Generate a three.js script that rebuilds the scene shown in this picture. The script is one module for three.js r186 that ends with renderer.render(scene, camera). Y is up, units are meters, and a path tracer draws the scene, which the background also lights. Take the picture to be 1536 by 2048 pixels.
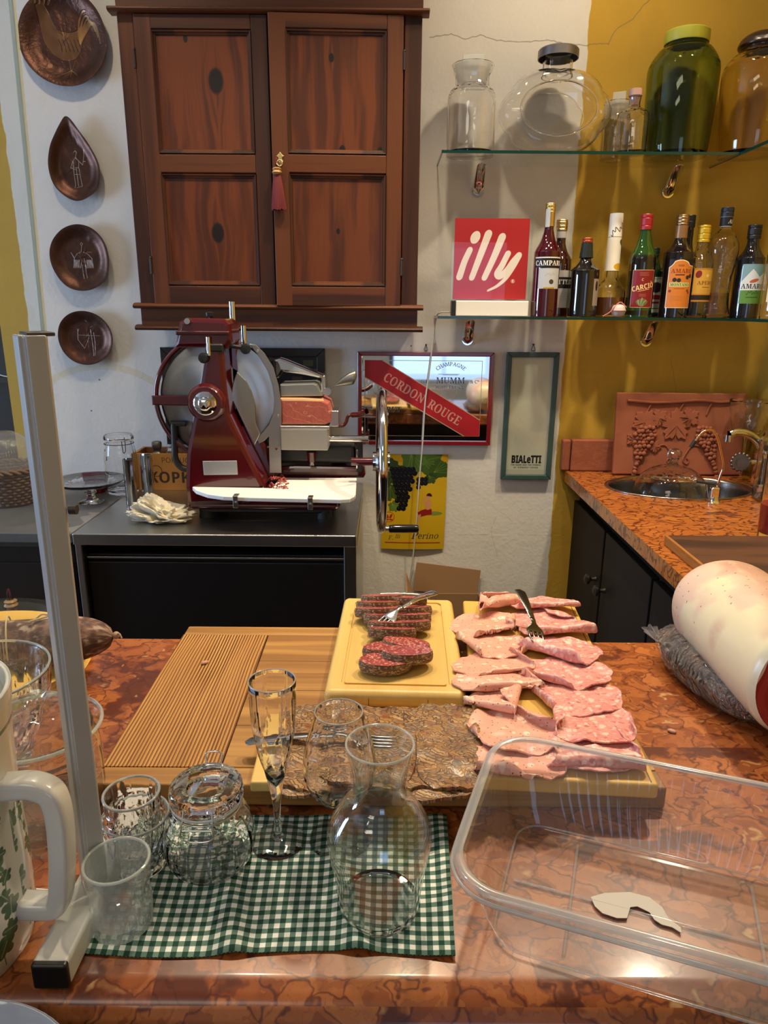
import * as THREE from 'three';
import { RoundedBoxGeometry } from 'three/addons/geometries/RoundedBoxGeometry.js';
import { mergeGeometries, mergeVertices, toCreasedNormals } from 'three/addons/utils/BufferGeometryUtils.js';
import { RectAreaLightUniformsLib } from 'three/addons/lights/RectAreaLightUniformsLib.js';
import { Brush, Evaluator, SUBTRACTION } from 'three-bvh-csg';

// ---------------------------------------------------------------- camera, sky, light, exposure
const scene = new THREE.Scene();
const renderer = new THREE.WebGLRenderer({ antialias: true });
renderer.toneMapping = THREE.LinearToneMapping;
renderer.toneMappingExposure = 0.5;
renderer.shadowMap.enabled = true;
const camera = new THREE.PerspectiveCamera(71.6, 0.75, 0.03, 40);
camera.position.set(0, 1.6, 0);
camera.rotation.set(-16 * Math.PI / 180, 0, 0.45 * Math.PI / 180, 'YXZ');
scene.add(camera);
scene.background = new THREE.Color().setRGB(0.55, 0.72, 1.0);
scene.backgroundIntensity = 1.2;
RectAreaLightUniformsLib.init();
const DAY = new THREE.Color().setRGB(0.46, 0.66, 1.0), WARM = new THREE.Color().setRGB(1.0, 0.82, 0.57);
function daylight(x, y, z, w, h, tx, ty, tz, power) {              // the sky seen through a window, as large as its opening
  const l = new THREE.RectAreaLight(DAY, power, w, h);
  l.position.set(x, y, z); l.lookAt(tx, ty, tz); scene.add(l);
}
daylight(-4.42, 1.45, -1.05, 1.1, 1.3, 0, 1.45, -1.05, 50);            // window in the left wall
daylight(0.85, 1.55, 3.42, 1.5, 1.5, 0.85, 1.55, 0, 3.0);               // street window behind the bar's guests
// two wide ceiling panels over the guest room behind the camera: [x, z, width, depth]
const PANELS = [[-0.9, 0.9, 1.2, 0.6], [-1.6, 2.2, 1.2, 0.6]], PANEL_COLOR = new THREE.Color().setRGB(1.0, 0.88, 0.72), PANEL_NITS = 7;
// warm halogen spots in the ceiling: [x, z, aim x, aim y, aim z, candela]
const SPOTS = [[-0.95, -1.75, -0.85, 1.0, -2.3, 4.0], [0.10, -1.75, 0.05, 1.0, -1.25, 16.0], [0.95, -1.80, 0.65, 1.0, -1.25, 20.0], [0.55, -1.95, 0.55, 1.4, -2.54, 5.5], [-0.45, -1.70, -0.40, 1.0, -1.1, 8.0]];
const CEIL = 3.0;

// ---------------------------------------------------------------- helpers
let seed = 7;
const rnd = () => { seed = (seed + 0x6d2b79f5) | 0; let t = Math.imul(seed ^ (seed >>> 15), 1 | seed); t = (t + Math.imul(t ^ (t >>> 7), 61 | t)) ^ t; return ((t ^ (t >>> 14)) >>> 0) / 4294967296; };
const rr = (a, b) => a + (b - a) * rnd();
const V2 = (x, y) => new THREE.Vector2(x, y), V3 = (x, y, z) => new THREE.Vector3(x, y, z);
const PI = Math.PI, sin = Math.sin, cos = Math.cos, clamp = (x, a = 0, b = 1) => Math.min(b, Math.max(a, x)), mix = (a, b, t) => a + (b - a) * t;
const smooth = (a, b, x) => { const t = clamp((x - a) / (b - a)); return t * t * (3 - 2 * t); };
const mix3 = (a, b, t) => [mix(a[0], b[0], t), mix(a[1], b[1], t), mix(a[2], b[2], t)];
function hash(x, y) { let h = Math.imul(x | 0, 374761393) + Math.imul(y | 0, 668265263); h = Math.imul(h ^ (h >>> 13), 1274126177); return ((h ^ (h >>> 16)) >>> 0) / 4294967296; }
function noise(x, y) { const i = Math.floor(x), j = Math.floor(y), u = x - i, v = y - j, a = u * u * (3 - 2 * u), b = v * v * (3 - 2 * v); return mix(mix(hash(i, j), hash(i + 1, j), a), mix(hash(i, j + 1), hash(i + 1, j + 1), a), b); }
function fbm(x, y, n = 4) { let s = 0, a = 0.5, t = 0; for (let k = 0; k < n; k++) { s += a * noise(x, y); t += a; a *= 0.5; x = x * 2.03 + 17.1; y = y * 2.03 + 9.2; } return s / t; }
function cells(x, y) { const i = Math.floor(x), j = Math.floor(y); let f1 = 9, f2 = 9, id = 0; for (let a = -1; a < 2; a++) for (let b = -1; b < 2; b++) { const p = i + a, q = j + b, dx = p + hash(p, q) - x, dy = q + hash(p + 57, q + 131) - y, d = dx * dx + dy * dy; if (d < f1) { f2 = f1; f1 = d; id = hash(p + 11, q - 7); } else if (d < f2) f2 = d; } return [Math.sqrt(f1), Math.sqrt(f2), id]; }
function dataTex(w, h, fn, srgb = true, repeat = true) {              // fn(u, v) -> [r, g, b] in 0..1, as the eye sees them
  const d = new Uint8Array(w * h * 4);
  for (let y = 0; y < h; y++) for (let x = 0; x < w; x++) { const c = fn(x / w, y / h), o = (y * w + x) * 4; d[o] = clamp(c[0]) * 255; d[o + 1] = clamp(c[1]) * 255; d[o + 2] = clamp(c[2]) * 255; d[o + 3] = 255; }
  const t = new THREE.DataTexture(d, w, h); t.magFilter = THREE.LinearFilter; t.minFilter = THREE.LinearFilter; if (srgb) t.colorSpace = THREE.SRGBColorSpace;
  if (repeat) t.wrapS = t.wrapT = THREE.RepeatWrapping; t.needsUpdate = true; return t;
}
const grey = (w, h, fn) => dataTex(w, h, (u, v) => { const g = fn(u, v); return [g, g, g]; }, false);
function scaled(t, sx, sy, ox = 0, oy = 0, rot = 0) { const c = t.clone(); c.repeat.set(sx, sy); c.offset.set(ox, oy); c.rotation = rot; c.needsUpdate = true; return c; }
function canvas(w, h, draw, srgb = true) { const c = document.createElement('canvas'); c.width = w; c.height = h; const g = c.getContext('2d'); draw(g, w, h); const t = new THREE.CanvasTexture(c); if (srgb) t.colorSpace = THREE.SRGBColorSpace; return t; }
const std = (color, roughness = 0.6, metalness = 0, more = {}) => new THREE.MeshStandardMaterial({ color, roughness, metalness, ...more });
const phys = (color, roughness = 0.5, more = {}) => new THREE.MeshPhysicalMaterial({ color, roughness, ...more });
const lin = (r, g, b) => new THREE.Color().setRGB(r, g, b);

const taken = {};
function numbered(n) { if (!(n in taken)) { taken[n] = 0; return n; } return n + '_' + String(++taken[n]).padStart(3, '0'); }
function shade(o) { o.castShadow = o.receiveShadow = true; return o; }
function tag(o, label, category, group) { o.userData = { label, category }; if (group) o.userData.group = group; return o; }
function thing(name, label, category, at = [0, 0, 0], turn = 0, group) { const o = new THREE.Group(); o.name = numbered(name); o.position.set(...at); o.rotation.y = turn; scene.add(o); return tag(o, label, category, group); }
function part(parent, name, geo, mat, at = [0, 0, 0], rot = [0, 0, 0], label) { const m = shade(new THREE.Mesh(geo, mat)); m.name = name; m.position.set(...at); m.rotation.set(...rot); parent.add(m); if (label) m.userData.label = label; return m; }
function inWorld(g, name, geo, mat, at = [0, 0, 0], rot = [0, 0, 0], label) { const p = g.position; return part(g, name, geo, mat, [at[0] - p.x, at[1] - p.y, at[2] - p.z], rot, label); }   // a part of an unturned thing, given where it stands in the room
function single(name, label, category, geo, mat, at = [0, 0, 0], rot = [0, 0, 0], group) { const m = shade(new THREE.Mesh(geo, mat)); m.name = numbered(name); m.position.set(...at); m.rotation.set(...rot); scene.add(m); return tag(m, label, category, group); }
function struct(name, geo, mat, at = [0, 0, 0], rot = [0, 0, 0]) { const m = shade(new THREE.Mesh(geo, mat)); m.name = numbered(name); m.position.set(...at); m.rotation.set(...rot); m.userData.kind = 'structure'; scene.add(m); return m; }

const rbox = (w, h, d, r = 0.003, s = 2) => new RoundedBoxGeometry(w, h, d, s, Math.min(r, w / 2.01, h / 2.01, d / 2.01));
const box = (w, h, d) => new THREE.BoxGeometry(w, h, d);
const cyl = (r1, r2, h, n = 32, open = false) => new THREE.CylinderGeometry(r1, r2, h, n, 1, open);
function moved(geo, x = 0, y = 0, z = 0, rx = 0, ry = 0, rz = 0) { const m = new THREE.Matrix4().makeRotationFromEuler(new THREE.Euler(rx, ry, rz)); m.setPosition(x, y, z); return geo.applyMatrix4(m); }
function joined(list) { return mergeGeometries(list.map((g) => { const a = g.index ? g.toNonIndexed() : g; for (const k of Object.keys(a.attributes)) if (!['position', 'normal', 'uv'].includes(k)) a.deleteAttribute(k); if (!a.attributes.uv) a.setAttribute('uv', new THREE.BufferAttribute(new Float32Array(a.attributes.position.count * 2), 2)); return a; })); }
// uv in metres by the way each face points; grain: the axis that v follows
function uvMetres(geo, grain = 'y', ox = 0, oy = 0) {
  const g = geo.index ? geo.toNonIndexed() : geo, p = g.attributes.position, n = g.attributes.normal, uv = new Float32Array(p.count * 2), ax = 'xyz'.indexOf(grain);
  for (let i = 0; i < p.count; i += 3) {
    const N = [0, 1, 2].map((k) => Math.abs(n.getComponent(i, k) + n.getComponent(i + 1, k) + n.getComponent(i + 2, k))), f = N.indexOf(Math.max(...N));
    let others = [0, 1, 2].filter((k) => k !== f), v = others.includes(ax) ? ax : others[1], u = others.find((k) => k !== v);
    for (let k = i; k < i + 3; k++) { uv[2 * k] = p.getComponent(k, u) + ox; uv[2 * k + 1] = p.getComponent(k, v) + oy; }
  }
  g.setAttribute('uv', new THREE.BufferAttribute(uv, 2)); return g;
}
function lathe(pts, n = 48) {                                          // closed or open profile [r, y]; faces turned outward for closed ones
  const g = new THREE.LatheGeometry(pts.map((p) => V2(Math.max(p[0], 0.00001), p[1])), n);
  return g;
}
// profile with rounded course: Catmull-Rom through points
function curve(pts, n = 40) { const c = new THREE.SplineCurve(pts.map((p) => V2(...p))); return c.getPoints(n).map((p) => [p.x, p.y]); }
function shell(outer, wall, floor, n = 48) {                           // glass vessel: outer profile from the foot's centre up to the rim, the inner one a wall's thickness inside
  const o = outer, inner = [];
  for (let i = o.length - 1; i >= 0; i--) { const a = o[Math.max(i - 1, 0)], b = o[Math.min(i + 1, o.length - 1)], dx = b[0] - a[0], dy = b[1] - a[1], l = Math.hypot(dx, dy) || 1; const x = o[i][0] - wall * dy / l, y = o[i][1] + wall * dx / l; if (y >= floor && x > 0.0005) inner.push([x, y]); }
  const last = inner[inner.length - 1], rim = o[o.length - 1], first = inner[0], mid = [(rim[0] + first[0]) / 2, Math.max(rim[1], first[1]) + wall * 0.35];
  return solidLathe([...o, mid, ...inner, [last[0] * 0.8, floor], [0, floor]], n);
}
function solidLathe(pts, n = 48) { const g = lathe(pts, n); return toCreasedNormals(g, 0.7); }
function tube(pts, r, seg = 40, rad = 10, closed = false) { return new THREE.TubeGeometry(new THREE.CatmullRomCurve3(pts.map((p) => V3(...p)), closed, 'centripetal'), seg, r, rad, closed); }
function poly(pts, depth, bevel = 0, holes = [], curveSeg = 8) {      // outline in x, y pushed along z from 0 to depth
  const s = new THREE.Shape(pts.map((p) => V2(...p))); for (const h of holes) s.holes.push(new THREE.Path(h.map((p) => V2(...p))));
  const g = new THREE.ExtrudeGeometry(s, { depth: depth - 2 * bevel, bevelEnabled: bevel > 0, bevelThickness: bevel, bevelSize: bevel, bevelOffset: -bevel, bevelSegments: 2, curveSegments: curveSeg });
  g.translate(0, 0, bevel); return g;
}
const ring = (r, n = 48, a0 = 0, a1 = 2 * PI) => Array.from({ length: n + 1 }, (_, i) => [r * cos(a0 + (a1 - a0) * i / n), r * sin(a0 + (a1 - a0) * i / n)]);
function annulus(r0, r1, h, n = 64) { return poly(ring(r1, n).slice(0, -1), h, 0, [ring(r0, n).slice(0, -1)]); }
function roundRect(w, d, r, n = 6) { const p = []; for (const [cx, cy, a] of [[w / 2 - r, d / 2 - r, 0], [-w / 2 + r, d / 2 - r, PI / 2], [-w / 2 + r, -d / 2 + r, PI], [w / 2 - r, -d / 2 + r, 1.5 * PI]]) for (let i = 0; i <= n; i++) p.push([cx + r * cos(a + i / n * PI / 2), cy + r * sin(a + i / n * PI / 2)]); return p; }
// a surface from a grid of points f(u, v), u and v in 0..1
function sheet(f, nu, nv, closedU = false) {
  const p = [], uv = [], idx = [];
  for (let j = 0; j <= nv; j++) for (let i = 0; i <= nu; i++) { p.push(...f(i / nu, j / nv)); uv.push(i / nu, j / nv); }
  for (let j = 0; j < nv; j++) for (let i = 0; i < nu; i++) { const a = j * (nu + 1) + i, b = a + 1, c = a + nu + 1, d = c + 1; idx.push(a, b, d, a, d, c); }
  const g = new THREE.BufferGeometry(); g.setAttribute('position', new THREE.Float32BufferAttribute(p, 3)); g.setAttribute('uv', new THREE.Float32BufferAttribute(uv, 2)); g.setIndex(idx); g.computeVertexNormals(); 
  if (closedU) { const n = g.attributes.normal; for (let j = 0; j <= nv; j++) { const a = j * (nu + 1), b = a + nu, s = V3(n.getX(a) + n.getX(b), n.getY(a) + n.getY(b), n.getZ(a) + n.getZ(b)).normalize(); n.setXYZ(a, s.x, s.y, s.z); n.setXYZ(b, s.x, s.y, s.z); } }
  return g;
}
// ---------------------------------------------------------------- materials shared by many things
const plasterBump = grey(512, 512, (u, v) => 0.6 * fbm(u * 26, v * 26, 4) + 0.4 * fbm(u * 90, v * 90, 2));
const glass = phys(0xffffff, 0.0, { transmission: 1, thickness: 0.003, ior: 1.5 });
const pane = phys(lin(0.97, 0.99, 0.98), 0.0, { transmission: 1, thickness: 0, ior: 1.5 });
const plastic = phys(lin(0.93, 0.94, 0.96), 0.08, { transmission: 0.93, thickness: 0, ior: 1.6 });
const rimGlass = phys(lin(0.86, 0.90, 0.89), 0.06, { transmission: 0.72, thickness: 0, ior: 1.6 });
function bead(t, r, y, k = 0.0011) { part(t, 'rim', new THREE.TorusGeometry(r, k, 8, 72).rotateX(PI / 2), rimGlass, [0, y, 0]); }
const chrome = std(lin(0.78, 0.78, 0.77), 0.09, 1), steel = std(lin(0.55, 0.54, 0.52), 0.28, 1), brass = std(lin(0.75, 0.55, 0.22), 0.25, 1), gold = std(lin(0.78, 0.56, 0.22), 0.3, 1);
const black = std(lin(0.012, 0.012, 0.012), 0.4), white = std(lin(0.78, 0.77, 0.74), 0.5), rubber = std(lin(0.02, 0.02, 0.02), 0.7), iron = std(lin(0.05, 0.045, 0.04), 0.45, 0.6);
const scratch = grey(256, 256, (u, v) => 0.5 + 0.5 * (noise(u * 8, v * 400) - 0.5));
const brushed = std(lin(0.50, 0.49, 0.46), 0.3, 1, { bumpMap: scaled(scratch, 6, 6), bumpScale: 0.00006 });

// wood: v runs along the grain, one repeat is 0.5 m by 1 m
function wood(k, light, dark, lines, w = 512, h = 1024, knots = []) {
  const made = dataTex(w, h, (u, v) => {
    let x = u + 0.05 * (fbm(u * 2 + k, v * 3 + k, 3) - 0.5), push = 0, core = 0;
    for (const [ku, kv, kr] of knots) { const dx = u - ku, dy = (v - kv) * 0.72, d = Math.hypot(dx, dy); push += (dx > 0 ? 1 : -1) * kr * 0.7 * Math.exp(-d * d / (kr * kr * 4)); core = Math.max(core, 1 - smooth(kr * 0.5, kr * 0.75, d)); }
    x -= push;
    const r = fbm(x * lines + k * 3.1, v * 0.9 + k, 3), s = fbm(x * lines * 6, v * 2.5 + k, 2), fine = noise(x * 240 + k, v * 14);
    let t = clamp(0.85 * smooth(0.35, 0.7, r) + 0.35 * (s - 0.5) + 0.22 * (fine - 0.5));
    return mix3(mix3(light, dark, t), mix3(dark, [0.06, 0.025, 0.012], 0.9), core);
  });
  made.wrapS = made.wrapT = THREE.MirroredRepeatWrapping; return made;
}
const cab = { light: [0.36, 0.19, 0.075], dark: [0.19, 0.085, 0.03] };
const cabPlain = wood(3, cab.light, cab.dark, 9);
const cabKnot = wood(5, [0.42, 0.20, 0.06], [0.27, 0.115, 0.032], 12, 512, 512, [[0.62, 0.6, 0.115], [0.34, 0.93, 0.035]]), cabKnot2 = wood(8, [0.40, 0.19, 0.06], [0.255, 0.11, 0.032], 11, 512, 512, [[0.56, 0.48, 0.10]]), cabCalm = wood(9, [0.39, 0.19, 0.065], [0.25, 0.11, 0.035], 12, 512, 512, [[0.45, 0.78, 0.04], [0.55, 0.04, 0.05], [0.93, 0.03, 0.05]]), cabCalm2 = wood(14, [0.38, 0.185, 0.065], [0.24, 0.108, 0.036], 10, 512, 512, [[0.5, 0.5, 0.03]]);
const varnish = (t) => phys(0xffffff, 0.5, { map: t, clearcoat: 0.12, clearcoatRoughness: 0.2, specularIntensity: 0.6 });
const cabWood = varnish(scaled(cabPlain, 2, 1)), cabWoodAcross = varnish(scaled(cabPlain, 2, 1, 0.31, 0.2));

// red nodular marble, one repeat 1.5 m by 0.75 m
function nodules(u, v, sx, sy, k) {
  let x = u * sx + k, y = v * sy + k;
  const wx = fbm(x * 1.3, y * 1.3, 4) - 0.5, wy = fbm(x * 1.3 + 40, y * 1.3 + 12, 4) - 0.5; x += wx * 1.5; y += wy * 1.5;
  const [f1, f2, id] = cells(x, y), edge = f2 - f1, [g1, g2, id2] = cells(x * 2.7 + 3, y * 2.7 + 8), fine = fbm(u * 260, v * 130, 3), cloud = fbm(x * 0.6 + 5, y * 0.6, 3);
  let c = mix3([0.60, 0.32, 0.145], [0.73, 0.45, 0.23], id * 0.55 + 0.45 * fine);
  c = mix3(c, [0.50, 0.24, 0.105], smooth(0.45, 0.8, id2) * 0.6);
  c = mix3(c, [0.33, 0.14, 0.07], smooth(0.60, 0.72, cloud + 0.12 * (fine - 0.5)) * 0.85);
  c = mix3(c, [0.29, 0.115, 0.055], (1 - smooth(0.0, 0.10, edge + 0.08 * (fine - 0.5))) * 0.7);
  c = mix3(c, [0.40, 0.18, 0.1], (1 - smooth(0.0, 0.05, g2 - g1)) * 0.4);
  c = mix3(c, [0.84, 0.72, 0.50], smooth(0.90, 0.96, id2) * (1 - smooth(0.05, 0.45, g1)) * 0.7);
  return c;
}
const marbleTex = dataTex(2048, 1024, (u, v) => nodules(u, v, 34, 21, 0)), marbleFineTex = dataTex(1024, 1024, (u, v) => {
  const x = u * 15 + 0.9 * (fbm(u * 18, v * 24, 4) - 0.5) * 2, y = v * 34 + 1.6 * (fbm(u * 14 + 9, v * 20, 4) - 0.5) * 2, [f1, f2, id] = cells(x, y), fine = fbm(u * 130, v * 130, 3);
  let c = mix3([0.62, 0.35, 0.14], [0.71, 0.43, 0.19], id * 0.6 + fine * 0.4);
  return mix3(c, [0.30, 0.125, 0.055], (1 - smooth(0.0, 0.22, f2 - f1 + 0.14 * (fine - 0.5))) * 0.95);
});
const marble = phys(0xffffff, 0.32, { map: scaled(marbleTex, 1 / 1.5, 1 / 0.75, 0.13, 0.1), clearcoat: 0.3, clearcoatRoughness: 0.12 });
const marbleFine = phys(0xffffff, 0.3, { map: scaled(marbleFineTex, 1 / 0.75, 1 / 0.75), clearcoat: 0.5, clearcoatRoughness: 0.08 });
const darkPaint = phys(lin(0.014, 0.010, 0.0075), 0.6, { specularIntensity: 0.35 }), darkWood = varnish(scaled(wood(12, [0.15, 0.085, 0.055], [0.08, 0.04, 0.025], 8), 2, 1));
// ---------------------------------------------------------------- the room
const ZW = -2.54, XR = 1.32, XL = -4.5, ZF = 3.5, XO = -1.335;
const floorTex = dataTex(512, 512, (u, v) => { const g = 0.30 + 0.10 * fbm(u * 20, v * 20, 4); return [g * 1.1, g * 0.85, g * 0.65]; });
const wallPaint = (c) => std(c, 0.85, 0, { bumpMap: scaled(plasterBump, 1.4, 1.4), bumpScale: 0.0012 });
const ochre = wallPaint(lin(0.52, 0.315, 0.035)), cream = wallPaint(lin(0.68, 0.66, 0.62));
struct('floor', uvMetres(box(XR - XL + 0.4, 0.1, ZF + 3.9), 'z'), std(0xffffff, 0.4, 0, { map: floorTex }), [(XR + XL) / 2, -0.05, 0.05]);
struct('ceiling', box(XR - XL + 0.4, 0.1, ZF + 3.9), cream, [(XR + XL) / 2, CEIL + 0.05, 0.05]);
// back wall: white field between two ochre ones, with its cracks, knocks and the ragged brush line
const W0 = XO, WW = XR - XO;
const wallTex = canvas(1812, 2048, (g, w, h) => {
  const X = (m) => (m - W0) / WW * w, Y = (m) => (1 - m / CEIL) * h;
  g.fillStyle = '#d9d6cf'; g.fillRect(0, 0, w, h);
  for (let i = 0; i < 900; i++) { const s = rnd(); g.fillStyle = `rgba(${s > 0.5 ? '255,255,250' : '165,158,146'},${0.015 + 0.02 * rnd()})`; g.beginPath(); g.ellipse(rnd() * w, rnd() * h, 10 + 60 * rnd(), 6 + 30 * rnd(), rnd() * 3, 0, 7); g.fill(); }
  g.fillStyle = '#bd9732';
  const side = (x, to) => { g.beginPath(); g.moveTo(X(to), 0); for (let y = 0; y <= h; y += 8) g.lineTo(X(x) + 2.2 * (noise(y * 0.03, x * 9) - 0.5) * 2 + 1.5 * (noise(y * 0.2, 3) - 0.5), y); g.lineTo(X(to), h); g.fill(); };
  side(-1.236, W0); side(0.626, XR);
  for (let i = 0; i < 500; i++) { const x = rnd() < 0.8 ? mix(X(0.63), w, rnd()) : mix(0, X(-1.24), rnd()); g.fillStyle = `rgba(${rnd() > 0.5 ? '215,170,60' : '150,112,30'},${0.03 + 0.03 * rnd()})`; g.beginPath(); g.ellipse(x, rnd() * h, 6 + 26 * rnd(), 6 + 40 * rnd(), 0, 0, 7); g.fill(); }
  const crack = (pts, c, lw) => { g.strokeStyle = c; g.lineWidth = lw; g.beginPath(); let p = pts[0]; g.moveTo(X(p[0]), Y(p[1])); for (const q of pts.slice(1)) { for (let k = 1; k <= 6; k++) g.lineTo(X(mix(p[0], q[0], k / 6)) + 2.4 * (rnd() - 0.5), Y(mix(p[1], q[1], k / 6)) + 2.4 * (rnd() - 0.5)); p = q; } g.stroke(); };
  crack([[0.13, 2.415], [0.20, 2.425], [0.24, 2.41], [0.29, 2.422], [0.34, 2.408], [0.42, 2.404], [0.50, 2.41], [0.56, 2.40], [0.62, 2.396], [0.66, 2.402], [0.69, 2.40], [0.71, 2.44], [0.76, 2.47], [0.82, 2.54]], 'rgba(105,98,88,0.75)', 1.3);
  crack([[0.42, 0.86], [0.40, 0.80], [0.43, 0.70]], 'rgba(150,138,120,0.5)', 1); crack([[0.40, 0.90], [0.48, 0.84]], 'rgba(150,138,120,0.4)', 1);
  crack([[1.0, 1.44], [1.04, 1.30], [1.09, 1.18]], 'rgba(95,72,20,0.35)', 1.2);
  g.fillStyle = 'rgba(60,55,50,0.8)'; for (const [x, y] of [[-1.01, 1.35], [-1.05, 1.24], [0.09, 1.475], [-0.72, 1.30]]) { g.beginPath(); g.arc(X(x), Y(y), 1.8, 0, 7); g.fill(); }
  g.strokeStyle = 'rgba(205,190,150,0.45)'; g.lineWidth = 16; g.beginPath(); g.arc(X(-1.0), Y(1.06), 230, -2.6, -0.6); g.stroke();
});
{
  const m = shade(new THREE.Mesh(uvMetres(box(WW, CEIL, 0.15)), std(0xffffff, 0.85, 0, { map: scaled(wallTex, 1 / WW, 1 / CEIL, 0.5, 0.5), bumpMap: scaled(plasterBump, 1.4, 1.4), bumpScale: 0.0012 })));
  m.name = 'wall_back'; m.userData.kind = 'structure'; m.position.set((XR + XO) / 2, CEIL / 2, ZW - 0.075); scene.add(m);
}
struct('wall_right', box(0.15, CEIL, 6.5), ochre, [XR + 0.075, CEIL / 2, 0.4]);
struct('wall_alcove', box(3.5, CEIL, 0.15), ochre, [-2.9, CEIL / 2, -3.5]);
struct('wall_alcove_side', box(0.12, CEIL, 0.9), ochre, [XO + 0.06, CEIL / 2, -3.05]);
function walledOpening(name, along, at, lo, hi, oa, ob, ya, yb, mat) {      // a wall 0.15 thick with one opening, built of four pieces round it
  const mk = (a, b, y0, y1) => along === 'z' ? moved(box(0.15, y1 - y0, b - a), at, (y0 + y1) / 2, (a + b) / 2) : moved(box(b - a, y1 - y0, 0.15), (a + b) / 2, (y0 + y1) / 2, at);
  struct(name, joined([mk(lo, oa, 0, CEIL), mk(ob, hi, 0, CEIL), mk(oa, ob, 0, ya), mk(oa, ob, yb, CEIL)]), mat);
}
walledOpening('wall_left', 'z', XL - 0.075, -3.5, ZF, -1.65, -0.45, 0.75, 2.15, cream);
walledOpening('wall_front', 'x', ZF + 0.075, XL, XR, 0.05, 1.25, 0.8, 2.3, wallPaint(lin(0.62, 0.60, 0.55)));
{
  const frameMat = darkWood;
  const a = struct('window_1', joined([moved(box(0.06, 1.4, 0.05), 0, 0, -0.575), moved(box(0.06, 1.4, 0.05), 0, 0, 0.575), moved(box(0.06, 0.05, 1.2), 0, -0.675, 0), moved(box(0.06, 0.05, 1.2), 0, 0.675, 0)]), frameMat, [XL - 0.075, 1.45, -1.05]);
  part(a, 'window_pane', box(0.004, 1.3, 1.1), pane, [-0.01, 0, 0]);
  const b = struct('window_2', joined([moved(box(0.05, 1.5, 0.06), -0.575, 0, 0), moved(box(0.05, 1.5, 0.06), 0.575, 0, 0), moved(box(0.05, 1.5, 0.06), 0.05, 0, 0), moved(box(1.2, 0.05, 0.06), 0, -0.725, 0), moved(box(1.2, 0.05, 0.06), 0, 0.725, 0)]), frameMat, [0.65, 1.55, ZF + 0.075]);
  part(b, 'window_pane', box(0.55, 1.4, 0.004), pane, [-0.26, 0, 0]); part(b, 'window_pane', box(0.48, 1.4, 0.004), pane, [0.31, 0, 0]);
}
SPOTS.forEach(([x, z, ax, ay, az, cd], i) => {
  const t = thing('ceiling_spot', 'round recessed ceiling spot glowing warm white', 'ceiling light', [x, CEIL, z], 0, 'warm ceiling spots over the bar');
  part(t, 'trim_ring', moved(annulus(0.038, 0.055, 0.008), 0, -0.004, 0, PI / 2), chrome);
  part(t, 'lamp_lens', moved(cyl(0.038, 0.038, 0.006, 32), 0, -0.003, 0), new THREE.MeshStandardMaterial({ color: 0xffffff, emissive: WARM, emissiveIntensity: 6 }));
  const l = new THREE.SpotLight(WARM, cd, 0, 1.15, 0.6, 2); l.position.set(x, CEIL - 0.02, z); l.target.position.set(ax, ay, az); l.shadow.radius = 2.4; l.castShadow = true; scene.add(l, l.target);
});

PANELS.forEach(([x, z, w, d], i) => {
  const t = thing('ceiling_panel', ['flat square edged ceiling light panel over the bar guests', 'flat ceiling light panel over the back of the guest room'][i], 'ceiling light', [x, CEIL, z], 0, 'guest room ceiling panels');
  part(t, 'frame', joined([moved(box(w + 0.06, 0.03, 0.03), 0, -0.015, d / 2 + 0.015), moved(box(w + 0.06, 0.03, 0.03), 0, -0.015, -d / 2 - 0.015), moved(box(0.03, 0.03, d), w / 2 + 0.015, -0.015, 0), moved(box(0.03, 0.03, d), -w / 2 - 0.015, -0.015, 0)]), white);
  part(t, 'lamp_diffuser', box(w, 0.012, d), new THREE.MeshStandardMaterial({ color: 0xffffff, emissive: PANEL_COLOR, emissiveIntensity: 1.5 }), [0, -0.008, 0]);
  const l = new THREE.RectAreaLight(PANEL_COLOR, PANEL_NITS, w, d); l.position.set(x, CEIL - 0.02, z); l.lookAt(x, 0, z); scene.add(l);
});
// ---------------------------------------------------------------- the bar counter
const C = 1.04;
{
  const bar = thing('bar_counter', 'dark panelled bar counter under the red nodular marble top', 'counter', [0, 0, -0.8]);
  inWorld(bar, 'body', uvMetres(rbox(2.30, 0.945, 0.56, 0.004), 'y'), darkWood, [-0.05, 0.5, -0.80]);
  for (const x of [-0.9, -0.45, 0.0, 0.45]) { const d = inWorld(bar, 'door', uvMetres(rbox(0.43, 0.80, 0.02, 0.004), 'y'), darkWood, [x + 0.04, 0.52, -1.09]); part(d, 'knob', solidLathe([[0, 0], [0.006, 0], [0.005, 0.012], [0.013, 0.018], [0.012, 0.026], [0, 0.03]], 20), brass, [0.17, 0.12, -0.01], [-PI / 2, 0, 0]); }
  inWorld(bar, 'ledge', uvMetres(rbox(2.3, 0.03, 0.26, 0.006), 'x'), darkWood, [-0.05, 0.955, -0.30]);
}
{ // the slab: profile with a bull-nosed front, pushed along x
  const z0 = -1.137, z1 = -0.452, t = 0.055;
  const pts = [[-z0, -0.003], [-z0 - 0.003, 0]]; for (let i = 0; i <= 14; i++) { const a = PI / 2 + i / 14 * PI; pts.push([-z1 + 0.034 * cos(a) + 0.034, -t / 2 + t / 2 * sin(a)]); } pts.push([-z0 - 0.003, -t], [-z0, -t + 0.003]);
  const g = poly(pts.map(([a, b]) => [a, b]), 2.32, 0); g.rotateY(PI / 2); g.translate(-1.21, 0, 0); const geo = uvMetres(toCreasedNormals(g, 0.5), 'z');
  single('marble_slab', 'polished red brown nodular marble bar top with rounded front edge', 'countertop', geo, marble, [0, C, 0]);
}
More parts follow.
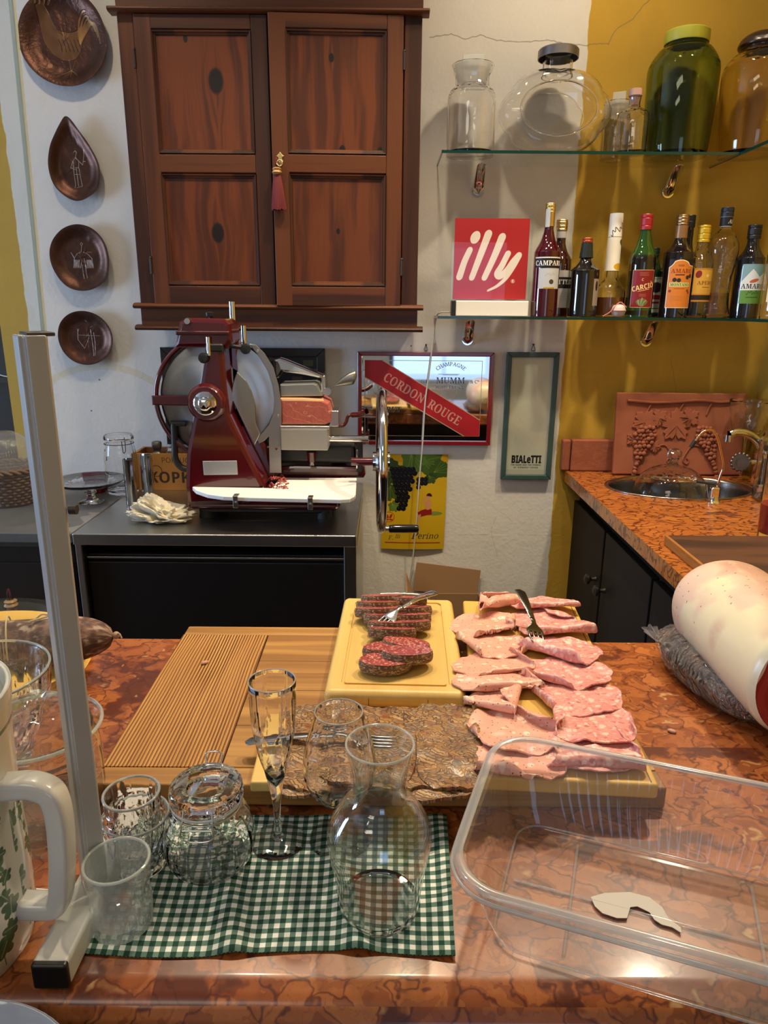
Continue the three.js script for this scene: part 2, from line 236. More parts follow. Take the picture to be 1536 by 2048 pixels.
// ---------------------------------------------------------------- the counter along the right wall, with its sink hole
const SX = 0.968, SZ = -2.272, SRX = 0.238, SRZ = 0.163;
{
  const slab = new Brush(moved(box(0.665, 0.04, 1.40), 0.9875, C - 0.02, -1.84)), hole = new Brush(moved(cyl(1, 1, 0.2, 64).scale(SRX - 0.012, 1, SRZ - 0.012), SX, C, SZ));
  slab.updateMatrixWorld(); hole.updateMatrixWorld(); const ev = new Evaluator(); ev.attributes = ['position', 'normal']; const g = ev.evaluate(slab, hole, SUBTRACTION).geometry; const u = uvMetres(g.index ? g.toNonIndexed() : g, 'z');
  single('marble_worktop', 'orange brown veined marble worktop around the round steel sink', 'countertop', u, marbleFine);
  const c = thing('base_cabinet', 'dark brown base cabinets with round knobs under the sink worktop', 'cabinet', [1.0, 0, -1.84]);
  inWorld(c, 'body', rbox(0.59, 0.86, 1.38, 0.003), darkPaint, [1.015, 0.53, -1.84]); inWorld(c, 'plinth', box(0.56, 0.1, 1.36), black, [1.02, 0.05, -1.84]);
  [[-2.33, 0.38, 1], [-1.93, 0.40, -1], [-1.53, 0.38, 1]].forEach(([z, w, s]) => { const d = inWorld(c, 'door', rbox(0.022, 0.80, w - 0.006, 0.003), darkPaint, [0.709, 0.53, z]); part(d, 'knob', solidLathe([[0, 0], [0.009, 0], [0.006, 0.008], [0.006, 0.016], [0.017, 0.024], [0.017, 0.032], [0.008, 0.038], [0, 0.039]], 24), iron, [-0.011, 0.22, s * (w / 2 - 0.045)], [0, 0, PI / 2]); });
}
// ---------------------------------------------------------------- steel table, slate counter on the left
const T = 0.985;
{
  const t = thing('steel_table', 'stainless steel worktable with dark front panel carrying the slicer', 'table', [-0.48, 0, -2.22]);
  inWorld(t, 'top', rbox(0.80, 0.035, 0.63, 0.004), brushed, [-0.478, T - 0.0175, -2.215]);
  inWorld(t, 'body', rbox(0.785, 0.80, 0.58, 0.003), std(lin(0.010, 0.007, 0.005), 0.5), [-0.478, 0.51, -2.235]);
  inWorld(t, 'door_panel', rbox(0.74, 0.70, 0.012, 0.003), std(lin(0.012, 0.009, 0.007), 0.4), [-0.485, 0.54, -1.938]);
  inWorld(t, 'corner_post', rbox(0.035, 0.95, 0.03, 0.003), brushed, [-0.096, 0.475, -1.925]); inWorld(t, 'corner_post', rbox(0.02, 0.95, 0.03, 0.003), brushed, [-0.868, 0.475, -1.925]);
  inWorld(t, 'trim_strip', rbox(0.74, 0.006, 0.008, 0.002), brushed, [-0.485, 0.905, -1.93]);
  inWorld(t, 'side_panel', rbox(0.006, 0.86, 0.58, 0.002), brushed, [-0.081, 0.5, -2.23]);
  const s = thing('slate_counter', 'grey slate topped dark counter left of the steel table', 'counter', [-1.4, 0, -2.22]);
  const slate = std(0xffffff, 0.45, 0, { map: scaled(dataTex(512, 512, (u, v) => { const g = 0.30 + 0.08 * fbm(u * 30, v * 30, 4) + (fbm(u * 9, v * 9 + 4, 3) > 0.69 ? 0.12 : 0); return [g, g, g * 1.02]; }), 1, 1) });
  inWorld(s, 'top', uvMetres(rbox(1.1, 0.03, 0.62, 0.004)), slate, [-1.432, T - 0.016, -2.215]); inWorld(s, 'body', rbox(1.08, 0.94, 0.58, 0.003), darkPaint, [-1.43, 0.48, -2.22]);
  inWorld(s, 'door', rbox(0.5, 0.78, 0.015, 0.003), darkPaint, [-1.16, 0.5, -1.925]);
}
// ---------------------------------------------------------------- copper wall plates
const hammer = (u, v, k) => { const [a] = cells(u * 16 + k, v * 16 + k); return 0.5 + 0.5 * (0.5 - a); };
function plate(label, cx, cy, radii, figure, deep, k, scratchy, smoothRound = true) {
  const out = new THREE.CatmullRomCurve3((smoothRound ? Array.from({ length: 24 }, (_, i) => { const d = i * 15; let q = 0; while (q < radii.length - 1 && radii[q + 1][0] <= d) q++; const a = radii[q], b = radii[(q + 1) % radii.length], e = b[0] <= a[0] ? b[0] + 360 : b[0]; return [d, mix(a[1], b[1], (1 - cos(PI * (d - a[0]) / (e - a[0]))) / 2)]; }) : radii).map(([d, r]) => V3(r * cos(d * PI / 180), r * sin(d * PI / 180), 0)), true, 'centripetal').getSpacedPoints(96);
  const R = 0.16, prof = (t, a) => { const w = 0.0016 * (noise(a * 3 + k, t * 6) - 0.5); return 0.004 + deep * Math.pow(smooth(0.52, 1, t), 1.4) + w; };
  const front = (a, t) => { const p = out[((Math.round(a / (2 * PI) * 96) % 96) + 96) % 96]; return [p.x * t, p.y * t, prof(t, cos(a) * 2 + 3)]; };
  const g = sheet((u, v) => front(u * 2 * PI, v), 96, 26, true), b = sheet((u, v) => { const p = front(-u * 2 * PI, v); return [p[0], p[1], p[2] - 0.003]; }, 96, 8, true), e = sheet((u, v) => { const p = front(u * 2 * PI, 1); return [p[0], p[1], p[2] - 0.003 * v]; }, 96, 1);
  for (const x of [g, b, e]) { const p = x.attributes.position, uv = x.attributes.uv; for (let i = 0; i < p.count; i++) uv.setXY(i, p.getX(i) / (2 * R) + 0.5, p.getY(i) / (2 * R) + 0.5); }
  const bump = canvas(512, 512, (c, w) => { c.fillStyle = '#707070'; c.fillRect(0, 0, w, w); for (let i = 0; i < 2600; i++) { const s = rnd(); c.fillStyle = `rgba(${s > 0.5 ? '160,160,160' : '70,70,70'},0.10)`; c.beginPath(); c.arc(rnd() * w, rnd() * w, 3 + 7 * rnd(), 0, 7); c.fill(); } c.save(); c.translate(w / 2, w / 2); c.scale(w / (2 * R), -w / (2 * R)); figure(c, true); c.restore(); }, false);
  const map = canvas(512, 512, (c, w) => { c.fillStyle = '#5c4034'; c.fillRect(0, 0, w, w); for (let i = 0; i < 700; i++) { c.fillStyle = `rgba(${rnd() > 0.5 ? '96,56,40' : '62,42,34'},0.10)`; c.beginPath(); c.arc(rnd() * w, rnd() * w, 8 + 30 * rnd(), 0, 7); c.fill(); } c.save(); c.translate(w / 2, w / 2); c.scale(w / (2 * R), -w / (2 * R)); figure(c, false); c.restore(); });
  const m = std(0xffffff, 0.40, 0.8, { map, bumpMap: bump, bumpScale: scratchy ? 0.002 : 0.007 });
  single('copper_plate', label, 'wall plate', joined([g, b, e]), m, [cx, cy, ZW + 0.012]);
}
const line = (c, pts, w) => { c.lineWidth = w; c.lineCap = 'round'; c.lineJoin = 'round'; c.beginPath(); c.moveTo(...pts[0]); for (const p of pts.slice(1)) c.lineTo(...p); c.stroke(); };
plate('large hammered copper plate with a raised rooster', -1.003, 2.394, [[0, 0.136], [60, 0.138], [130, 0.133], [190, 0.137], [260, 0.132], [320, 0.135]], (c, bump) => {
  const body = () => { c.beginPath(); c.moveTo(-0.075, 0.09); c.bezierCurveTo(-0.075, 0.02, -0.07, -0.02, -0.03, -0.045); c.bezierCurveTo(0.0, -0.065, 0.03, -0.06, 0.045, -0.03); c.bezierCurveTo(0.06, 0.0, 0.05, 0.02, 0.06, 0.05); c.bezierCurveTo(0.04, 0.01, 0.0, 0.02, -0.025, 0.03); c.bezierCurveTo(-0.04, 0.06, -0.045, 0.08, -0.055, 0.1); c.closePath(); c.fill(); };
  c.fillStyle = bump ? '#b8b8b8' : 'rgba(170,125,70,0.35)'; c.strokeStyle = bump ? '#d0d0d0' : 'rgba(180,135,80,0.4)';
  body(); for (let k = 0; k < 6; k++) { c.lineWidth = 0.007; c.beginPath(); c.moveTo(0.045, -0.01); c.bezierCurveTo(0.04 + 0.012 * k, 0.04 + 0.006 * k, 0.055 + 0.01 * k, 0.085 - 0.006 * k, 0.075 + 0.008 * k, 0.075 - 0.018 * k); c.stroke(); }
  for (let k = 0; k < 4; k++) line(c, [[-0.075 + 0.012 * k, 0.095], [-0.07 + 0.012 * k, 0.115 - 0.004 * k]], 0.006);
  line(c, [[0.005, -0.055], [0.01, -0.085], [-0.02, -0.098]], 0.004); line(c, [[0.025, -0.055], [0.012, -0.085], [0.03, -0.1]], 0.004); line(c, [[0.012, -0.085], [0.008, -0.105]], 0.004);
  c.strokeStyle = bump ? '#505050' : 'rgba(60,32,22,0.5)'; for (let k = 0; k < 6; k++) line(c, [[-0.02 + 0.012 * k, 0.0], [-0.012 + 0.012 * k, -0.03]], 0.0025);
}, 0.022, 1, false);
const etched = (lines) => (c, bump) => { c.strokeStyle = bump ? '#9a9a9a' : 'rgba(190,180,165,0.75)'; for (const l of lines) line(c, l, 0.0016); };
plate('teardrop copper plate etched with a standing figure', -1.013, 2.032, [[0, 0.085], [45, 0.086], [70, 0.105], [92, 0.147], [104, 0.124], [118, 0.104], [140, 0.088], [180, 0.079], [225, 0.088], [270, 0.102], [315, 0.096]], etched([[[0, 0.045], [0.005, 0.05], [0.01, 0.045], [0.004, 0.03], [-0.004, 0.02], [-0.006, 0.0], [0.012, 0.0], [0.014, 0.02], [0.004, 0.03]], [[-0.006, 0.0], [-0.004, -0.05], [-0.006, -0.06]], [[0.003, 0], [0.006, -0.055]], [[0.012, 0], [0.018, -0.055], [0.0, -0.06]], [[0.014, 0.02], [0.026, 0.008], [0.032, 0.035], [0.034, 0.055]], [[-0.006, 0.018], [-0.014, 0.0], [0.0, -0.006]], [[-0.004, -0.02], [0.012, -0.02]], [[0.028, 0.02], [0.036, 0.018]]]), 0.018, 4, true, false);
plate('round copper plate etched with a winged figure', -1.022, 1.754, [[0, 0.097], [70, 0.106], [140, 0.1], [200, 0.098], [250, 0.105], [310, 0.104]], etched([[[0.004, 0.05], [0.008, 0.045], [0.004, 0.04], [0, 0.045], [0.004, 0.05]], [[0.004, 0.04], [0.0, 0.02], [-0.014, 0.015], [-0.025, 0.0], [-0.03, -0.03], [-0.006, -0.03], [0.0, 0.0]], [[0.006, 0.02], [0.02, 0.015], [0.034, 0.0], [0.036, -0.03], [0.012, -0.03], [0.008, 0.0]], [[0.0, -0.02], [0.0, -0.05], [0.002, -0.065]], [[0.009, -0.02], [0.011, -0.05], [0.013, -0.063]], ...Array.from({ length: 7 }, (_, k) => [[-0.027 + 0.003 * k, -0.005], [-0.028 + 0.003 * k, -0.028]]), ...Array.from({ length: 7 }, (_, k) => [[0.016 + 0.003 * k, -0.005], [0.017 + 0.003 * k, -0.028]]), [[-0.034, 0.018], [-0.025, 0.0]], [[0.02, 0.02], [0.034, 0.02]]]), 0.018, 7, true);
plate('small round copper plate etched with an archer', -1.032, 1.494, [[0, 0.094], [80, 0.09], [150, 0.094], [220, 0.092], [290, 0.09]], etched([[[0.0, 0.06], [0.003, 0.055]], [[-0.03, 0.01], [0.045, 0.008]], [[-0.03, 0.03], [-0.032, -0.005], [-0.012, -0.035], [0.004, -0.005], [0.008, 0.01]], [[0.014, 0.03], [0.016, 0.0], [0.018, -0.06]], [[0.024, 0.02], [0.026, -0.02], [0.022, -0.06]], [[0.014, 0.035], [0.022, 0.04]], [[-0.026, 0.03], [-0.03, 0.02]]]), 0.016, 9, true);

// ---------------------------------------------------------------- wooden wall cupboard
const knobMats = [varnish(cabKnot), varnish(cabKnot2), varnish(cabCalm), varnish(cabCalm2)];
const CUP = thing('wall_cupboard', 'brown varnished pine wall cupboard with two panelled doors', 'cupboard', [-0.335, 1.53, -2.43]);
{
  const w = (name, g, at, grain = 'y', mat = cabWood) => inWorld(CUP, name, uvMetres(g, grain, rr(0, 1), rr(0, 1)), mat, at);
  w('carcass', rbox(0.865, 1.02, 0.195, 0.002), [-0.335, 2.045, -2.4365]);
  w('stile', rbox(0.046, 0.80, 0.022, 0.003), [-0.746, 2.0, -2.33]); w('stile', rbox(0.05, 0.80, 0.022, 0.003), [0.073, 2.0, -2.33]);
  w('base_rail', rbox(0.87, 0.062, 0.024, 0.002), [-0.335, 1.568, -2.33], 'x'); w('frieze', rbox(0.87, 0.14, 0.024, 0.002), [-0.335, 2.475, -2.33], 'x');
  for (const [y, d] of [[1.603, 0.036], [1.537, 0.034], [2.405, 0.042]]) { const p = curve([[0, -0.009], [d * 0.8, -0.008], [d, -0.002], [d * 0.86, 0.004], [d * 0.5, 0.008], [0, 0.009]], 20), g = poly(p, 0.905, 0); g.rotateY(-PI / 2); g.translate(0.4525, 0, 0); w('moulding', toCreasedNormals(g, 0.6), [-0.335, y, -2.335], 'x'); }
  const doors = [[-0.531, 0, [0, 1]], [-0.1465, 1, [2, 3]]];
  doors.forEach(([cx, right, mats]) => {
    const W = right ? 0.383 : 0.379, d = inWorld(CUP, 'door', uvMetres(rbox(W - 0.02, 0.77, 0.006, 0.002)), cabWood, [right ? 0.045 : -0.721, 2.0, right ? -2.318 : -2.322], [0, right ? 0.035 : 0, 0]), ox = right ? -W / 2 : W / 2;
    d.geometry.translate(ox, 0, 0);
    const q = (name, g, x, y, z, grain, mat = cabWood) => part(d, name, uvMetres(g, grain, rr(0, 1), rr(0, 1)), mat, [ox + x, y, z]);
    q('stile', rbox(0.05, 0.79, 0.022, 0.003), -W / 2 + 0.025, 0, 0.002, 'y'); q('stile', rbox(0.047, 0.79, 0.022, 0.003), W / 2 - 0.0235, 0, 0.002, 'y');
    for (const [y, h] of [[0.376, 0.038], [0.009, 0.05], [-0.366, 0.058]]) q('rail', rbox(W - 0.094, h, 0.0215, 0.003), 0, y, 0.002, 'x', cabWoodAcross);
    [[0.196, 0.325, 0], [-0.176, 0.322, 1]].forEach(([y, h, k]) => {
      const pg = rbox(W - 0.09, h, 0.008, 0.002), uv = pg.attributes.uv, P = pg.attributes.position; for (let i = 0; i < P.count; i++) uv.setXY(i, P.getX(i) / (W - 0.09) + 0.5, P.getY(i) / h + 0.5);
      part(d, 'panel', pg, knobMats[mats[k]], [ox, y, 0.0]);
      const pw = (W - 0.094) / 2 - 0.001, ph = h / 2 - 0.004, prof = [[0, 0], [0.012, 0], [0.010, 0.004], [0.006, 0.005], [0.004, 0.010], [0, 0.011]];
      const gs = []; for (const [len, rz, x, yy] of [[2 * pw, 0, 0, -ph], [2 * ph, PI / 2, pw, 0], [2 * pw, PI, 0, ph], [2 * ph, -PI / 2, -pw, 0]]) { const s = poly(prof.map(([a, b]) => [-b, a]), len, 0); s.translate(0, 0, -len / 2); s.rotateY(PI / 2); s.rotateZ(rz); s.translate(x, yy, 0); gs.push(s); }
      part(d, 'moulding', uvMetres(joined(gs), 'y'), cabWood, [ox, y, 0.003]);
    });
    for (const y of [0.28, -0.28]) part(d, 'hinge', joined([cyl(0.0035, 0.0035, 0.045, 12), moved(new THREE.SphereGeometry(0.004, 10, 8), 0, 0.025, 0)]), iron, [right ? 0.003 : -0.003, y, 0.013], [0, 0, 0], 'dark iron hinge');
    if (right) part(d, 'escutcheon', joined([poly([[0, 0.017], [0.006, 0.010], [0.011, 0.006], [0.005, 0], [0.009, -0.008], [0.005, -0.02], [0, -0.024], [-0.005, -0.02], [-0.009, -0.008], [-0.005, 0], [-0.011, 0.006], [-0.006, 0.010]], 0.003, 0.0008), moved(cyl(0.003, 0.003, 0.02, 12), 0, -0.012, 0.01, PI / 2), moved(new THREE.TorusGeometry(0.008, 0.0018, 8, 20), 0, -0.016, 0.02)]), brass, [-W + 0.024, 0.022, 0.013], [0, 0, 0], 'ornate brass key plate with key');
  });
}
function tassel(label, x, y, z, s, mat, group) {
  const t = thing('key_tassel', label, 'tassel', [x, y, z], 0, group), cord = [];
  part(t, 'cord', tube([[0, 0, 0.004], [0.003 * s, 0.01 * s, 0.01], [0, 0.026 * s, 0.008], [-0.003 * s, 0.01 * s, 0.01], [0, 0, 0.004]], 0.0018 * s, 24, 8), mat);
  part(t, 'band', solidLathe(curve([[0.008, 0.0], [0.014, -0.004], [0.012, -0.009], [0.015, -0.014], [0.010, -0.02]].map(([a, b]) => [a * s, b * s]), 16), 24), std(lin(0.42, 0.24, 0.09), 0.5, 0.4), [0, 0, 0.006]);
  part(t, 'fringe', sheet((u, v) => { const a = u * 2 * PI, f = 1 + 0.10 * sin(u * 2 * PI * 26) * v, r = s * mix(0.010, 0.021, Math.pow(v, 0.7)) * f; return [r * cos(a) + 0.003 * v, -s * (0.018 + 0.095 * v + 0.004 * v * hash(Math.round(u * 52), 3)), 0.006 + r * sin(a) * 0.6]; }, 156, 12), mat);
}
tassel('dark red silk tassel hanging from the cupboard key', -0.322, 1.995, -2.283, 1, std(lin(0.13, 0.008, 0.012), 0.7));
tassel('dark red tassel hanging on the dark counter front', -1.07, 0.79, -1.892, 1.25, std(lin(0.10, 0.012, 0.016), 0.8));
// ---------------------------------------------------------------- framed advertising mirror, framed print, tin sign
function frame(t, w, h, bar, depth, mat, y = 0) { // four mitred bars
  const q = (name, len, rz, x, yy) => { const p = [[-len / 2, 0], [len / 2, 0], [len / 2 - bar, bar], [-len / 2 + bar, bar]]; const g = poly(p, depth, 0.0025); part(t, name, g, mat, [x, y + yy, 0], [0, 0, rz]); };
  q('frame_bar', w, 0, 0, -h / 2); q('frame_bar', h, PI / 2, w / 2, 0); q('frame_bar', w, PI, 0, h / 2); q('frame_bar', h, -PI / 2, -w / 2, 0);
}
function hook(t, y, tall) { part(t, 'hanging_ring', tube([[0, y + tall, 0.004], [-0.006, y + 0.004, 0.004], [0.006, y + 0.004, 0.004], [0, y + tall, 0.004]], 0.0012, 24, 6), iron); part(t, 'nail', moved(cyl(0.003, 0.003, 0.012, 10), 0, y + tall, 0.004, PI / 2), iron); }
{
  const w = 0.475, h = 0.326, t = thing('advertising_mirror', 'red framed mirror printed with a diagonal red champagne sash', 'mirror', [0.1415, 1.2925, ZW + 0.004]);
  const red = phys(lin(0.20, 0.006, 0.010), 0.25, { clearcoat: 0.6, clearcoatRoughness: 0.1 });
  frame(t, w, h, 0.014, 0.02, red); hook(t, h / 2 + 0.002, 0.022);
  const draw = (mode) => (g, W, H) => {                                      // crop pixels 150..1000 by 175..745 of the glass
    const sx = W / 850, sy = H / 570, X = (x) => (x - 150) * sx, Y = (y) => (y - 175) * sy, print = (c) => (mode === 'map' ? c : mode === 'metal' ? '#000' : '#888');
    g.fillStyle = mode === 'map' ? '#e2e2e2' : mode === 'metal' ? '#fff' : '#080808'; g.fillRect(0, 0, W, H);
    g.strokeStyle = print('#8c7b5c'); g.lineWidth = 3; g.strokeRect(X(175), Y(208), X(948) - X(175), Y(708) - Y(208));
    g.fillStyle = print('#b01420'); g.beginPath(); [[175, 208], [290, 208], [948, 598], [948, 708], [845, 708], [175, 318]].forEach(([x, y], i) => g[i ? 'lineTo' : 'moveTo'](X(x), Y(y))); g.fill();
    g.strokeStyle = print('#c8a878'); g.lineWidth = 6; for (const [a, b] of [[[290, 208], [948, 598]], [[175, 318], [845, 708]]]) { g.beginPath(); g.moveTo(X(a[0]), Y(a[1])); g.lineTo(X(b[0]), Y(b[1])); g.stroke(); }
    g.save(); g.translate(X(562), Y(458)); g.rotate(Math.atan2(390 * sy, 658 * sx)); g.fillStyle = print('#cf9a86'); g.font = 'bold 96px serif'; g.textAlign = 'center'; g.textBaseline = 'middle'; g.scale(0.86, 1.05); g.fillText('CORDON  ROUGE', 0, 4); g.restore();
    g.fillStyle = print('#15120c'); g.textAlign = 'center'; g.textBaseline = 'middle'; g.font = '66px serif'; g.fillText('MUMM', X(742), Y(336)); g.font = '36px serif'; g.fillText('G.H.', X(578), Y(344)); g.fillText('& Cº', X(902), Y(344)); g.font = '30px serif'; g.fillText('REIMS  FRANCE', X(738), Y(381)); g.fillRect(X(660), Y(294), X(800) - X(660), 2); g.fillRect(X(690), Y(299), X(790) - X(690), 2);
    g.font = '40px serif'; 'CHAMPAGNE'.split('').forEach((ch, i) => { const a = -2.35 + i * 0.195; g.save(); g.translate(X(742) + 150 * cos(a), Y(330) + 122 * sin(a)); g.rotate(a + PI / 2); g.fillText(ch, 0, 0); g.restore(); });
    g.font = 'italic bold 58px serif'; g.fillText('BRUT', X(345), Y(530));
  };
  const m = std(0xffffff, 1, 1, { map: canvas(1024, 687, draw('map')), metalnessMap: canvas(1024, 687, draw('metal'), false), roughnessMap: canvas(1024, 687, draw('rough'), false) }), g = box(w - 0.024, h - 0.024, 0.004);
  part(t, 'mirror_glass', g, m, [0, 0, 0.008]);
}
{
  const w = 0.182, h = 0.453, t = thing('framed_print', 'narrow dark teal framed coffee advertisement on white wall', 'picture', [0.515, 1.231, ZW + 0.004]), mat = std(lin(0.035, 0.075, 0.07), 0.45);
  frame(t, w, h, 0.017, 0.018, mat); hook(t, h / 2 + 0.002, 0.024);
  part(t, 'paper', box(w - 0.028, h - 0.028, 0.002), std(0xffffff, 0.7, 0, { map: canvas(512, 1400, (g, W, H) => {
    g.fillStyle = '#d3cfc2'; g.fillRect(0, 0, W, H); g.fillStyle = '#c6c2b4'; g.fillRect(0, H * 0.955, W, H * 0.045); g.strokeStyle = '#a9a494'; g.lineWidth = 2; g.beginPath(); g.moveTo(0, H * 0.955); g.lineTo(W, H * 0.955); g.stroke();
    g.fillStyle = '#0c0c0c'; g.textAlign = 'center'; g.save(); g.translate(W / 2, H * 0.893); g.scale(0.72, 1.05); g.font = 'bold 118px sans-serif'; g.lineWidth = 7; g.strokeStyle = '#0c0c0c'; g.fillText('BIALeTTI', 0, 0); g.strokeText('BIALeTTI', 0, 0); g.restore();
    g.font = 'bold 27px sans-serif'; g.fillText('THE NAME AND THE SYMBOL', W / 2, H * 0.918); g.fillText('OF "ESPRESSO" COFFEE', W / 2, H * 0.941); }) }), [0, 0, 0.003]);
  part(t, 'glass_pane', box(w - 0.030, h - 0.030, 0.0012), pane, [0, 0, 0.007]);
}
{
  const g = sheet((u, v) => [(u - 0.5) * 0.236 - 0.006 * (1 - v), (v - 0.5) * 0.362, 0.004 + 0.006 * sin(u * PI) + 0.002 * sin(v * 5)], 16, 20), b = sheet((u, v) => [(0.5 - u) * 0.236 - 0.006 * (1 - v), (v - 0.5) * 0.362, 0.002 + 0.006 * sin(u * PI) + 0.002 * sin(v * 5)], 16, 20);
  const tex = canvas(640, 980, (c, W, H) => {
    c.fillStyle = '#c9a51c'; c.fillRect(0, 0, W, H); c.fillStyle = '#b98f12'; c.fillRect(0, 0, W, H * 0.08);
    const leaf = (x, y, r, a, col) => { c.save(); c.translate(x, y); c.rotate(a); c.fillStyle = col; c.beginPath(); for (let i = 0; i <= 40; i++) { const t = i / 40 * 2 * PI, q = r * (0.62 + 0.24 * Math.abs(cos(2.5 * t)) + 0.14 * sin(11 * t) * 0.5); c.lineTo(q * cos(t), q * sin(t)); } c.fill(); c.strokeStyle = 'rgba(190,190,90,0.45)'; c.lineWidth = 3; for (const k of [-0.9, -0.4, 0, 0.4, 0.9]) { c.beginPath(); c.moveTo(-r * 0.5, 0); c.lineTo(r * 0.7 * cos(k), r * 0.7 * sin(k)); c.stroke(); } c.restore(); };
    leaf(470, 90, 170, 0.3, '#3f5a20'); leaf(300, 70, 150, 1.2, '#4c6a28'); leaf(560, 150, 120, -0.5, '#35501c'); leaf(90, 190, 170, 2.2, '#33471a'); leaf(70, 380, 120, 1.8, '#3c5220'); leaf(120, 530, 70, 1, '#55702c'); leaf(480, 240, 70, 0.9, '#2e4418');
    const grape = (x, y, r) => { c.fillStyle = '#0d0d10'; c.beginPath(); c.arc(x, y, r, 0, 7); c.fill(); c.strokeStyle = '#2b2b33'; c.lineWidth = 2; c.stroke(); c.fillStyle = '#5a5a66'; c.beginPath(); c.arc(x - r * 0.3, y - r * 0.3, r * 0.16, 0, 7); c.fill(); };
    for (let j = 0; j < 11; j++) { const n = Math.max(1, Math.round(6 - j * 0.42)); for (let i = 0; i < n; i++) grape(195 + (i - (n - 1) / 2) * 42 + (j % 2) * 18, 150 + j * 40, 25); } for (let i = 0; i < 7; i++) grape(360 + (i % 3) * 34, 250 + Math.floor(i / 3) * 40, 23);
    c.strokeStyle = '#a5281c'; c.lineWidth = 6; c.beginPath(); c.arc(75, 640, 52, 0, 7); c.stroke(); c.fillStyle = '#a5281c'; for (const s of [-1, 1]) { c.beginPath(); c.ellipse(75 + s * 18, 632, 12, 26, s * 0.4, 0, 7); c.fill(); c.beginPath(); c.ellipse(75 + s * 20, 668, 20, 9, 0, 0, 7); c.fill(); }
    c.fillStyle = '#7d8a3a'; c.beginPath(); c.ellipse(520, 600, 90, 22, 0, 0, 7); c.fill();                                    // a small seated figure drinking, as a flat print
    c.fillStyle = '#8c1f1f'; c.beginPath(); c.moveTo(360, 590); c.quadraticCurveTo(420, 540, 500, 555); c.lineTo(505, 610); c.quadraticCurveTo(430, 620, 380, 640); c.fill(); c.fillStyle = '#c98f62'; c.beginPath(); c.ellipse(465, 510, 34, 52, 0.1, 0, 7); c.fill(); c.beginPath(); c.ellipse(370, 660, 14, 60, 0.35, 0, 7); c.fill(); c.lineWidth = 16; c.strokeStyle = '#c98f62'; c.beginPath(); c.moveTo(490, 490); c.lineTo(410, 480); c.lineTo(440, 430); c.stroke(); c.beginPath(); c.arc(458, 430, 26, 0, 7); c.fill(); c.fillStyle = '#3a1c10'; c.beginPath(); c.arc(470, 418, 28, 3.2, 6.6); c.fill();
    c.fillStyle = '#1c1a3a'; c.font = 'italic 60px serif'; c.fillText('F.', 70, 880); c.font = 'italic 54px serif'; c.fillText('lli', 140, 862); c.font = 'italic 112px serif'; c.fillText('P', 300, 868); c.font = 'italic 84px serif'; c.fillText('erino', 365, 866); c.fillStyle = '#a5281c'; c.fillRect(40, 905, 560, 12);
  });
  const t = thing('tin_sign', 'yellow tin sign with black grapes hanging below the mirror', 'sign', [0.113, 0.911, ZW + 0.002]); part(t, 'printed_face', g, std(0xffffff, 0.35, 0, { map: tex })); part(t, 'back_face', b, steel);
}
{
  const w = 0.57, h = 0.34, t = thing('dark_picture', 'dark framed picture hanging behind the red slicer', 'picture', [-0.495, 1.295, ZW + 0.004]);
  frame(t, w, h, 0.028, 0.022, std(lin(0.02, 0.012, 0.010), 0.35));
  part(t, 'print', box(w - 0.05, h - 0.05, 0.003), std(0xffffff, 0.4, 0, { map: canvas(512, 300, (g, W, H) => { g.fillStyle = '#171311'; g.fillRect(0, 0, W, H); for (let i = 0; i < 60; i++) { g.fillStyle = `rgba(${120 + 60 * rnd()},${90 + 60 * rnd()},70,0.35)`; g.fillRect(rnd() * W, rnd() * H, 6 + 40 * rnd(), 3 + 26 * rnd()); } }) }), [0, 0, 0.004]);
}
single('sign_cable', 'thin white cable running down the wall from the illuminated sign', 'cable', tube([[0.215, 1.59, -2.45], [0.18, 1.588, -2.46], [0.170, 1.56, -2.50], [0.166, 1.52, -2.508], [0.154, 1.394, -2.506], [0.142, 1.289, -2.506], [0.136, 1.145, -2.506], [0.127, 0.997, -2.508], [0.119, 0.845, -2.508], [0.112, 0.727, -2.515], [0.095, 0.544, -2.53], [0.09, 0.3, -2.532]], 0.0026, 90, 8), std(lin(0.62, 0.60, 0.54), 0.5));
{
  const card = std(lin(0.30, 0.17, 0.08), 0.9), t = thing('cardboard_box', 'open brown cardboard box on the floor under the tin sign', 'box', [0.24, 0, -2.38]);
  for (const [w, d, x, z] of [[0.25, 0.004, 0, -0.13], [0.25, 0.004, 0, 0.13], [0.004, 0.26, -0.123, 0], [0.004, 0.26, 0.123, 0]]) part(t, 'side', box(w, 0.56, d), card, [x, 0.28, z]);
  part(t, 'flap', box(0.245, 0.11, 0.004), card, [0, 0.61, -0.14], [-0.1, 0, -0.12]); part(t, 'flap', box(0.004, 0.10, 0.25), card, [-0.14, 0.60, 0], [0, 0, 0.35]); part(t, 'bottom', box(0.25, 0.004, 0.26), card, [0, 0.003, 0]);
}
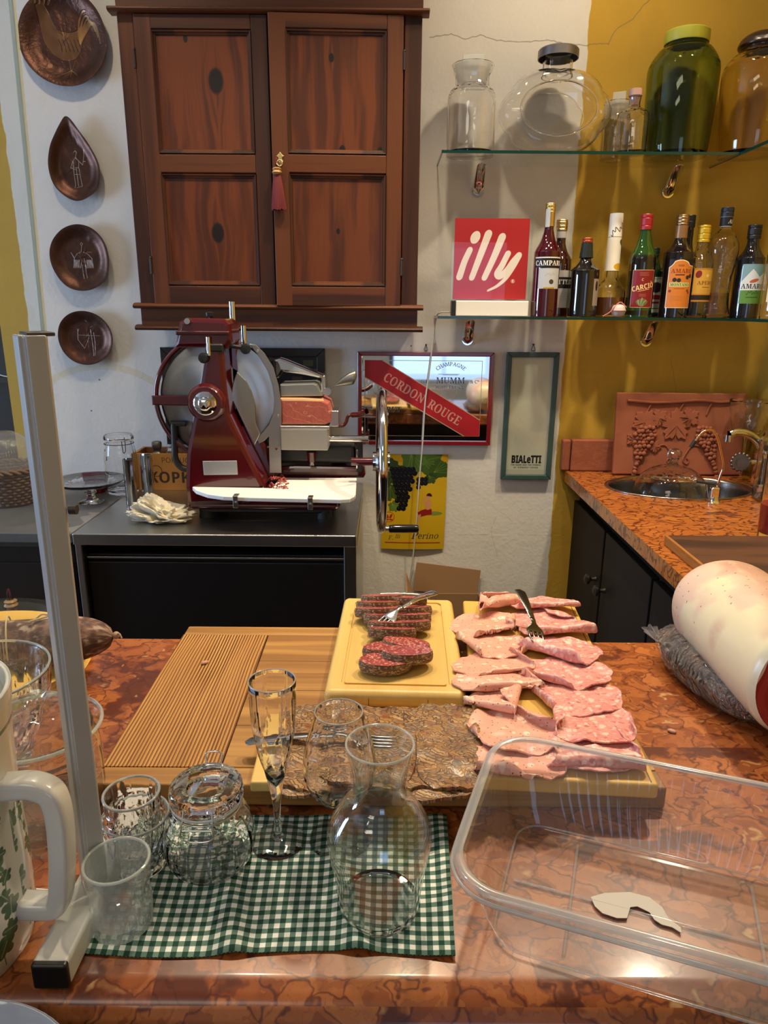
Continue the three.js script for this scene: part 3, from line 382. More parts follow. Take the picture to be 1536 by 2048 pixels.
// ---------------------------------------------------------------- glass shelves on chrome fingers
const glassEdge = phys(lin(0.006, 0.035, 0.026), 0.08);
const SU = 2.051, SL = 1.574;
function shelf(label, x0, x1, z0, z1, y, edges, brackets, group) {
  const t = thing('glass_shelf', label, 'shelf', [(x0 + x1) / 2, y, z0], 0, group), W = x1 - x0, D = z1 - z0;
  inWorld(t, 'pane', box(W - 0.004, 0.008, D - 0.004), pane, [(x0 + x1) / 2, y, (z0 + z1) / 2]);
  for (const e of edges) inWorld(t, 'polished_edge', e === 'f' ? box(W, 0.0082, 0.003) : box(0.003, 0.0082, D), glassEdge, [e === 'f' ? (x0 + x1) / 2 : e === 'l' ? x0 : x1, y, e === 'f' ? z1 : (z0 + z1) / 2]);
  for (const [bx, bz, turn] of brackets) {
    const g = sheet((u, v) => { const a = u * 2 * PI, r = 0.0195 * (v < 0.12 ? Math.sqrt(v / 0.12) : v > 0.9 ? Math.sqrt((1 - v) / 0.1 + 0.001) : 1) * mix(1.05, 0.8, v), p = [mix(0.012, 0.085, Math.pow(v, 1.3)), mix(-0.094, -0.014, Math.pow(v, 0.8))]; return [r * cos(a), p[1] + 0.45 * r * sin(a), p[0] + r * sin(a)]; }, 20, 24, true);
    const b = inWorld(t, 'bracket', g, chrome, [bx, y + 0.004, bz], [0, turn, 0]); part(b, 'wall_rose', moved(cyl(0.019, 0.019, 0.006, 24), 0, -0.08, 0.003, PI / 2), chrome);
  }
}
shelf('upper glass shelf on the back wall carrying the big jars', 0.165, 1.05, ZW + 0.001, -2.33, SU, ['f', 'l'], [[0.301, ZW + 0.001, 0], [0.925, ZW + 0.001, 0]], 'glass shelves');
shelf('upper glass shelf on the ochre right wall', 1.053, XR - 0.001, ZW + 0.003, -1.55, SU, ['l'], [[XR - 0.001, -2.05, -PI / 2]], 'glass shelves');
shelf('lower glass shelf on the back wall carrying the bottles', 0.168, 1.10, ZW + 0.001, -2.355, SL, ['f', 'l'], [[0.285, ZW + 0.001, 0], [0.905, ZW + 0.001, 0]], 'glass shelves');
shelf('lower glass shelf on the ochre right wall', 1.103, XR - 0.001, ZW + 0.003, -1.55, SL, ['l'], [[XR - 0.001, -2.05, -PI / 2]], 'glass shelves');
const U = SU + 0.0045, L = SL + 0.0045;
// ---------------------------------------------------------------- jars on the upper shelf
const tint = (r, g, b, d = 0.02) => phys(0xffffff, 0.0, { transmission: 1, thickness: 0.004, ior: 1.5, attenuationColor: lin(r, g, b), attenuationDistance: d });
const thinGlass = (r, g, b) => phys(lin(r, g, b), 0.0, { transmission: 1, thickness: 0, ior: 1.5 });
const clearThin = thinGlass(0.94, 0.96, 0.95), frosted = phys(lin(0.9, 0.92, 0.92), 0.5, { transmission: 0.75, thickness: 0 });
function apothecary(label, x, z, r, h, rimR, neckY, tabTurn) {
  const t = thing('stoppered_jar', label, 'jar', [x, U, z]);
  part(t, 'jar_body', shell(curve([[0, 0], [r * 0.9, 0], [r, 0.01], [r, neckY * 0.5], [r, neckY - 0.035], [r * 0.9, neckY - 0.012], [rimR * 0.82, neckY], [rimR * 0.80, neckY + 0.022], [rimR, h]], 60), 0.0025, 0.006), glass);
  part(t, 'stopper', solidLathe([[0, neckY + 0.0], [rimR * 0.70, neckY + 0.004], [rimR * 0.84, h - 0.004], [rimR * 0.86, h], [0, h + 0.001]], 40), frosted);
  part(t, 'stopper_tab', rbox(0.066 * r / 0.075, 0.032, 0.008, 0.002), frosted, [0, h + 0.015, 0], [0, tabTurn, 0]);
}
apothecary('clear apothecary jar with flat glass stopper on the white wall side', 0.257, -2.42, 0.073, 0.246, 0.064, 0.19, 0);
apothecary('small clear apothecary jar behind the corked bottle', 0.722, -2.478, 0.045, 0.165, 0.042, 0.125, -0.5);
{
  const t = thing('oval_flask', 'clear lobed oval glass flask with grey metal lid', 'flask', [0.512, U, -2.425]), W = 0.165, H = 0.118, cy = 0.122, D = 0.06;
  const rim = (a) => { const lobes = 0.97 + 0.07 * Math.pow(Math.abs(cos(3 * a)), 0.8); return [W * cos(a) * lobes, H * sin(a) * lobes]; };
  // two dished faces and the rounded wall between them, as one blown shell; the face has an oval window
  const f = (a, v) => { const s = v * 2 - 1, q = Math.sqrt(Math.max(0, 1 - Math.pow(Math.abs(s), 2.6))), k = mix(0.62, 1, q); const [x, y] = rim(a); return [x * k, cy + y * k, D * s]; };
  const wall = sheet((u, v) => f(u * 2 * PI, v), 72, 22, true), face = (s) => sheet((u, v) => { const a = s * u * 2 * PI, [x, y] = rim(a), k = 0.62 * v, b = v > 0.9 ? 0 : 0.003; return [x * k, cy + y * k, s * (D - b)]; }, 72, 10, true);
  const inner = joined([wall.clone(), face(1), face(-1)]), ip = inner.attributes.position, inn = inner.attributes.normal; for (let i = 0; i < ip.count; i++) { ip.setXYZ(i, ip.getX(i) * 0.975, cy + (ip.getY(i) - cy) * 0.97, ip.getZ(i) * 0.95); inn.setXYZ(i, -inn.getX(i), -inn.getY(i), -inn.getZ(i)); } for (let i = 0; i < ip.count; i += 3) for (const at of [ip, inn, inner.attributes.uv]) { const n = at.itemSize; for (let c = 0; c < n; c++) { const a = at.getComponent(i, c); at.setComponent(i, c, at.getComponent(i + 1, c)); at.setComponent(i + 1, c, a); } }
  part(t, 'flask_body', joined([wall, face(1), face(-1), inner]), glass);
  part(t, 'oval_bead', tube(Array.from({ length: 40 }, (_, i) => { const a = i / 40 * 2 * PI; return [0.114 * cos(a), cy + 0.074 * sin(a), D + 0.001]; }), 0.0022, 80, 8, true), glass);
  part(t, 'neck', solidLathe([[0.047, cy + 0.098], [0.045, cy + 0.115], [0.044, cy + 0.16], [0.041, cy + 0.16], [0.042, cy + 0.115], [0.044, cy + 0.098], [0.047, cy + 0.098]], 44), glass);
  part(t, 'lid', joined([solidLathe([[0.0, cy + 0.172], [0.057, cy + 0.171], [0.0605, cy + 0.167], [0.0605, cy + 0.146], [0.058, cy + 0.146]], 48), moved(annulus(0.006, 0.011, 0.004, 24), 0, cy + 0.172, 0, -PI / 2)]), std(lin(0.22, 0.21, 0.21), 0.4, 0.9));
  part(t, 'foot', rbox(0.12, 0.01, 0.08, 0.004), clearThin, [0, 0.0055, 0]);
}
{
  const t = thing('corked_bottle', 'small clear glass bottle with a pinkish cork stopper', 'bottle', [0.742, U, -2.385]);
  part(t, 'bottle_body', shell(curve([[0, 0], [0.042, 0], [0.047, 0.008], [0.047, 0.05], [0.047, 0.098], [0.042, 0.115], [0.02, 0.128], [0.016, 0.14], [0.018, 0.155]], 48), 0.002, 0.005), glass);
  part(t, 'cork', solidLathe([[0, 0.135], [0.0125, 0.135], [0.0145, 0.158], [0.020, 0.160], [0.020, 0.178], [0, 0.179]], 24), std(lin(0.42, 0.25, 0.2), 0.8));
}
{
  const t = thing('green_jar', 'tall green glass jar with yellow screw lid', 'jar', [0.892, U, -2.425]);
  part(t, 'jar_body', shell(curve([[0, 0], [0.082, 0], [0.093, 0.01], [0.100, 0.10], [0.104, 0.22], [0.100, 0.255], [0.078, 0.29], [0.062, 0.30], [0.060, 0.318]], 60), 0.003, 0.008), tint(0.20, 0.34, 0.05, 0.007));
  part(t, 'lid', solidLathe([[0.057, 0.309], [0.063, 0.309], [0.0645, 0.313], [0.0645, 0.338], [0.061, 0.342], [0.056, 0.339], [0, 0.3385]], 56), std(lin(0.34, 0.33, 0.03), 0.45));
  const a = thing('amber_jar', 'large amber tinted glass jar with dark domed lid', 'jar', [1.11, U, -2.40]);
  part(a, 'jar_body', shell(curve([[0, 0], [0.080, 0], [0.090, 0.01], [0.098, 0.09], [0.104, 0.20], [0.100, 0.245], [0.075, 0.275], [0.060, 0.282], [0.059, 0.293]], 60), 0.003, 0.008), tint(0.75, 0.55, 0.20, 0.012));
  part(a, 'lid', solidLathe(curve([[0.058, 0.292], [0.066, 0.293], [0.069, 0.300], [0.06, 0.318], [0.035, 0.332], [0, 0.336]], 30), 40), std(lin(0.03, 0.015, 0.010), 0.3));
}
// ---------------------------------------------------------------- illuminated sign block
{
  const t = thing('sign_block', 'red square coffee sign in clear acrylic on a white base', 'sign', [0.338, L, -2.425], 0.0);
  part(t, 'base', rbox(0.236, 0.048, 0.05, 0.003), white, [0.008, 0.024, 0]); part(t, 'base_end', rbox(0.012, 0.048, 0.052, 0.002), black, [-0.117, 0.024, 0]);
  part(t, 'printed_plate', box(0.238, 0.246, 0.004), std(0xffffff, 0.4, 0, { map: canvas(720, 750, (g, W, H) => {
    g.fillStyle = '#b01c1f'; g.fillRect(0, 0, W, H); g.scale(2, 2); g.translate(-106, -112);                                          // strokes in the sign's own coordinates
    g.strokeStyle = g.fillStyle = '#efe3dd'; g.lineJoin = 'round';
    const brush = (p, w0, w1) => { const c = new THREE.CatmullRomCurve3(p.map(([x, y]) => V3(x, y, 0))); for (let i = 0; i <= 240; i++) { const q = c.getPoint(i / 240), r = mix(w0, w1, i / 240) / 2; g.beginPath(); g.ellipse(q.x, q.y, r, r * 0.82, -1.0, 0, 7); g.fill(); } };
    g.beginPath(); g.ellipse(206, 199, 22, 31, 0.5, 0, 7); g.fill();
    brush([[181, 258], [158, 310], [136, 381]], 33, 37); brush([[268, 184], [234, 280], [197, 384]], 42, 33); brush([[335, 198], [300, 290], [259, 384]], 42, 33);
    brush([[367, 274], [340, 330], [320, 366], [330, 377], [362, 356], [395, 310], [420, 282]], 34, 36); brush([[419, 284], [395, 335], [360, 390], [320, 425], [278, 446]], 36, 10);
    g.font = 'bold 24px sans-serif'; g.fillText('®', 388, 410); }) }), [0.0, 0.176, 0]);
  part(t, 'acrylic_block', rbox(0.258, 0.262, 0.022, 0.003), pane, [0, 0.179, 0]);
}
// ---------------------------------------------------------------- bottles on the lower shelf
const darkGlass = (r, g, b) => phys(lin(r, g, b), 0.04, { clearcoat: 1, clearcoatRoughness: 0.02, ior: 1.5 });
function strip(t, name, r, y0, y1, arc, turn, draw, px = 320, r1 = r) {
  const h = y1 - y0, w = arc * r, tex = canvas(px, Math.max(16, Math.round(px * h / w)), draw);
  return part(t, name, new THREE.CylinderGeometry(r1 + 0.0006, r + 0.0006, h, 28, 1, true, turn - arc / 2, arc), std(0xffffff, 0.5, 0, { map: tex, side: THREE.DoubleSide }), [0, (y0 + y1) / 2, 0]);
}
function prof(r, sh, nk, nr, h, round = 1) { return curve([[0, 0], [r * 0.86, 0], [r, 0.008], [r, sh * 0.5], [r, sh], [r * 0.93, mix(sh, nk, 0.25)], [mix(r, nr, 0.62), mix(sh, nk, 0.58)], [nr * 1.05, nk], [nr, mix(nk, h, 0.4)], [nr, h]], 64); }
function cap(t, r, y0, y1, mat, ribs = 0) { const p = [[0, y0], [r, y0]]; for (let i = 0; i < ribs; i++) { const y = mix(y0, y1, (i + 0.5) / ribs); p.push([r, y - 0.002], [r * 0.95, y], [r, y + 0.002]); } p.push([r, y1 - 0.002], [r * 0.94, y1], [0, y1 + 0.0005]); return part(t, 'cap', toCreasedNormals(lathe(p, 32), 0.4), mat); }
const lines = (g, c, x0, x1, y, n, dy, lw = 2) => { g.strokeStyle = c; g.lineWidth = lw; for (let i = 0; i < n; i++) { g.beginPath(); g.moveTo(x0 + 6 * hash(i, 2), y + i * dy); g.lineTo(x1 - 14 * hash(i, 5), y + i * dy); g.stroke(); } };
const text = (g, s, font, c, x, y, ax = 'center', max) => { g.font = font; g.fillStyle = c; g.textAlign = ax; g.textBaseline = 'middle'; g.fillText(s, x, y, max); };
const scrawl = (g, x, y, w, h, c, lw = 3) => { g.strokeStyle = c; g.lineWidth = lw; g.beginPath(); for (let i = 0; i <= 60; i++) { const q = i / 60; g.lineTo(x + w * q, y + h * (0.5 * sin(q * 31) + 0.35 * sin(q * 13 + 1))); } g.stroke(); };
const bottleAt = (label, x, z, turn = 0) => thing('liquor_bottle', label, 'bottle', [x, L, z], turn);
{ // deep red aperitif
  const t = bottleAt('deep red aperitif bottle with gold screw cap and white label', 0.517, -2.415);
  part(t, 'glass_body', lathe(prof(0.042, 0.185, 0.262, 0.0145, 0.33), 40), darkGlass(0.045, 0.002, 0.006)); cap(t, 0.0165, 0.315, 0.343, gold, 3); part(t, 'neck_foil', cyl(0.0157, 0.016, 0.04, 24, true), gold, [0, 0.295, 0]);
  strip(t, 'neck_strip', 0.0166, 0.272, 0.325, 0.9, -0.6, (g, W, H) => { g.fillStyle = '#b9bec0'; g.fillRect(0, 0, W, H); }, 40);
  strip(t, 'name_band', 0.042, 0.150, 0.182, 2.3, -0.05, (g, W, H) => { g.fillStyle = '#0a0808'; g.fillRect(0, 0, W, H); g.fillStyle = '#d8d8d8'; g.fillRect(0, 0, W, H * 0.12); text(g, 'CAMPARI', 'bold 96px serif', '#f2f0ec', W / 2, H * 0.58, 'center', W * 0.95); }, 460);
  strip(t, 'label', 0.042, 0.086, 0.148, 1.75, 0.08, (g, W, H) => { g.fillStyle = '#b9bfc4'; g.fillRect(0, 0, W, H); scrawl(g, W * 0.3, H * 0.3, W * 0.45, 26, '#8a8f96'); g.fillStyle = '#3c3a34'; g.beginPath(); g.arc(W * 0.58, H * 0.66, H * 0.12, 0, 7); g.fill(); g.fillStyle = '#b08a3a'; g.fillRect(W * 0.25, H * 0.93, W * 0.5, H * 0.07); });
}
{
  const t = bottleAt('brown bitter bottle with gold cap half hidden behind the red aperitif', 0.574, -2.487);
  part(t, 'glass_body', lathe(prof(0.039, 0.17, 0.23, 0.015, 0.29), 36), darkGlass(0.03, 0.006, 0.004)); cap(t, 0.0185, 0.27, 0.303, gold, 3); part(t, 'neck_foil', cyl(0.0165, 0.0165, 0.022, 24, true), std(lin(0.5, 0.5, 0.5), 0.4), [0, 0.258, 0]);
  strip(t, 'label', 0.039, 0.028, 0.146, 2.2, 0.1, (g, W, H) => { g.fillStyle = '#a9a8a0'; g.fillRect(0, 0, W, H); g.fillStyle = '#121010'; g.fillRect(0, H * 0.18, W, H * 0.3); text(g, 'BITTER', 'bold 74px serif', '#d6cfc6', W * 0.52, H * 0.31); lines(g, '#77766e', 30, W - 30, H * 0.58, 6, 18); });
}
{
  const t = bottleAt('squat black bottle with orange crown cap and narrow label', 0.642, -2.415);
  part(t, 'glass_body', lathe(prof(0.046, 0.135, 0.18, 0.0165, 0.235), 40), darkGlass(0.006, 0.005, 0.005)); cap(t, 0.0175, 0.228, 0.242, std(lin(0.35, 0.06, 0.02), 0.35, 0.5), 1);
  part(t, 'neck_foil', sheet((u, v) => { const a = u * 2 * PI, r = mix(0.022, 0.0175, v) * (1 + 0.03 * noise(u * 20, v * 8)); return [r * cos(a), mix(0.182, 0.226, v), r * sin(a)]; }, 40, 12), std(lin(0.012, 0.018, 0.016), 0.35));
  strip(t, 'label', 0.046, 0.035, 0.145, 0.62, 0.75, (g, W, H) => { g.fillStyle = '#93877e'; g.fillRect(0, H * 0.25, W, H * 0.75); g.fillStyle = '#5c2a1e'; g.beginPath(); g.arc(W / 2, H * 0.12, W * 0.2, 0, 7); g.fill(); g.fillStyle = '#20231a'; g.beginPath(); g.ellipse(W / 2, H * 0.45, W * 0.22, H * 0.14, 0, 0, 7); g.fill(); lines(g, '#55504a', W * 0.3, W * 0.7, H * 0.78, 3, 14); }, 140);
}
{
  const t = bottleAt('round shouldered bottle half full of amber grappa, white paper on its neck', 0.740, -2.455);
  const p = curve([[0, 0], [0.044, 0], [0.05, 0.008], [0.05, 0.05], [0.049, 0.082], [0.040, 0.10], [0.024, 0.118], [0.021, 0.14], [0.019, 0.2], [0.0175, 0.27]], 56);
  part(t, 'glass_body', shell(p, 0.002, 0.006), glass);
  part(t, 'liquor', solidLathe([[0, 0.0065], [0.044, 0.0065], [0.0478, 0.011], [0.0478, 0.062], [0, 0.062]], 40), phys(lin(0.28, 0.10, 0.015), 0.02, { transmission: 0.6, thickness: 0.03 }));
  strip(t, 'neck_paper', 0.0225, 0.145, 0.318, 6.28, 0, (g, W, H) => { g.fillStyle = '#ece9df'; g.fillRect(0, 0, W, H); g.save(); g.translate(W * 0.55, H * 0.26); g.rotate(-0.5); scrawl(g, -70, 0, 140, 26, '#2a2a2a', 5); g.restore(); g.fillStyle = '#4a5a35'; g.fillRect(W * 0.25, H * 0.40, W * 0.5, 3); g.beginPath(); g.ellipse(W * 0.68, H * 0.5, 26, 20, 0.5, 0, 7); g.fill(); g.fillStyle = '#d8a828'; g.beginPath(); g.ellipse(W * 0.62, H * 0.93, 40, 24, 0, 0, 7); g.fill(); }, 300, 0.0205);
  part(t, 'cap', solidLathe([[0, 0.318], [0.0208, 0.318], [0.0205, 0.3195], [0, 0.321]], 24), white);
  const b = thing('bell_ornament', 'small white and red bell ornament with ribbon before the grappa bottle', 'ornament', [0.748, L, -2.372]);
  part(b, 'ball', solidLathe(curve([[0, 0.0], [0.016, 0.004], [0.0225, 0.018], [0.0225, 0.0215], [0.016, 0.036], [0, 0.041]], 24), 32), std(lin(0.55, 0.46, 0.44), 0.4)); part(b, 'belt', new THREE.TorusGeometry(0.0225, 0.0018, 8, 32).rotateX(PI / 2), std(lin(0.35, 0.2, 0.2), 0.4), [0, 0.02, 0]);
  part(b, 'ribbon', tube([[-0.052, 0.002, 0.012], [-0.03, 0.016, 0.012], [-0.012, 0.036, 0.008], [0.004, 0.046, 0.002], [0.022, 0.03, 0.008]], 0.0022, 30, 8), std(lin(0.4, 0.12, 0.12), 0.6));
}
{
  const t = bottleAt('green glass bottle with red cap and red artichoke label', 0.826, -2.42);
  part(t, 'glass_body', lathe(prof(0.042, 0.17, 0.262, 0.0155, 0.305), 40), darkGlass(0.012, 0.05, 0.006)); part(t, 'liquor', lathe(curve([[0.0424, 0.008], [0.0424, 0.1], [0.0424, 0.172], [0.0402, 0.19]], 20), 40), darkGlass(0.008, 0.006, 0.004));
  cap(t, 0.0185, 0.268, 0.314, std(lin(0.33, 0.012, 0.02), 0.4), 2);
  strip(t, 'label', 0.0425, 0.03, 0.146, 1.75, -0.1, (g, W, H) => { g.fillStyle = '#7d1219'; g.fillRect(0, 0, W, H); g.strokeStyle = '#c9b078'; g.lineWidth = 6; g.strokeRect(4, 4, W - 8, H - 8); lines(g, '#c9b078', W * 0.3, W * 0.7, H * 0.08, 3, 16); text(g, 'C', 'bold 46px sans-serif', '#d9c487', W * 0.45, H * 0.26); g.save(); g.translate(W / 2, H * 0.45); g.rotate(-0.22); text(g, 'CARCIÒ', 'bold 92px sans-serif', '#e0cf8c', 0, 0, 'center', W * 0.98); g.fillStyle = '#e0cf8c'; g.fillRect(-W * 0.25, 42, W * 0.5, 6); g.restore(); lines(g, '#c9b078', W * 0.35, W * 0.65, H * 0.64, 3, 14); for (let k = -3; k <= 3; k++) { g.fillStyle = k % 2 ? '#5d6b3c' : '#8a9468'; g.beginPath(); g.ellipse(W / 2 + k * 17, H * 0.85 + Math.abs(k) * 5, 18, H * 0.12 - Math.abs(k) * 6, k * 0.25, 0, 7); g.fill(); } });
}
{
  const t = bottleAt('small dark green bottle with green edged label', 0.889, -2.494);
  part(t, 'glass_body', lathe(prof(0.037, 0.135, 0.185, 0.0135, 0.215), 36), darkGlass(0.004, 0.022, 0.009)); cap(t, 0.015, 0.195, 0.22, std(lin(0.01, 0.025, 0.015), 0.4), 2);
  strip(t, 'label', 0.037, 0.012, 0.13, 2.3, 0.1, (g, W, H) => { g.fillStyle = '#22452c'; g.fillRect(0, 0, W, H); g.fillStyle = '#b9bdb0'; g.fillRect(16, 12, W - 32, H - 24); g.fillStyle = '#22452c'; g.fillRect(34, 26, W - 68, H * 0.82); g.fillStyle = '#b4b6a8'; g.fillRect(44, 34, W - 88, H * 0.78); g.fillStyle = '#2c1513'; g.beginPath(); g.ellipse(W * 0.5, H * 0.3, W * 0.22, H * 0.14, 0, 0, 7); g.fill(); g.fillStyle = '#8e1a1c'; g.fillRect(60, H * 0.5, W - 120, H * 0.12); g.fillRect(90, H * 0.68, W - 180, H * 0.05); });
}
{
  const t = bottleAt('black bitters bottle with orange label and bronze screw cap', 0.938, -2.415);
  part(t, 'glass_body', lathe(prof(0.046, 0.19, 0.236, 0.0185, 0.30), 40), darkGlass(0.008, 0.005, 0.006)); cap(t, 0.0195, 0.283, 0.312, std(lin(0.40, 0.25, 0.12), 0.3, 0.9), 3); part(t, 'neck_foil', cyl(0.0192, 0.0198, 0.038, 24, true), std(lin(0.36, 0.2, 0.1), 0.35, 0.7), [0, 0.262, 0]);
  strip(t, 'label', 0.0465, 0.03, 0.178, 1.85, 0.0, (g, W, H) => { g.fillStyle = '#0a0708'; g.fillRect(0, 0, W, H); g.fillStyle = '#efe0c0'; g.beginPath(); g.moveTo(0, H); g.lineTo(0, H * 0.16); g.quadraticCurveTo(W * 0.12, H * 0.13, W * 0.2, H * 0.04); g.quadraticCurveTo(W * 0.45, -H * 0.03, W * 0.7, H * 0.06); g.lineTo(W * 0.78, H * 0.12); g.lineTo(W, H * 0.13); g.lineTo(W, H); g.fill(); g.fillStyle = '#cc7a2c'; g.beginPath(); g.moveTo(8, H - 6); g.lineTo(8, H * 0.17); g.quadraticCurveTo(W * 0.14, H * 0.14, W * 0.22, H * 0.055); g.quadraticCurveTo(W * 0.45, -H * 0.01, W * 0.68, H * 0.075); g.lineTo(W * 0.77, H * 0.135); g.lineTo(W - 8, H * 0.145); g.lineTo(W - 8, H - 6); g.fill();
    lines(g, '#4a2410', W * 0.32, W * 0.55, H * 0.12, 2, 12, 5); text(g, 'AMARO', 'bold 66px serif', '#7d2814', W * 0.5, H * 0.24, 'center', W * 0.9); lines(g, '#5a2412', W * 0.25, W * 0.6, H * 0.32, 1, 12, 14); g.fillStyle = '#2a2018'; for (const [x, y] of [[0.25, 0.42], [0.4, 0.43], [0.72, 0.37], [0.85, 0.34]]) { g.beginPath(); g.arc(W * x, H * y, 24, 0, 7); g.fill(); } g.fillStyle = '#c9cf8a'; g.fillRect(W * 0.08, H * 0.475, W * 0.76, H * 0.085); text(g, 'MONTANO', 'bold 42px serif', '#2a3a14', W * 0.46, H * 0.52, 'center', W * 0.7); lines(g, '#8c2418', W * 0.25, W * 0.65, H * 0.60, 1, 12, 6); g.fillStyle = '#8c2430'; for (const [x, y] of [[0.12, 0.65], [0.78, 0.64], [0.84, 0.68]]) { g.beginPath(); g.arc(W * x, H * y, 16, 0, 7); g.fill(); } lines(g, '#8a4a1c', W * 0.15, W * 0.6, H * 0.76, 4, 16); });
}
{
  const t = bottleAt('tall black bottle hidden behind the orange labelled one', 0.997, -2.503); part(t, 'glass_body', lathe(prof(0.032, 0.17, 0.235, 0.0145, 0.30), 32), darkGlass(0.006, 0.005, 0.006)); cap(t, 0.0165, 0.285, 0.322, black, 1);
}
{
  const t = bottleAt('bottle with yellow cap and yellow label, dark liquor inside', 1.012, -2.418);
  part(t, 'glass_body', shell(prof(0.039, 0.165, 0.222, 0.0165, 0.262), 0.002, 0.006, 36), glass); part(t, 'liquor', solidLathe([[0, 0.0065], [0.034, 0.007], [0.0367, 0.012], [0.0367, 0.152], [0, 0.152]], 36), darkGlass(0.006, 0.003, 0.004)); cap(t, 0.019, 0.232, 0.282, std(lin(0.55, 0.36, 0.02), 0.35, 0.3), 3);
  strip(t, 'label', 0.039, 0.05, 0.152, 1.9, 0.15, (g, W, H) => { g.fillStyle = '#b57f2c'; g.fillRect(0, 0, W, H); g.fillStyle = '#c89b3a'; g.fillRect(10, H * 0.06, W - 20, H * 0.7); g.fillStyle = '#1d130c'; g.fillRect(0, H * 0.8, W, H * 0.15); text(g, 'APERO', 'bold 68px serif', '#6b3a14', W * 0.55, H * 0.44); lines(g, '#5a3414', W * 0.38, W * 0.74, H * 0.57, 1, 10, 8); lines(g, '#8a5a1c', W * 0.3, W * 0.8, H * 0.65, 3, 16); g.fillStyle = '#7d1a22'; g.beginPath(); g.ellipse(W * 0.2, H * 0.18, 40, 50, 0.3, 0, 7); g.fill(); g.fillStyle = '#d8c27a'; g.beginPath(); g.arc(W * 0.58, H * 0.22, 20, 0, 7); g.fill(); });
}
{
  const t = bottleAt('clear embossed bottle with navy cap and a little amber liquor', 1.078, -2.42), p = curve([[0, 0], [0.042, 0], [0.046, 0.008], [0.0405, 0.035], [0.037, 0.075], [0.0385, 0.12], [0.046, 0.18], [0.049, 0.21], [0.043, 0.24], [0.022, 0.268], [0.0165, 0.285], [0.0165, 0.31]], 64);
  part(t, 'glass_body', shell(p, 0.0022, 0.012), glass); part(t, 'liquor', solidLathe([[0, 0.0125], [0.036, 0.0125], [0.0375, 0.03], [0.0345, 0.078], [0, 0.078]], 36), phys(lin(0.5, 0.26, 0.08), 0.02, { transmission: 0.8, thickness: 0.03 }));
  part(t, 'embossing', joined(Array.from({ length: 46 }, () => moved(new THREE.SphereGeometry(rr(0.0018, 0.0034), 8, 6), 0, 0, 0).translate(rr(-0.015, 0.015), rr(0.085, 0.215), 0).translate(0, 0, 0.0385))), glass);
  cap(t, 0.0195, 0.308, 0.335, std(lin(0.012, 0.018, 0.035), 0.4), 1); strip(t, 'neck_band', 0.0178, 0.278, 0.308, 6.28, 0, (g, W, H) => { g.fillStyle = '#10141d'; g.fillRect(0, 0, W, H); g.fillStyle = '#a8adb5'; g.fillRect(0, 0, W, 5); g.fillRect(0, H - 5, W, 5); text(g, 'Al', 'italic bold 44px serif', '#d5d8dc', W * 0.56, H * 0.5); }, 300);
}
{
  const t = bottleAt('dark bottle with blue and green mountain label', 1.168, -2.41);
  part(t, 'glass_body', lathe(prof(0.043, 0.175, 0.225, 0.018, 0.27), 40), darkGlass(0.006, 0.006, 0.010)); cap(t, 0.0205, 0.243, 0.284, std(lin(0.01, 0.011, 0.013), 0.4), 2);
  strip(t, 'label', 0.0432, 0.045, 0.165, 1.8, 0.0, (g, W, H) => { g.fillStyle = '#7ba0a8'; g.fillRect(0, 0, W, H); g.fillStyle = '#d5dce0'; g.beginPath(); g.moveTo(0, H * 0.45); g.lineTo(W * 0.4, H * 0.12); g.lineTo(W * 0.7, H * 0.32); g.lineTo(W, H * 0.2); g.lineTo(W, H * 0.7); g.lineTo(0, H * 0.7); g.fill(); g.fillStyle = '#5d8a3c'; g.fillRect(0, H * 0.66, W, H * 0.34); g.fillStyle = '#c8603a'; g.beginPath(); g.ellipse(W * 0.5, H * 0.42, 60, 22, -0.3, 0, 7); g.fill(); text(g, 'AMARO', 'bold 84px serif', '#15140f', W * 0.5, H * 0.56, 'center', W * 0.96); scrawl(g, W * 0.25, H * 0.72, W * 0.5, 34, '#15301a', 5); g.fillStyle = '#2a4a20'; g.fillRect(W * 0.25, H * 0.83, W * 0.5, 10); });
  const u = bottleAt('clear shouldered bottle with cream label beside the mountain label bottle', 1.218, -2.31);
  part(u, 'glass_body', shell(prof(0.044, 0.19, 0.24, 0.016, 0.30), 0.002, 0.006, 36), glass); cap(u, 0.018, 0.285, 0.318, gold, 3); part(u, 'neck_foil', cyl(0.0172, 0.0175, 0.035, 24, true), black, [0, 0.268, 0]); strip(u, 'label', 0.0442, 0.05, 0.15, 2.2, -0.1, (g, W, H) => { g.fillStyle = '#d8d2ba'; g.fillRect(0, 0, W, H); scrawl(g, W * 0.3, H * 0.35, W * 0.4, 26, '#5a5440', 4); lines(g, '#8a8468', W * 0.3, W * 0.7, H * 0.55, 3, 20); });
}
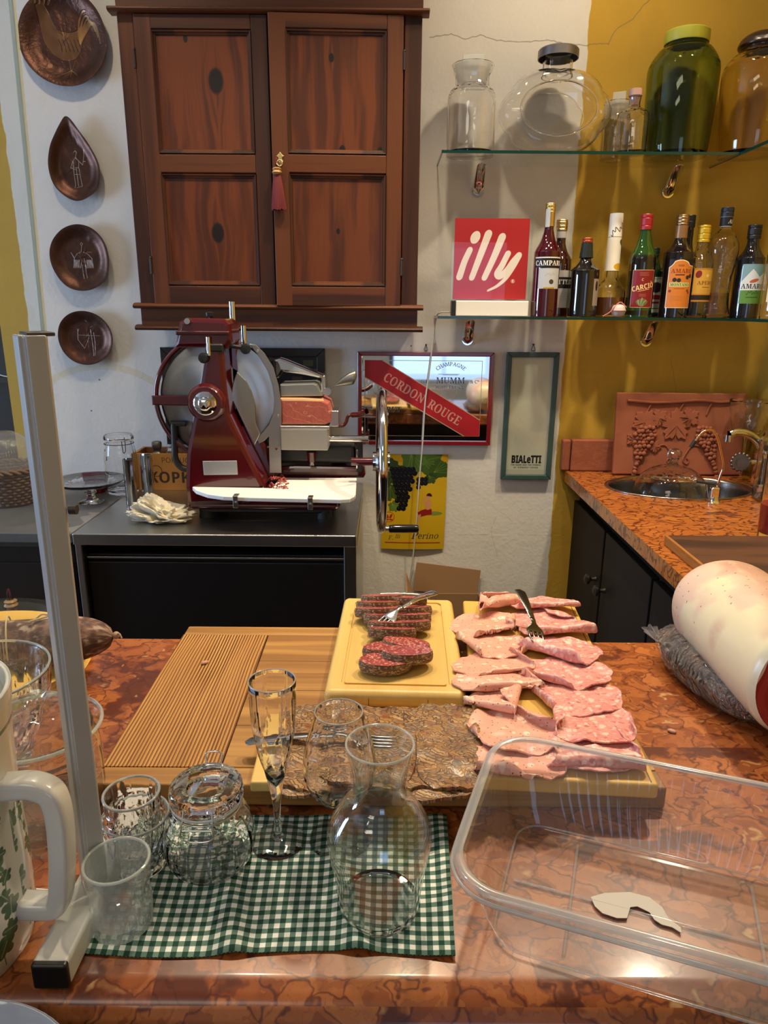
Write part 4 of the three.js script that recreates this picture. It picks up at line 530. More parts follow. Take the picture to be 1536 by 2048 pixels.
// ---------------------------------------------------------------- the red flywheel slicer
const enamel = phys(lin(0.075, 0.0035, 0.006), 0.2, { clearcoat: 1, clearcoatRoughness: 0.06 });
const turned = phys(lin(0.46, 0.455, 0.45), 0.3, { metalness: 1, anisotropy: 0.75, anisotropyRotation: 0, bumpMap: grey(8, 512, (u, v) => 0.5 + 0.5 * (hash(Math.floor(v * 512), 3) - 0.5)), bumpScale: 0.00005 });
{
  const S = thing('meat_slicer', 'dark red enamel flywheel meat slicer with round steel blade', 'slicer', [-0.40, T, -2.12]), q = (n, g, m, at, rot, label) => inWorld(S, n, g, m, at, rot, label);
  const axisZ = (pts, n = 64) => { const g = solidLathe(pts, n); g.rotateX(PI / 2); return g; };
  q('base', rbox(0.46, 0.065, 0.24, 0.02, 4), enamel, [-0.36, T + 0.062, -2.16]); q('base_plate', rbox(0.40, 0.02, 0.2, 0.008), black, [-0.36, T + 0.026, -2.16]);
  for (const [x, z] of [[-0.54, -2.08], [-0.54, -2.24], [-0.18, -2.08], [-0.18, -2.24]]) q('foot', cyl(0.02, 0.024, 0.028, 20), rubber, [x, T + 0.014, z]);
  q('column', poly([[-0.585, 1.03], [-0.588, 1.09], [-0.578, 1.19], [-0.552, 1.295], [-0.540, 1.338], [-0.528, 1.385], [-0.508, 1.47], [-0.502, 1.505], [-0.455, 1.505], [-0.452, 1.40], [-0.446, 1.302], [-0.408, 1.215], [-0.352, 1.095], [-0.362, 1.07], [-0.40, 1.04]], 0.10, 0.014), enamel, [0, 0, -2.132]);
  q('column_flank', poly([[-0.46, 1.50], [-0.43, 1.50], [-0.452, 1.39], [-0.415, 1.29], [-0.36, 1.19], [-0.328, 1.08], [-0.40, 1.06], [-0.46, 1.2]], 0.07, 0.01), enamel, [0, 0, -2.20]);
  q('blade', axisZ([[0, 0.010], [0.05, 0.010], [0.055, 0.006], [0.105, 0.006], [0.118, 0.000], [0.150, -0.002], [0.1775, -0.0065], [0.178, -0.008], [0, -0.010]], 96), turned, [-0.496, 1.333, -2.136]);
  q('blade_guard', (() => { const g = new THREE.TorusGeometry(0.187, 0.0075, 12, 60, 3.5); g.rotateZ(1.45); return g; })(), enamel, [-0.496, 1.333, -2.13]);
  q('guard_rim', (() => { const g = poly([...ring(0.194, 50, 1.45, 4.95), ...ring(0.186, 50, 4.95, 1.45)], 0.02, 0.002); return g; })(), enamel, [-0.496, 1.333, -2.15]);
  q('spoke', poly([[-0.688, 1.320], [-0.55, 1.318], [-0.55, 1.352], [-0.688, 1.348]], 0.018, 0.004), enamel, [0, 0, -2.118]);
  q('boss', axisZ([[0, 0.03], [0.045, 0.03], [0.054, 0.02], [0.056, 0], [0, 0]]), enamel, [-0.508, 1.338, -2.045]);
  q('hub_cap', axisZ([[0, 0.024], [0.012, 0.023], [0.018, 0.018], [0.020, 0.012], [0.028, 0.011], [0.033, 0.007], [0.034, 0], [0, 0]], 40), chrome, [-0.508, 1.338, -2.016]);
  q('blade_cover', poly([[-0.394, 1.498], [-0.376, 1.496], [-0.352, 1.472], [-0.328, 1.432], [-0.314, 1.38], [-0.307, 1.32], [-0.310, 1.25], [-0.312, 1.234], [-0.314, 1.115], [-0.35, 1.115], [-0.348, 1.228], [-0.362, 1.214], [-0.378, 1.206], [-0.386, 1.219], [-0.365, 1.24], [-0.346, 1.264], [-0.331, 1.30], [-0.327, 1.338], [-0.332, 1.38], [-0.344, 1.42], [-0.363, 1.455]], 0.005, 0.001), std(lin(0.42, 0.41, 0.40), 0.4, 1), [0, 0, -2.118]);
  for (const [x, y] of [[-0.371, 1.478], [-0.326, 1.19], [-0.318, 1.29]]) q('screw', axisZ([[0, 0.003], [0.004, 0.002], [0.005, 0], [0, 0]], 16), chrome, [x, y, -2.113]);
  q('slice_deflector', poly([[-0.433, 1.419], [-0.408, 1.394], [-0.392, 1.36], [-0.383, 1.32], [-0.383, 1.27], [-0.372, 1.237], [-0.390, 1.202], [-0.425, 1.275], [-0.455, 1.345], [-0.447, 1.385]], 0.008, 0.003), std(lin(0.46, 0.46, 0.42), 0.3, 1), [0, 0, -2.112], [0, 0.0, 0]);
  q('head', poly([[-0.592, 1.49], [-0.575, 1.56], [-0.555, 1.571], [-0.45, 1.569], [-0.432, 1.556], [-0.429, 1.51], [-0.444, 1.487], [-0.50, 1.49]], 0.13, 0.012), enamel, [0, 0, -2.17]);
  q('head_shelf', rbox(0.15, 0.012, 0.13, 0.004), std(lin(0.05, 0.004, 0.005), 0.35), [-0.51, 1.53, -2.10]);
  q('head_knob', axisZ([[0, 0.016], [0.008, 0.015], [0.010, 0.010], [0.010, 0], [0, 0]], 24), chrome, [-0.548, 1.562, -2.042]);
  q('black_knob', solidLathe([[0, 0], [0.006, 0], [0.006, 0.006], [0.013, 0.008], [0.014, 0.018], [0, 0.021]], 24), black, [-0.497, 1.567, -2.09]);
  q('sharpener_pin', cyl(0.006, 0.006, 0.05, 16), chrome, [-0.492, 1.495, -2.025]); q('sharpener_block', rbox(0.05, 0.024, 0.04, 0.006), black, [-0.478, 1.49, -2.05]);
  q('black_knob', axisZ([[0, 0.02], [0.012, 0.018], [0.015, 0.008], [0.010, 0], [0, 0]], 24), black, [-0.508, 1.463, -2.032]); q('knob_arm', tube([[-0.478, 1.50, -2.06], [-0.44, 1.495, -2.06], [-0.402, 1.49, -2.06]], 0.006, 16, 10), black); q('black_knob', axisZ([[0, 0.02], [0.012, 0.018], [0.015, 0.008], [0.010, 0], [0, 0]], 24), black, [-0.396, 1.487, -2.068]);
  q('guide_rod', cyl(0.0105, 0.0105, 0.26, 24), chrome, [-0.459, 1.486, -2.21]); q('guide_rod', cyl(0.009, 0.009, 0.2, 24), chrome, [-0.428, 1.447, -2.21]);
  q('name_plate', rbox(0.10, 0.042, 0.003, 0.002), std(lin(0.55, 0.55, 0.54), 0.35, 0.6), [-0.480, 1.148, -2.0315], [0, 0, 0.02]);
  // carriage
  q('carriage_table', rbox(0.142, 0.066, 0.19, 0.004), std(lin(0.42, 0.40, 0.36), 0.45, 0.5), [-0.241, 1.220, -2.20]); q('carriage_lip', rbox(0.15, 0.010, 0.2, 0.003), steel, [-0.239, 1.256, -2.205]);
  q('press_plate', poly([[-0.315, 1.342], [-0.188, 1.345], [-0.205, 1.378], [-0.215, 1.382], [-0.315, 1.378]], 0.12, 0.003), std(lin(0.40, 0.41, 0.38), 0.4, 0.9), [0, 0, -2.27]);
  q('press_arm', poly([[-0.336, 1.45], [-0.318, 1.455], [-0.300, 1.45], [-0.185, 1.404], [-0.186, 1.392], [-0.255, 1.405], [-0.31, 1.412], [-0.322, 1.395], [-0.338, 1.39]], 0.04, 0.008), chrome, [0, 0, -2.22]);
  q('arm_bracket', joined([moved(cyl(0.012, 0.012, 0.03, 20), 0, 0, 0, PI / 2), moved(rbox(0.012, 0.06, 0.016, 0.004), -0.012, 0.018, 0)]), steel, [-0.176, 1.355, -2.19]);
  q('paddle_handle', sheet((u, v) => { const a = u * 2 * PI, w = v < 0.35 ? mix(0.006, 0.010, v / 0.35) : mix(0.010, 0.026, sin((v - 0.35) / 0.65 * PI * 0.62) / sin(PI * 0.62)) * (v > 0.92 ? Math.sqrt(Math.max(0, (1 - v) / 0.08)) : 1), x = mix(-0.176, -0.086, v), y = 1.352 + 0.062 * Math.pow(v, 0.75) - 0.015 * v * v; return [x + 0.1 * w * cos(a), y + w * 0.75 * cos(a) * (v < 0.3 ? 0.6 : 1), -2.185 + 0.004 * sin(a) + 0.3 * w * sin(a)]; }, 24, 24, true), std(lin(0.36, 0.35, 0.31), 0.35, 1));
  q('splash_disc', (() => { const g = annulus(0.008, 0.055, 0.003, 48); return g; })(), pane, [-0.138, 1.385, -2.20]);
  q('end_stop', rbox(0.03, 0.05, 0.12, 0.004), steel, [-0.155, 1.275, -2.22]);
  q('feed_crank', tube([[-0.152, 1.250, -2.19], [-0.128, 1.251, -2.19], [-0.119, 1.262, -2.19], [-0.113, 1.279, -2.19], [-0.098, 1.284, -2.19]], 0.0055, 24, 10), enamel); q('crank_grip', tube([[-0.10, 1.283, -2.19], [-0.075, 1.288, -2.17], [-0.055, 1.300, -2.15]], 0.0085, 16, 12), enamel);
  q('slide_rod', moved(cyl(0.011, 0.011, 0.26, 24), 0, 0, 0, 0, 0, PI / 2), chrome, [-0.18, 1.212, -2.17]); q('slide_rod', moved(cyl(0.009, 0.009, 0.26, 24), 0, 0, 0, 0, 0, PI / 2), chrome, [-0.18, 1.190, -2.24]);
  q('rod_support', rbox(0.02, 0.10, 0.03, 0.004), black, [-0.078, 1.155, -2.19]); q('rod_support_plate', rbox(0.006, 0.06, 0.02, 0.002), chrome, [-0.085, 1.15, -2.172]);
  q('bed', poly([[-0.36, 1.085], [-0.065, 1.085], [-0.058, 1.098], [-0.062, 1.128], [-0.09, 1.122], [-0.28, 1.124], [-0.36, 1.118]], 0.09, 0.008), enamel, [0, 0, -2.27]);
  q('gear_case', rbox(0.30, 0.06, 0.12, 0.015), black, [-0.24, 1.16, -2.24]); q('gear_boss', cyl(0.016, 0.012, 0.03, 20), enamel, [-0.225, 1.158, -2.155]); q('gear_boss_tip', cyl(0.006, 0.01, 0.012, 16), chrome, [-0.225, 1.138, -2.155]);
  q('rear_column', rbox(0.05, 0.17, 0.05, 0.01), enamel, [-0.15, 1.10, -2.30]);
  q('side_lever', joined([tube([[-0.645, 1.262, -2.13], [-0.60, 1.262, -2.13]], 0.009, 8, 12), tube([[-0.636, 1.262, -2.13], [-0.638, 1.20, -2.13], [-0.638, 1.15, -2.13], [-0.62, 1.125, -2.13], [-0.58, 1.12, -2.13]], 0.010, 30, 12)]), iron);
  // receiving board with its two clamps
  q('receiving_board', moved(poly([[-0.565, 2.030], [-0.545, 1.99], [-0.50, 1.945], [-0.45, 1.922], [-0.375, 1.912], [-0.12, 1.898], [-0.096, 1.905], [-0.083, 1.93], [-0.081, 1.96], [-0.086, 2.16], [-0.325, 2.155], [-0.33, 2.022]].map(([x, z]) => [x, z]), 0.012, 0.002), 0, 0, 0, -PI / 2), white, [0, 1.079, 0], [0, 0, 0], 'white plastic board');
  for (const x of [-0.415, -0.205]) { const z = x < -0.3 ? -1.918 : -1.906; q('board_clamp', joined([moved(rbox(0.014, 0.034, 0.006, 0.002), 0, -0.012, 0.006), moved(rbox(0.014, 0.004, 0.03, 0.001), 0, 0.004, -0.006), moved(cyl(0.004, 0.004, 0.01, 12), 0, -0.014, 0.011, PI / 2)]), steel, [x, 1.089, z]); }
  q('board_stay', rbox(0.02, 0.014, 0.16, 0.003), black, [-0.415, 1.073, -2.00]); q('board_stay', rbox(0.02, 0.014, 0.16, 0.003), black, [-0.205, 1.073, -2.00]);
  // flywheel at the right, seen from its edge
  const wheel = q('flywheel', new THREE.TorusGeometry(0.205, 0.0125, 16, 72).rotateY(PI / 2), chrome, [-0.010, 1.156, -2.10], [0, 0.035, 0]);
  for (let k = 0; k < 3; k++) { const a = 0.5 + k * 2 * PI / 3; part(wheel, 'wheel_spoke', tube([[0, 0.02 * cos(a), 0.02 * sin(a)], [0, 0.2 * cos(a), 0.2 * sin(a)]], 0.008, 8, 10), chrome); }
  part(wheel, 'wheel_hub', moved(cyl(0.03, 0.03, 0.05, 24), 0, 0, 0, 0, 0, PI / 2), chrome); part(wheel, 'axle', moved(cyl(0.012, 0.012, 0.08, 20), -0.05, 0, 0, 0, 0, PI / 2), enamel);
  part(wheel, 'handle_collar', moved(cyl(0.008, 0.008, 0.02, 16), 0.016, -0.203, 0.03, 0, 0, PI / 2), chrome); part(wheel, 'handle', moved(solidLathe(curve([[0, 0], [0.010, 0], [0.0125, 0.008], [0.013, 0.05], [0.012, 0.085], [0.008, 0.092], [0, 0.092]], 30), 24), 0.024, -0.203, 0.03, 0, 0, -PI / 2), phys(lin(0.012, 0.012, 0.014), 0.12, { clearcoat: 1 }), [0, 0, 0], [0, 0, 0], 'black handle');
}
const hamTex = dataTex(256, 256, (u, v) => { const w = fbm(u * 3, v * 3, 3), s = Math.abs(sin((u * 2.2 + v * 3 + w * 2.2) * 3)), fine = fbm(u * 40, v * 12, 3); let c = mix3([0.66, 0.32, 0.28], [0.75, 0.42, 0.36], fine); c = mix3(c, [0.86, 0.66, 0.56], (1 - smooth(0.0, 0.13, s)) * 0.8); return mix3(c, [0.80, 0.62, 0.46], smooth(0.24, 0.1, v + 0.1 * (w - 0.5))); });
{
  const g = poly([[-0.312, 1.262], [-0.18, 1.262], [-0.164, 1.268], [-0.161, 1.30], [-0.168, 1.326], [-0.19, 1.337], [-0.25, 1.340], [-0.312, 1.340]], 0.13, 0.006), p = g.attributes.position, uv = g.attributes.uv; for (let i = 0; i < p.count; i++) uv.setXY(i, (p.getX(i) + 0.312) / 0.15, (p.getY(i) - 1.262) / 0.08 * 0.98 + 0.01 + p.getZ(i));
  single('ham_piece', 'cut cured ham clamped on the slicer carriage', 'ham', g, phys(0xffffff, 0.35, { map: hamTex }), [0, 0, -2.255]);
}
const shredMat = std(lin(0.32, 0.05, 0.035), 0.5), paleShred = std(lin(0.55, 0.28, 0.2), 0.55);
function shreds(label, x, y, z, n, sx, sz) { const gs = []; for (let i = 0; i < n; i++) { const a = rr(0, 6.3), l = rr(0.008, 0.02), ox = rr(-sx, sx), oz = rr(-sz, sz), oy = rr(0.001, 0.010); gs.push(tube([[ox, oy, oz], [ox + l * 0.5 * cos(a), oy + rr(0, 0.005), oz + l * 0.5 * sin(a)], [ox + l * cos(a), oy - 0.0005, oz + l * sin(a)]], rr(0.0012, 0.0026), 6, 6)); } return single('meat_scraps', label, 'meat scraps', joined(gs), shredMat, [x, y, z]); }
shreds('little heap of red meat shreds at the foot of the slicer column', -0.318, 1.093, -2.10, 34, 0.022, 0.03); shreds('red meat shreds lying on the white receiving board', -0.305, 1.092, -2.02, 16, 0.03, 0.012);
// ---------------------------------------------------------------- things on the steel table and the slate counter
{
  const g = mergeVertices(new THREE.IcosahedronGeometry(1, 26).deleteAttribute('normal').deleteAttribute('uv')), p = g.attributes.position, n3 = (x, y, z, k) => (noise(x + k, y) + noise(y + k, z + 3) + noise(z + k, x + 7)) / 3;
  for (let i = 0; i < p.count; i++) { const x = p.getX(i), y = p.getY(i), z = p.getZ(i), w = n3(x * 2, y * 2, z * 2, 1), rg = 1 - Math.abs(2 * n3(x * 3.4 + w * 2, y * 3.4, z * 3.4 + w * 2, 5) - 1) * 2.2, rf = 1 - Math.abs(2 * n3(x * 7 + w, y * 7 + w, z * 7, 9) - 1) * 2, r = 0.62 + 0.55 * rg + 0.16 * rf, tall = 0.050 * (0.62 + 0.5 * Math.exp(-Math.pow((x + 0.45) * 2.2, 2))); p.setXYZ(i, x * 0.082 * r + 0.012 * (n3(x * 4, y * 4, z * 4, 20) - 0.5), Math.max(0, tall * (y * 0.75 + 0.5) * r), z * 0.052 * r); }
  g.computeVertexNormals(); const flat = toCreasedNormals(g, 0.5);
  single('crumpled_paper', 'crumpled cream paper towel beside the slicer foot', 'paper towel', flat, std(lin(0.62, 0.57, 0.44), 0.9), [-0.660, T + 0.001, -2.03]);
}
function steelTube(label, x, z, r, h) { single('steel_tube', label, 'tube', solidLathe([[r * 0.9, 0], [r, 0], [r, h], [r * 0.92, h], [r * 0.9, h - 0.003], [r * 0.9, 0]], 40), std(lin(0.62, 0.61, 0.58), 0.14, 1), [x, T + 0.0005, z]); }
steelTube('upright steel tube before the wooden crate', -0.815, -2.215, 0.0178, 0.148); steelTube('thicker upright steel tube touching the wooden crate', -0.800, -2.335, 0.0205, 0.138);
function clipJar(name, label, at, r, h, neck, glassMat, group) {
  const t = thing(name, label, 'jar', at, 0, group), sealMat = std(lin(0.75, 0.74, 0.70), 0.6);
  part(t, 'jar_body', shell(curve([[0, 0], [r * 0.88, 0], [r, r * 0.12], [r * 1.0, h * 0.45], [r * 0.97, h * 0.66], [neck * 1.02, h * 0.82], [neck, h * 0.86], [neck, h * 0.9]], 50), 0.003, 0.006), glassMat);
  part(t, 'seal', new THREE.TorusGeometry(neck * 1.0, 0.0022, 8, 40).rotateX(PI / 2), sealMat, [0, h * 0.91, 0]);
  part(t, 'lid', solidLathe([[0, h * 0.925], [neck * 0.8, h * 0.925], [neck * 1.06, h * 0.92], [neck * 1.06, h * 0.965], [neck * 0.95, h], [0, h * 0.995]], 44), glassMat);
  part(t, 'wire_clip', joined([new THREE.TorusGeometry(neck * 1.04, 0.0013, 6, 48).rotateX(PI / 2).translate(0, h * 0.85, 0), tube([[neck * 0.72, h * 0.98, neck * 0.80], [neck * 0.78, h * 0.92, neck * 0.90], [neck * 0.80, h * 0.84, neck * 0.95], [neck * 0.76, h * 0.74, neck * 0.98], [neck * 0.66, h * 0.72, neck * 1.02], [neck * 0.6, h * 0.8, neck * 1.0], [neck * 0.55, h * 0.92, neck * 0.96]], 0.0014, 40, 6)]), iron);
  return t;
}
clipJar('clip_top_jar', 'clear clip top jar standing between cake stand and steel tubes', [-0.900, T, -2.375], 0.054, 0.20, 0.046, glass);
{
  const t = thing('cake_stand', 'clear glass cake stand with shallow plate on a short stem', 'cake stand', [-0.955, T, -2.235]);
  part(t, 'stem', solidLathe(curve([[0, 0], [0.036, 0], [0.038, 0.004], [0.016, 0.012], [0.013, 0.026], [0.019, 0.034], [0.014, 0.044], [0.022, 0.052], [0, 0.054]], 40), 40), glass);
  part(t, 'plate', solidLathe(curve([[0, 0.054], [0.05, 0.054], [0.09, 0.062], [0.112, 0.074], [0.114, 0.077], [0.108, 0.076], [0.085, 0.067], [0.05, 0.059], [0, 0.058]], 50), 64), glass);
  single('red_cup', 'small dark red tapered cup behind the glass cake stand', 'cup', solidLathe([[0, 0], [0.03, 0], [0.043, 0.058], [0.041, 0.058], [0.029, 0.003], [0, 0.003]], 40), std(lin(0.12, 0.006, 0.012), 0.3), [-0.99, T + 0.0005, -2.37]);
}
{
  const t = thing('wine_crate', 'small wooden port wine crate with dark stencilled letters', 'crate', [-0.70, T, -2.45]), pine = wood(21, [0.66, 0.44, 0.20], [0.50, 0.30, 0.12], 7, 256, 512), m = std(0xffffff, 0.7, 0, { map: scaled(pine, 2, 1) });
  const face = canvas(900, 400, (g, W, H) => { g.fillStyle = '#94672f'; g.fillRect(0, 0, W, H); for (let y = 0; y < H; y += 3) { g.strokeStyle = `rgba(${rnd() > 0.5 ? '160,115,60' : '110,70,30'},0.22)`; g.beginPath(); g.moveTo(0, y + 3 * rnd()); g.bezierCurveTo(W * 0.3, y + 6 * rnd(), W * 0.6, y - 4 * rnd(), W, y + 3 * rnd()); g.stroke(); } text(g, 'PORTUGAL', '78px sans-serif', '#3c2412', 300, 70, 'left', 420); text(g, 'KOPKE', 'bold 170px sans-serif', '#2c1a10', 150, 260, 'left'); g.strokeStyle = 'rgba(60,36,18,0.8)'; g.lineWidth = 10; g.beginPath(); g.arc(240, 190, 60, 0, 7); g.stroke(); });
  part(t, 'front_board', box(0.30, 0.128, 0.010), std(0xffffff, 0.7, 0, { map: face }), [-0.02, 0.0645, 0.045]); part(t, 'back_board', uvMetres(box(0.30, 0.128, 0.010), 'x'), m, [-0.02, 0.0645, -0.075]);
  for (const x of [-0.165, 0.125]) part(t, 'end_board', uvMetres(box(0.010, 0.128, 0.11), 'z'), m, [x, 0.0645, -0.015]); part(t, 'floor_board', uvMetres(box(0.28, 0.008, 0.11), 'x'), m, [-0.02, 0.0055, -0.015]);
  single('pepper_mill', 'dark metal mill head sticking out of the wooden crate', 'mill', solidLathe(curve([[0, 0], [0.018, 0], [0.018, 0.09], [0.020, 0.105], [0.012, 0.115], [0.016, 0.13], [0.017, 0.145], [0.012, 0.15], [0, 0.151]], 44), 28), std(lin(0.16, 0.15, 0.13), 0.4, 0.8), [-0.80, T + 0.011, -2.46]);
  single('metal_flask', 'shiny steel bottle top lying in the wooden crate', 'flask', solidLathe(curve([[0, 0], [0.02, 0], [0.021, 0.08], [0.021, 0.12], [0.014, 0.13], [0, 0.131]], 30), 28), steel, [-0.745, T + 0.011, -2.455]);
}
{
  const t = thing('wicker_basket', 'brown wicker basket holding the ribbed glass bowl', 'basket', [-1.205, T, -2.225]), cane = std(lin(0.16, 0.085, 0.045), 0.7), rows = 11;
  for (let j = 0; j < rows; j++) { const y = 0.008 + j * 0.0098, r0 = 0.068 + 0.0032 * j, pts = []; for (let i = 0; i < 44; i++) { const a = i / 44 * 2 * PI, r = r0 + 0.0028 * ((i + j) % 2 ? 1 : -1); pts.push([r * cos(a), y, r * sin(a)]); } part(t, 'woven_row', tube(pts, 0.0048, 132, 6, true), cane); }
  for (let i = 0; i < 22; i++) { const a = (i + 0.5) / 22 * 2 * PI; part(t, 'stake', tube([[0.068 * cos(a), 0.004, 0.068 * sin(a)], [0.104 * cos(a), 0.118, 0.104 * sin(a)]], 0.003, 4, 6), cane); }
  for (const s of [0, 1]) { const pts = []; for (let i = 0; i < 60; i++) { const a = i / 60 * 2 * PI, r = 0.104 + 0.005 * cos(a * 14 + s * PI); pts.push([r * cos(a), 0.117 + 0.005 * sin(a * 14 + s * PI), r * sin(a)]); } part(t, 'rim_braid', tube(pts, 0.0052, 180, 7, true), cane); }
  part(t, 'handle_loop', tube([[0.10, 0.118, 0.02], [0.125, 0.135, 0.015], [0.128, 0.115, -0.01], [0.10, 0.115, -0.02]], 0.006, 30, 8), cane); part(t, 'bottom', moved(cyl(0.068, 0.068, 0.006, 32), 0, 0.004, 0), cane);
  const b = sheet((u, v) => { const a = u * 2 * PI, r = 0.088 * sin(Math.min(1, v * 1.02) * PI * 0.5 + 0.02) * (1 + 0.012 * sin(u * 2 * PI * 60)), y = 0.16 * Math.pow(cos(v * PI * 0.5), 0.75); return [r * cos(a), y, r * sin(a)]; }, 240, 30, true);
  single('ribbed_glass_bowl', 'ribbed clear glass bowl turned upside down in the wicker basket', 'bowl', b, phys(lin(0.92, 0.93, 0.96), 0.04, { transmission: 0.9, thickness: 0, ior: 1.6 }), [-1.205, T + 0.075, -2.225]);
}
{
  const t = thing('alcove_dresser', 'tall dark dresser standing in the dim alcove', 'dresser', [-1.85, 0, -3.2]);
  part(t, 'carcass', uvMetres(rbox(0.9, 2.1, 0.3, 0.004)), darkWood, [0, 1.05, -0.1]); for (const y of [0.95, 1.3, 1.65]) part(t, 'shelf_board', uvMetres(rbox(0.88, 0.025, 0.16, 0.003), 'x'), darkWood, [0, y, 0.13]); part(t, 'side_board', uvMetres(rbox(0.03, 2.1, 0.2, 0.003)), darkWood, [0.44, 1.05, 0.12]);
  const g = thing('display_plate', 'dark glazed plate with pale rim on the alcove dresser', 'plate', [-1.56, 1.3125, -3.02]); part(g, 'dish', moved(solidLathe([[0, 0], [0.10, 0.003], [0.145, 0.016], [0.146, 0.02], [0.10, 0.008], [0, 0.005]], 48), 0, 0.145, 0, PI / 2), std(lin(0.03, 0.035, 0.04), 0.2)); part(g, 'rim_line', new THREE.TorusGeometry(0.144, 0.0025, 8, 60), white, [0, 0.145, 0.019]);
}
// ---------------------------------------------------------------- the sink corner
const clay = std(0xffffff, 0.8, 0, { map: dataTex(256, 256, (u, v) => mix3([0.52, 0.28, 0.19], [0.62, 0.36, 0.25], fbm(u * 12, v * 12, 4))), bumpMap: plasterBump, bumpScale: 0.0008 });
{
  const t = thing('clay_upstand', 'terracotta tile upstand along the wall behind the worktop', 'upstand', [0.96, C, -2.515]);
  inWorld(t, 'tile', rbox(0.03, 0.115, 0.034, 0.008, 3), clay, [0.652, C + 0.058, -2.520]); inWorld(t, 'tile', rbox(0.20, 0.115, 0.034, 0.006, 3), clay, [0.770, C + 0.058, -2.520]); inWorld(t, 'tile', rbox(0.20, 0.115, 0.034, 0.006, 3), clay, [0.973, C + 0.058, -2.520]); inWorld(t, 'tile', rbox(0.20, 0.115, 0.034, 0.006, 3), clay, [1.176, C + 0.058, -2.520]);
}
{
  const t = thing('clay_relief', 'terracotta relief tile with grapes and vine leaves leaning on the wall', 'relief tile', [1.03, C + 0.002, -2.452]); t.rotation.x = -0.13;
  part(t, 'slab', uvMetres(rbox(0.45, 0.285, 0.018, 0.005)), clay, [0, 0.1435, 0]);
  part(t, 'branch', tube([[-0.19, 0.258, 0.012], [-0.10, 0.252, 0.014], [-0.02, 0.254, 0.013], [0.06, 0.260, 0.014], [0.13, 0.255, 0.013], [0.21, 0.262, 0.012]], 0.0055, 50, 10), clay);
  const cluster = (cx, top, n, lean) => { const gs = []; let row = 0, left = n, y = top; while (left > 0) { const k = Math.max(1, Math.min(left, Math.round((row < 3 ? 4 + row : 7 - row * 0.62)))); for (let i = 0; i < k; i++) gs.push(new THREE.SphereGeometry(0.0085, 10, 8).translate(cx + lean * row + (i - (k - 1) / 2) * 0.0135 + rr(-0.002, 0.002), y + rr(-0.003, 0.003), 0.011 + rr(0, 0.008))); left -= k; row++; y -= 0.0128; } return joined(gs); };
  part(t, 'grape_cluster', cluster(-0.115, 0.165, 44, -0.003), clay); part(t, 'grape_cluster', cluster(0.085, 0.165, 44, 0.004), clay);
  const leaf = (s) => { const P = []; for (let i = 0; i < 60; i++) { const a = i / 60 * 2 * PI, r = s * (0.55 + 0.32 * Math.pow(Math.abs(cos(2.5 * (a + PI / 2))), 1.2) + 0.08 * sin(15 * a)); P.push([r * cos(a), r * sin(a)]); } return poly(P, 0.006, 0.002); };
  for (const [x, y, s, r] of [[-0.015, 0.175, 0.065, PI], [-0.125, 0.185, 0.05, 2.6], [0.03, 0.20, 0.04, 2.2], [-0.075, 0.20, 0.036, 3.6], [-0.16, 0.125, 0.03, 1.6], [-0.085, 0.10, 0.026, 3.9]]) { const l = part(t, 'leaf', leaf(s), clay, [x, y, 0.009], [0, 0, r]); part(l, 'vein', joined([0, 0.7, -0.7].map((a) => tube([[0, 0, 0.006], [s * 0.35 * sin(a), s * 0.35 * cos(a), 0.0075], [s * 0.75 * sin(a), s * 0.75 * cos(a), 0.006]], 0.0012, 8, 6))), clay); }
  for (const k of [-1, 1]) part(t, 'tendril', tube([[k * 0.08, 0.10, 0.011], [k * 0.05, 0.105, 0.011], [k * 0.032, 0.085, 0.011], [k * 0.018, 0.05, 0.011], [k * 0.032, 0.04, 0.011], [k * 0.038, 0.052, 0.011], [k * 0.03, 0.06, 0.011]], 0.0025, 50, 8), clay);
  for (const [x, y] of [[-0.10, 0.235], [0.01, 0.235], [0.11, 0.24]]) part(t, 'stalk', tube([[x, y + 0.02, 0.012], [x - 0.012, y, 0.012], [x - 0.022, y - 0.03, 0.011]], 0.003, 16, 8), clay);
}
{
  const t = thing('round_sink', 'round stainless steel sink let into the marble worktop', 'sink', [SX, C, SZ]);
  const g = solidLathe(curve([[1.0, 0.0005], [1.0, 0.004], [0.97, 0.005], [0.945, 0.0005], [0.93, -0.01], [0.90, -0.06], [0.82, -0.10], [0.6, -0.112], [0.05, -0.114]], 60), 72); g.scale(SRX, 1, SRZ); part(t, 'basin', g, std(lin(0.34, 0.33, 0.30), 0.25, 1, { side: THREE.DoubleSide }));
  part(t, 'drain', solidLathe([[0, 0.003], [0.018, 0.003], [0.024, 0.001], [0.024, 0], [0, 0]], 28), chrome, [0, -0.113, 0]);
  const d = thing('glass_cloche', 'clear glass cloche with round knob standing in the sink', 'cloche', [0.945, C - 0.1135, -2.275]);
  const out = curve([[0.122, 0.0], [0.122, 0.06], [0.118, 0.10], [0.10, 0.145], [0.065, 0.175], [0.025, 0.187], [0, 0.188]], 40); part(d, 'dome', shellDome(out, 0.003), glass);
  part(d, 'knob', solidLathe(curve([[0, 0.187], [0.016, 0.188], [0.012, 0.2], [0.013, 0.206], [0.022, 0.22], [0.020, 0.235], [0.008, 0.243], [0, 0.2435]], 36), 32), glass);
}
function shellDome(o, w) { const inner = [...o].reverse().map(([x, y]) => [Math.max(0, x - w), Math.max(0, y - w * (y / 0.188))]); return solidLathe([...o.slice().reverse().map((p) => p), ...inner.slice().reverse()].reverse(), 56); }
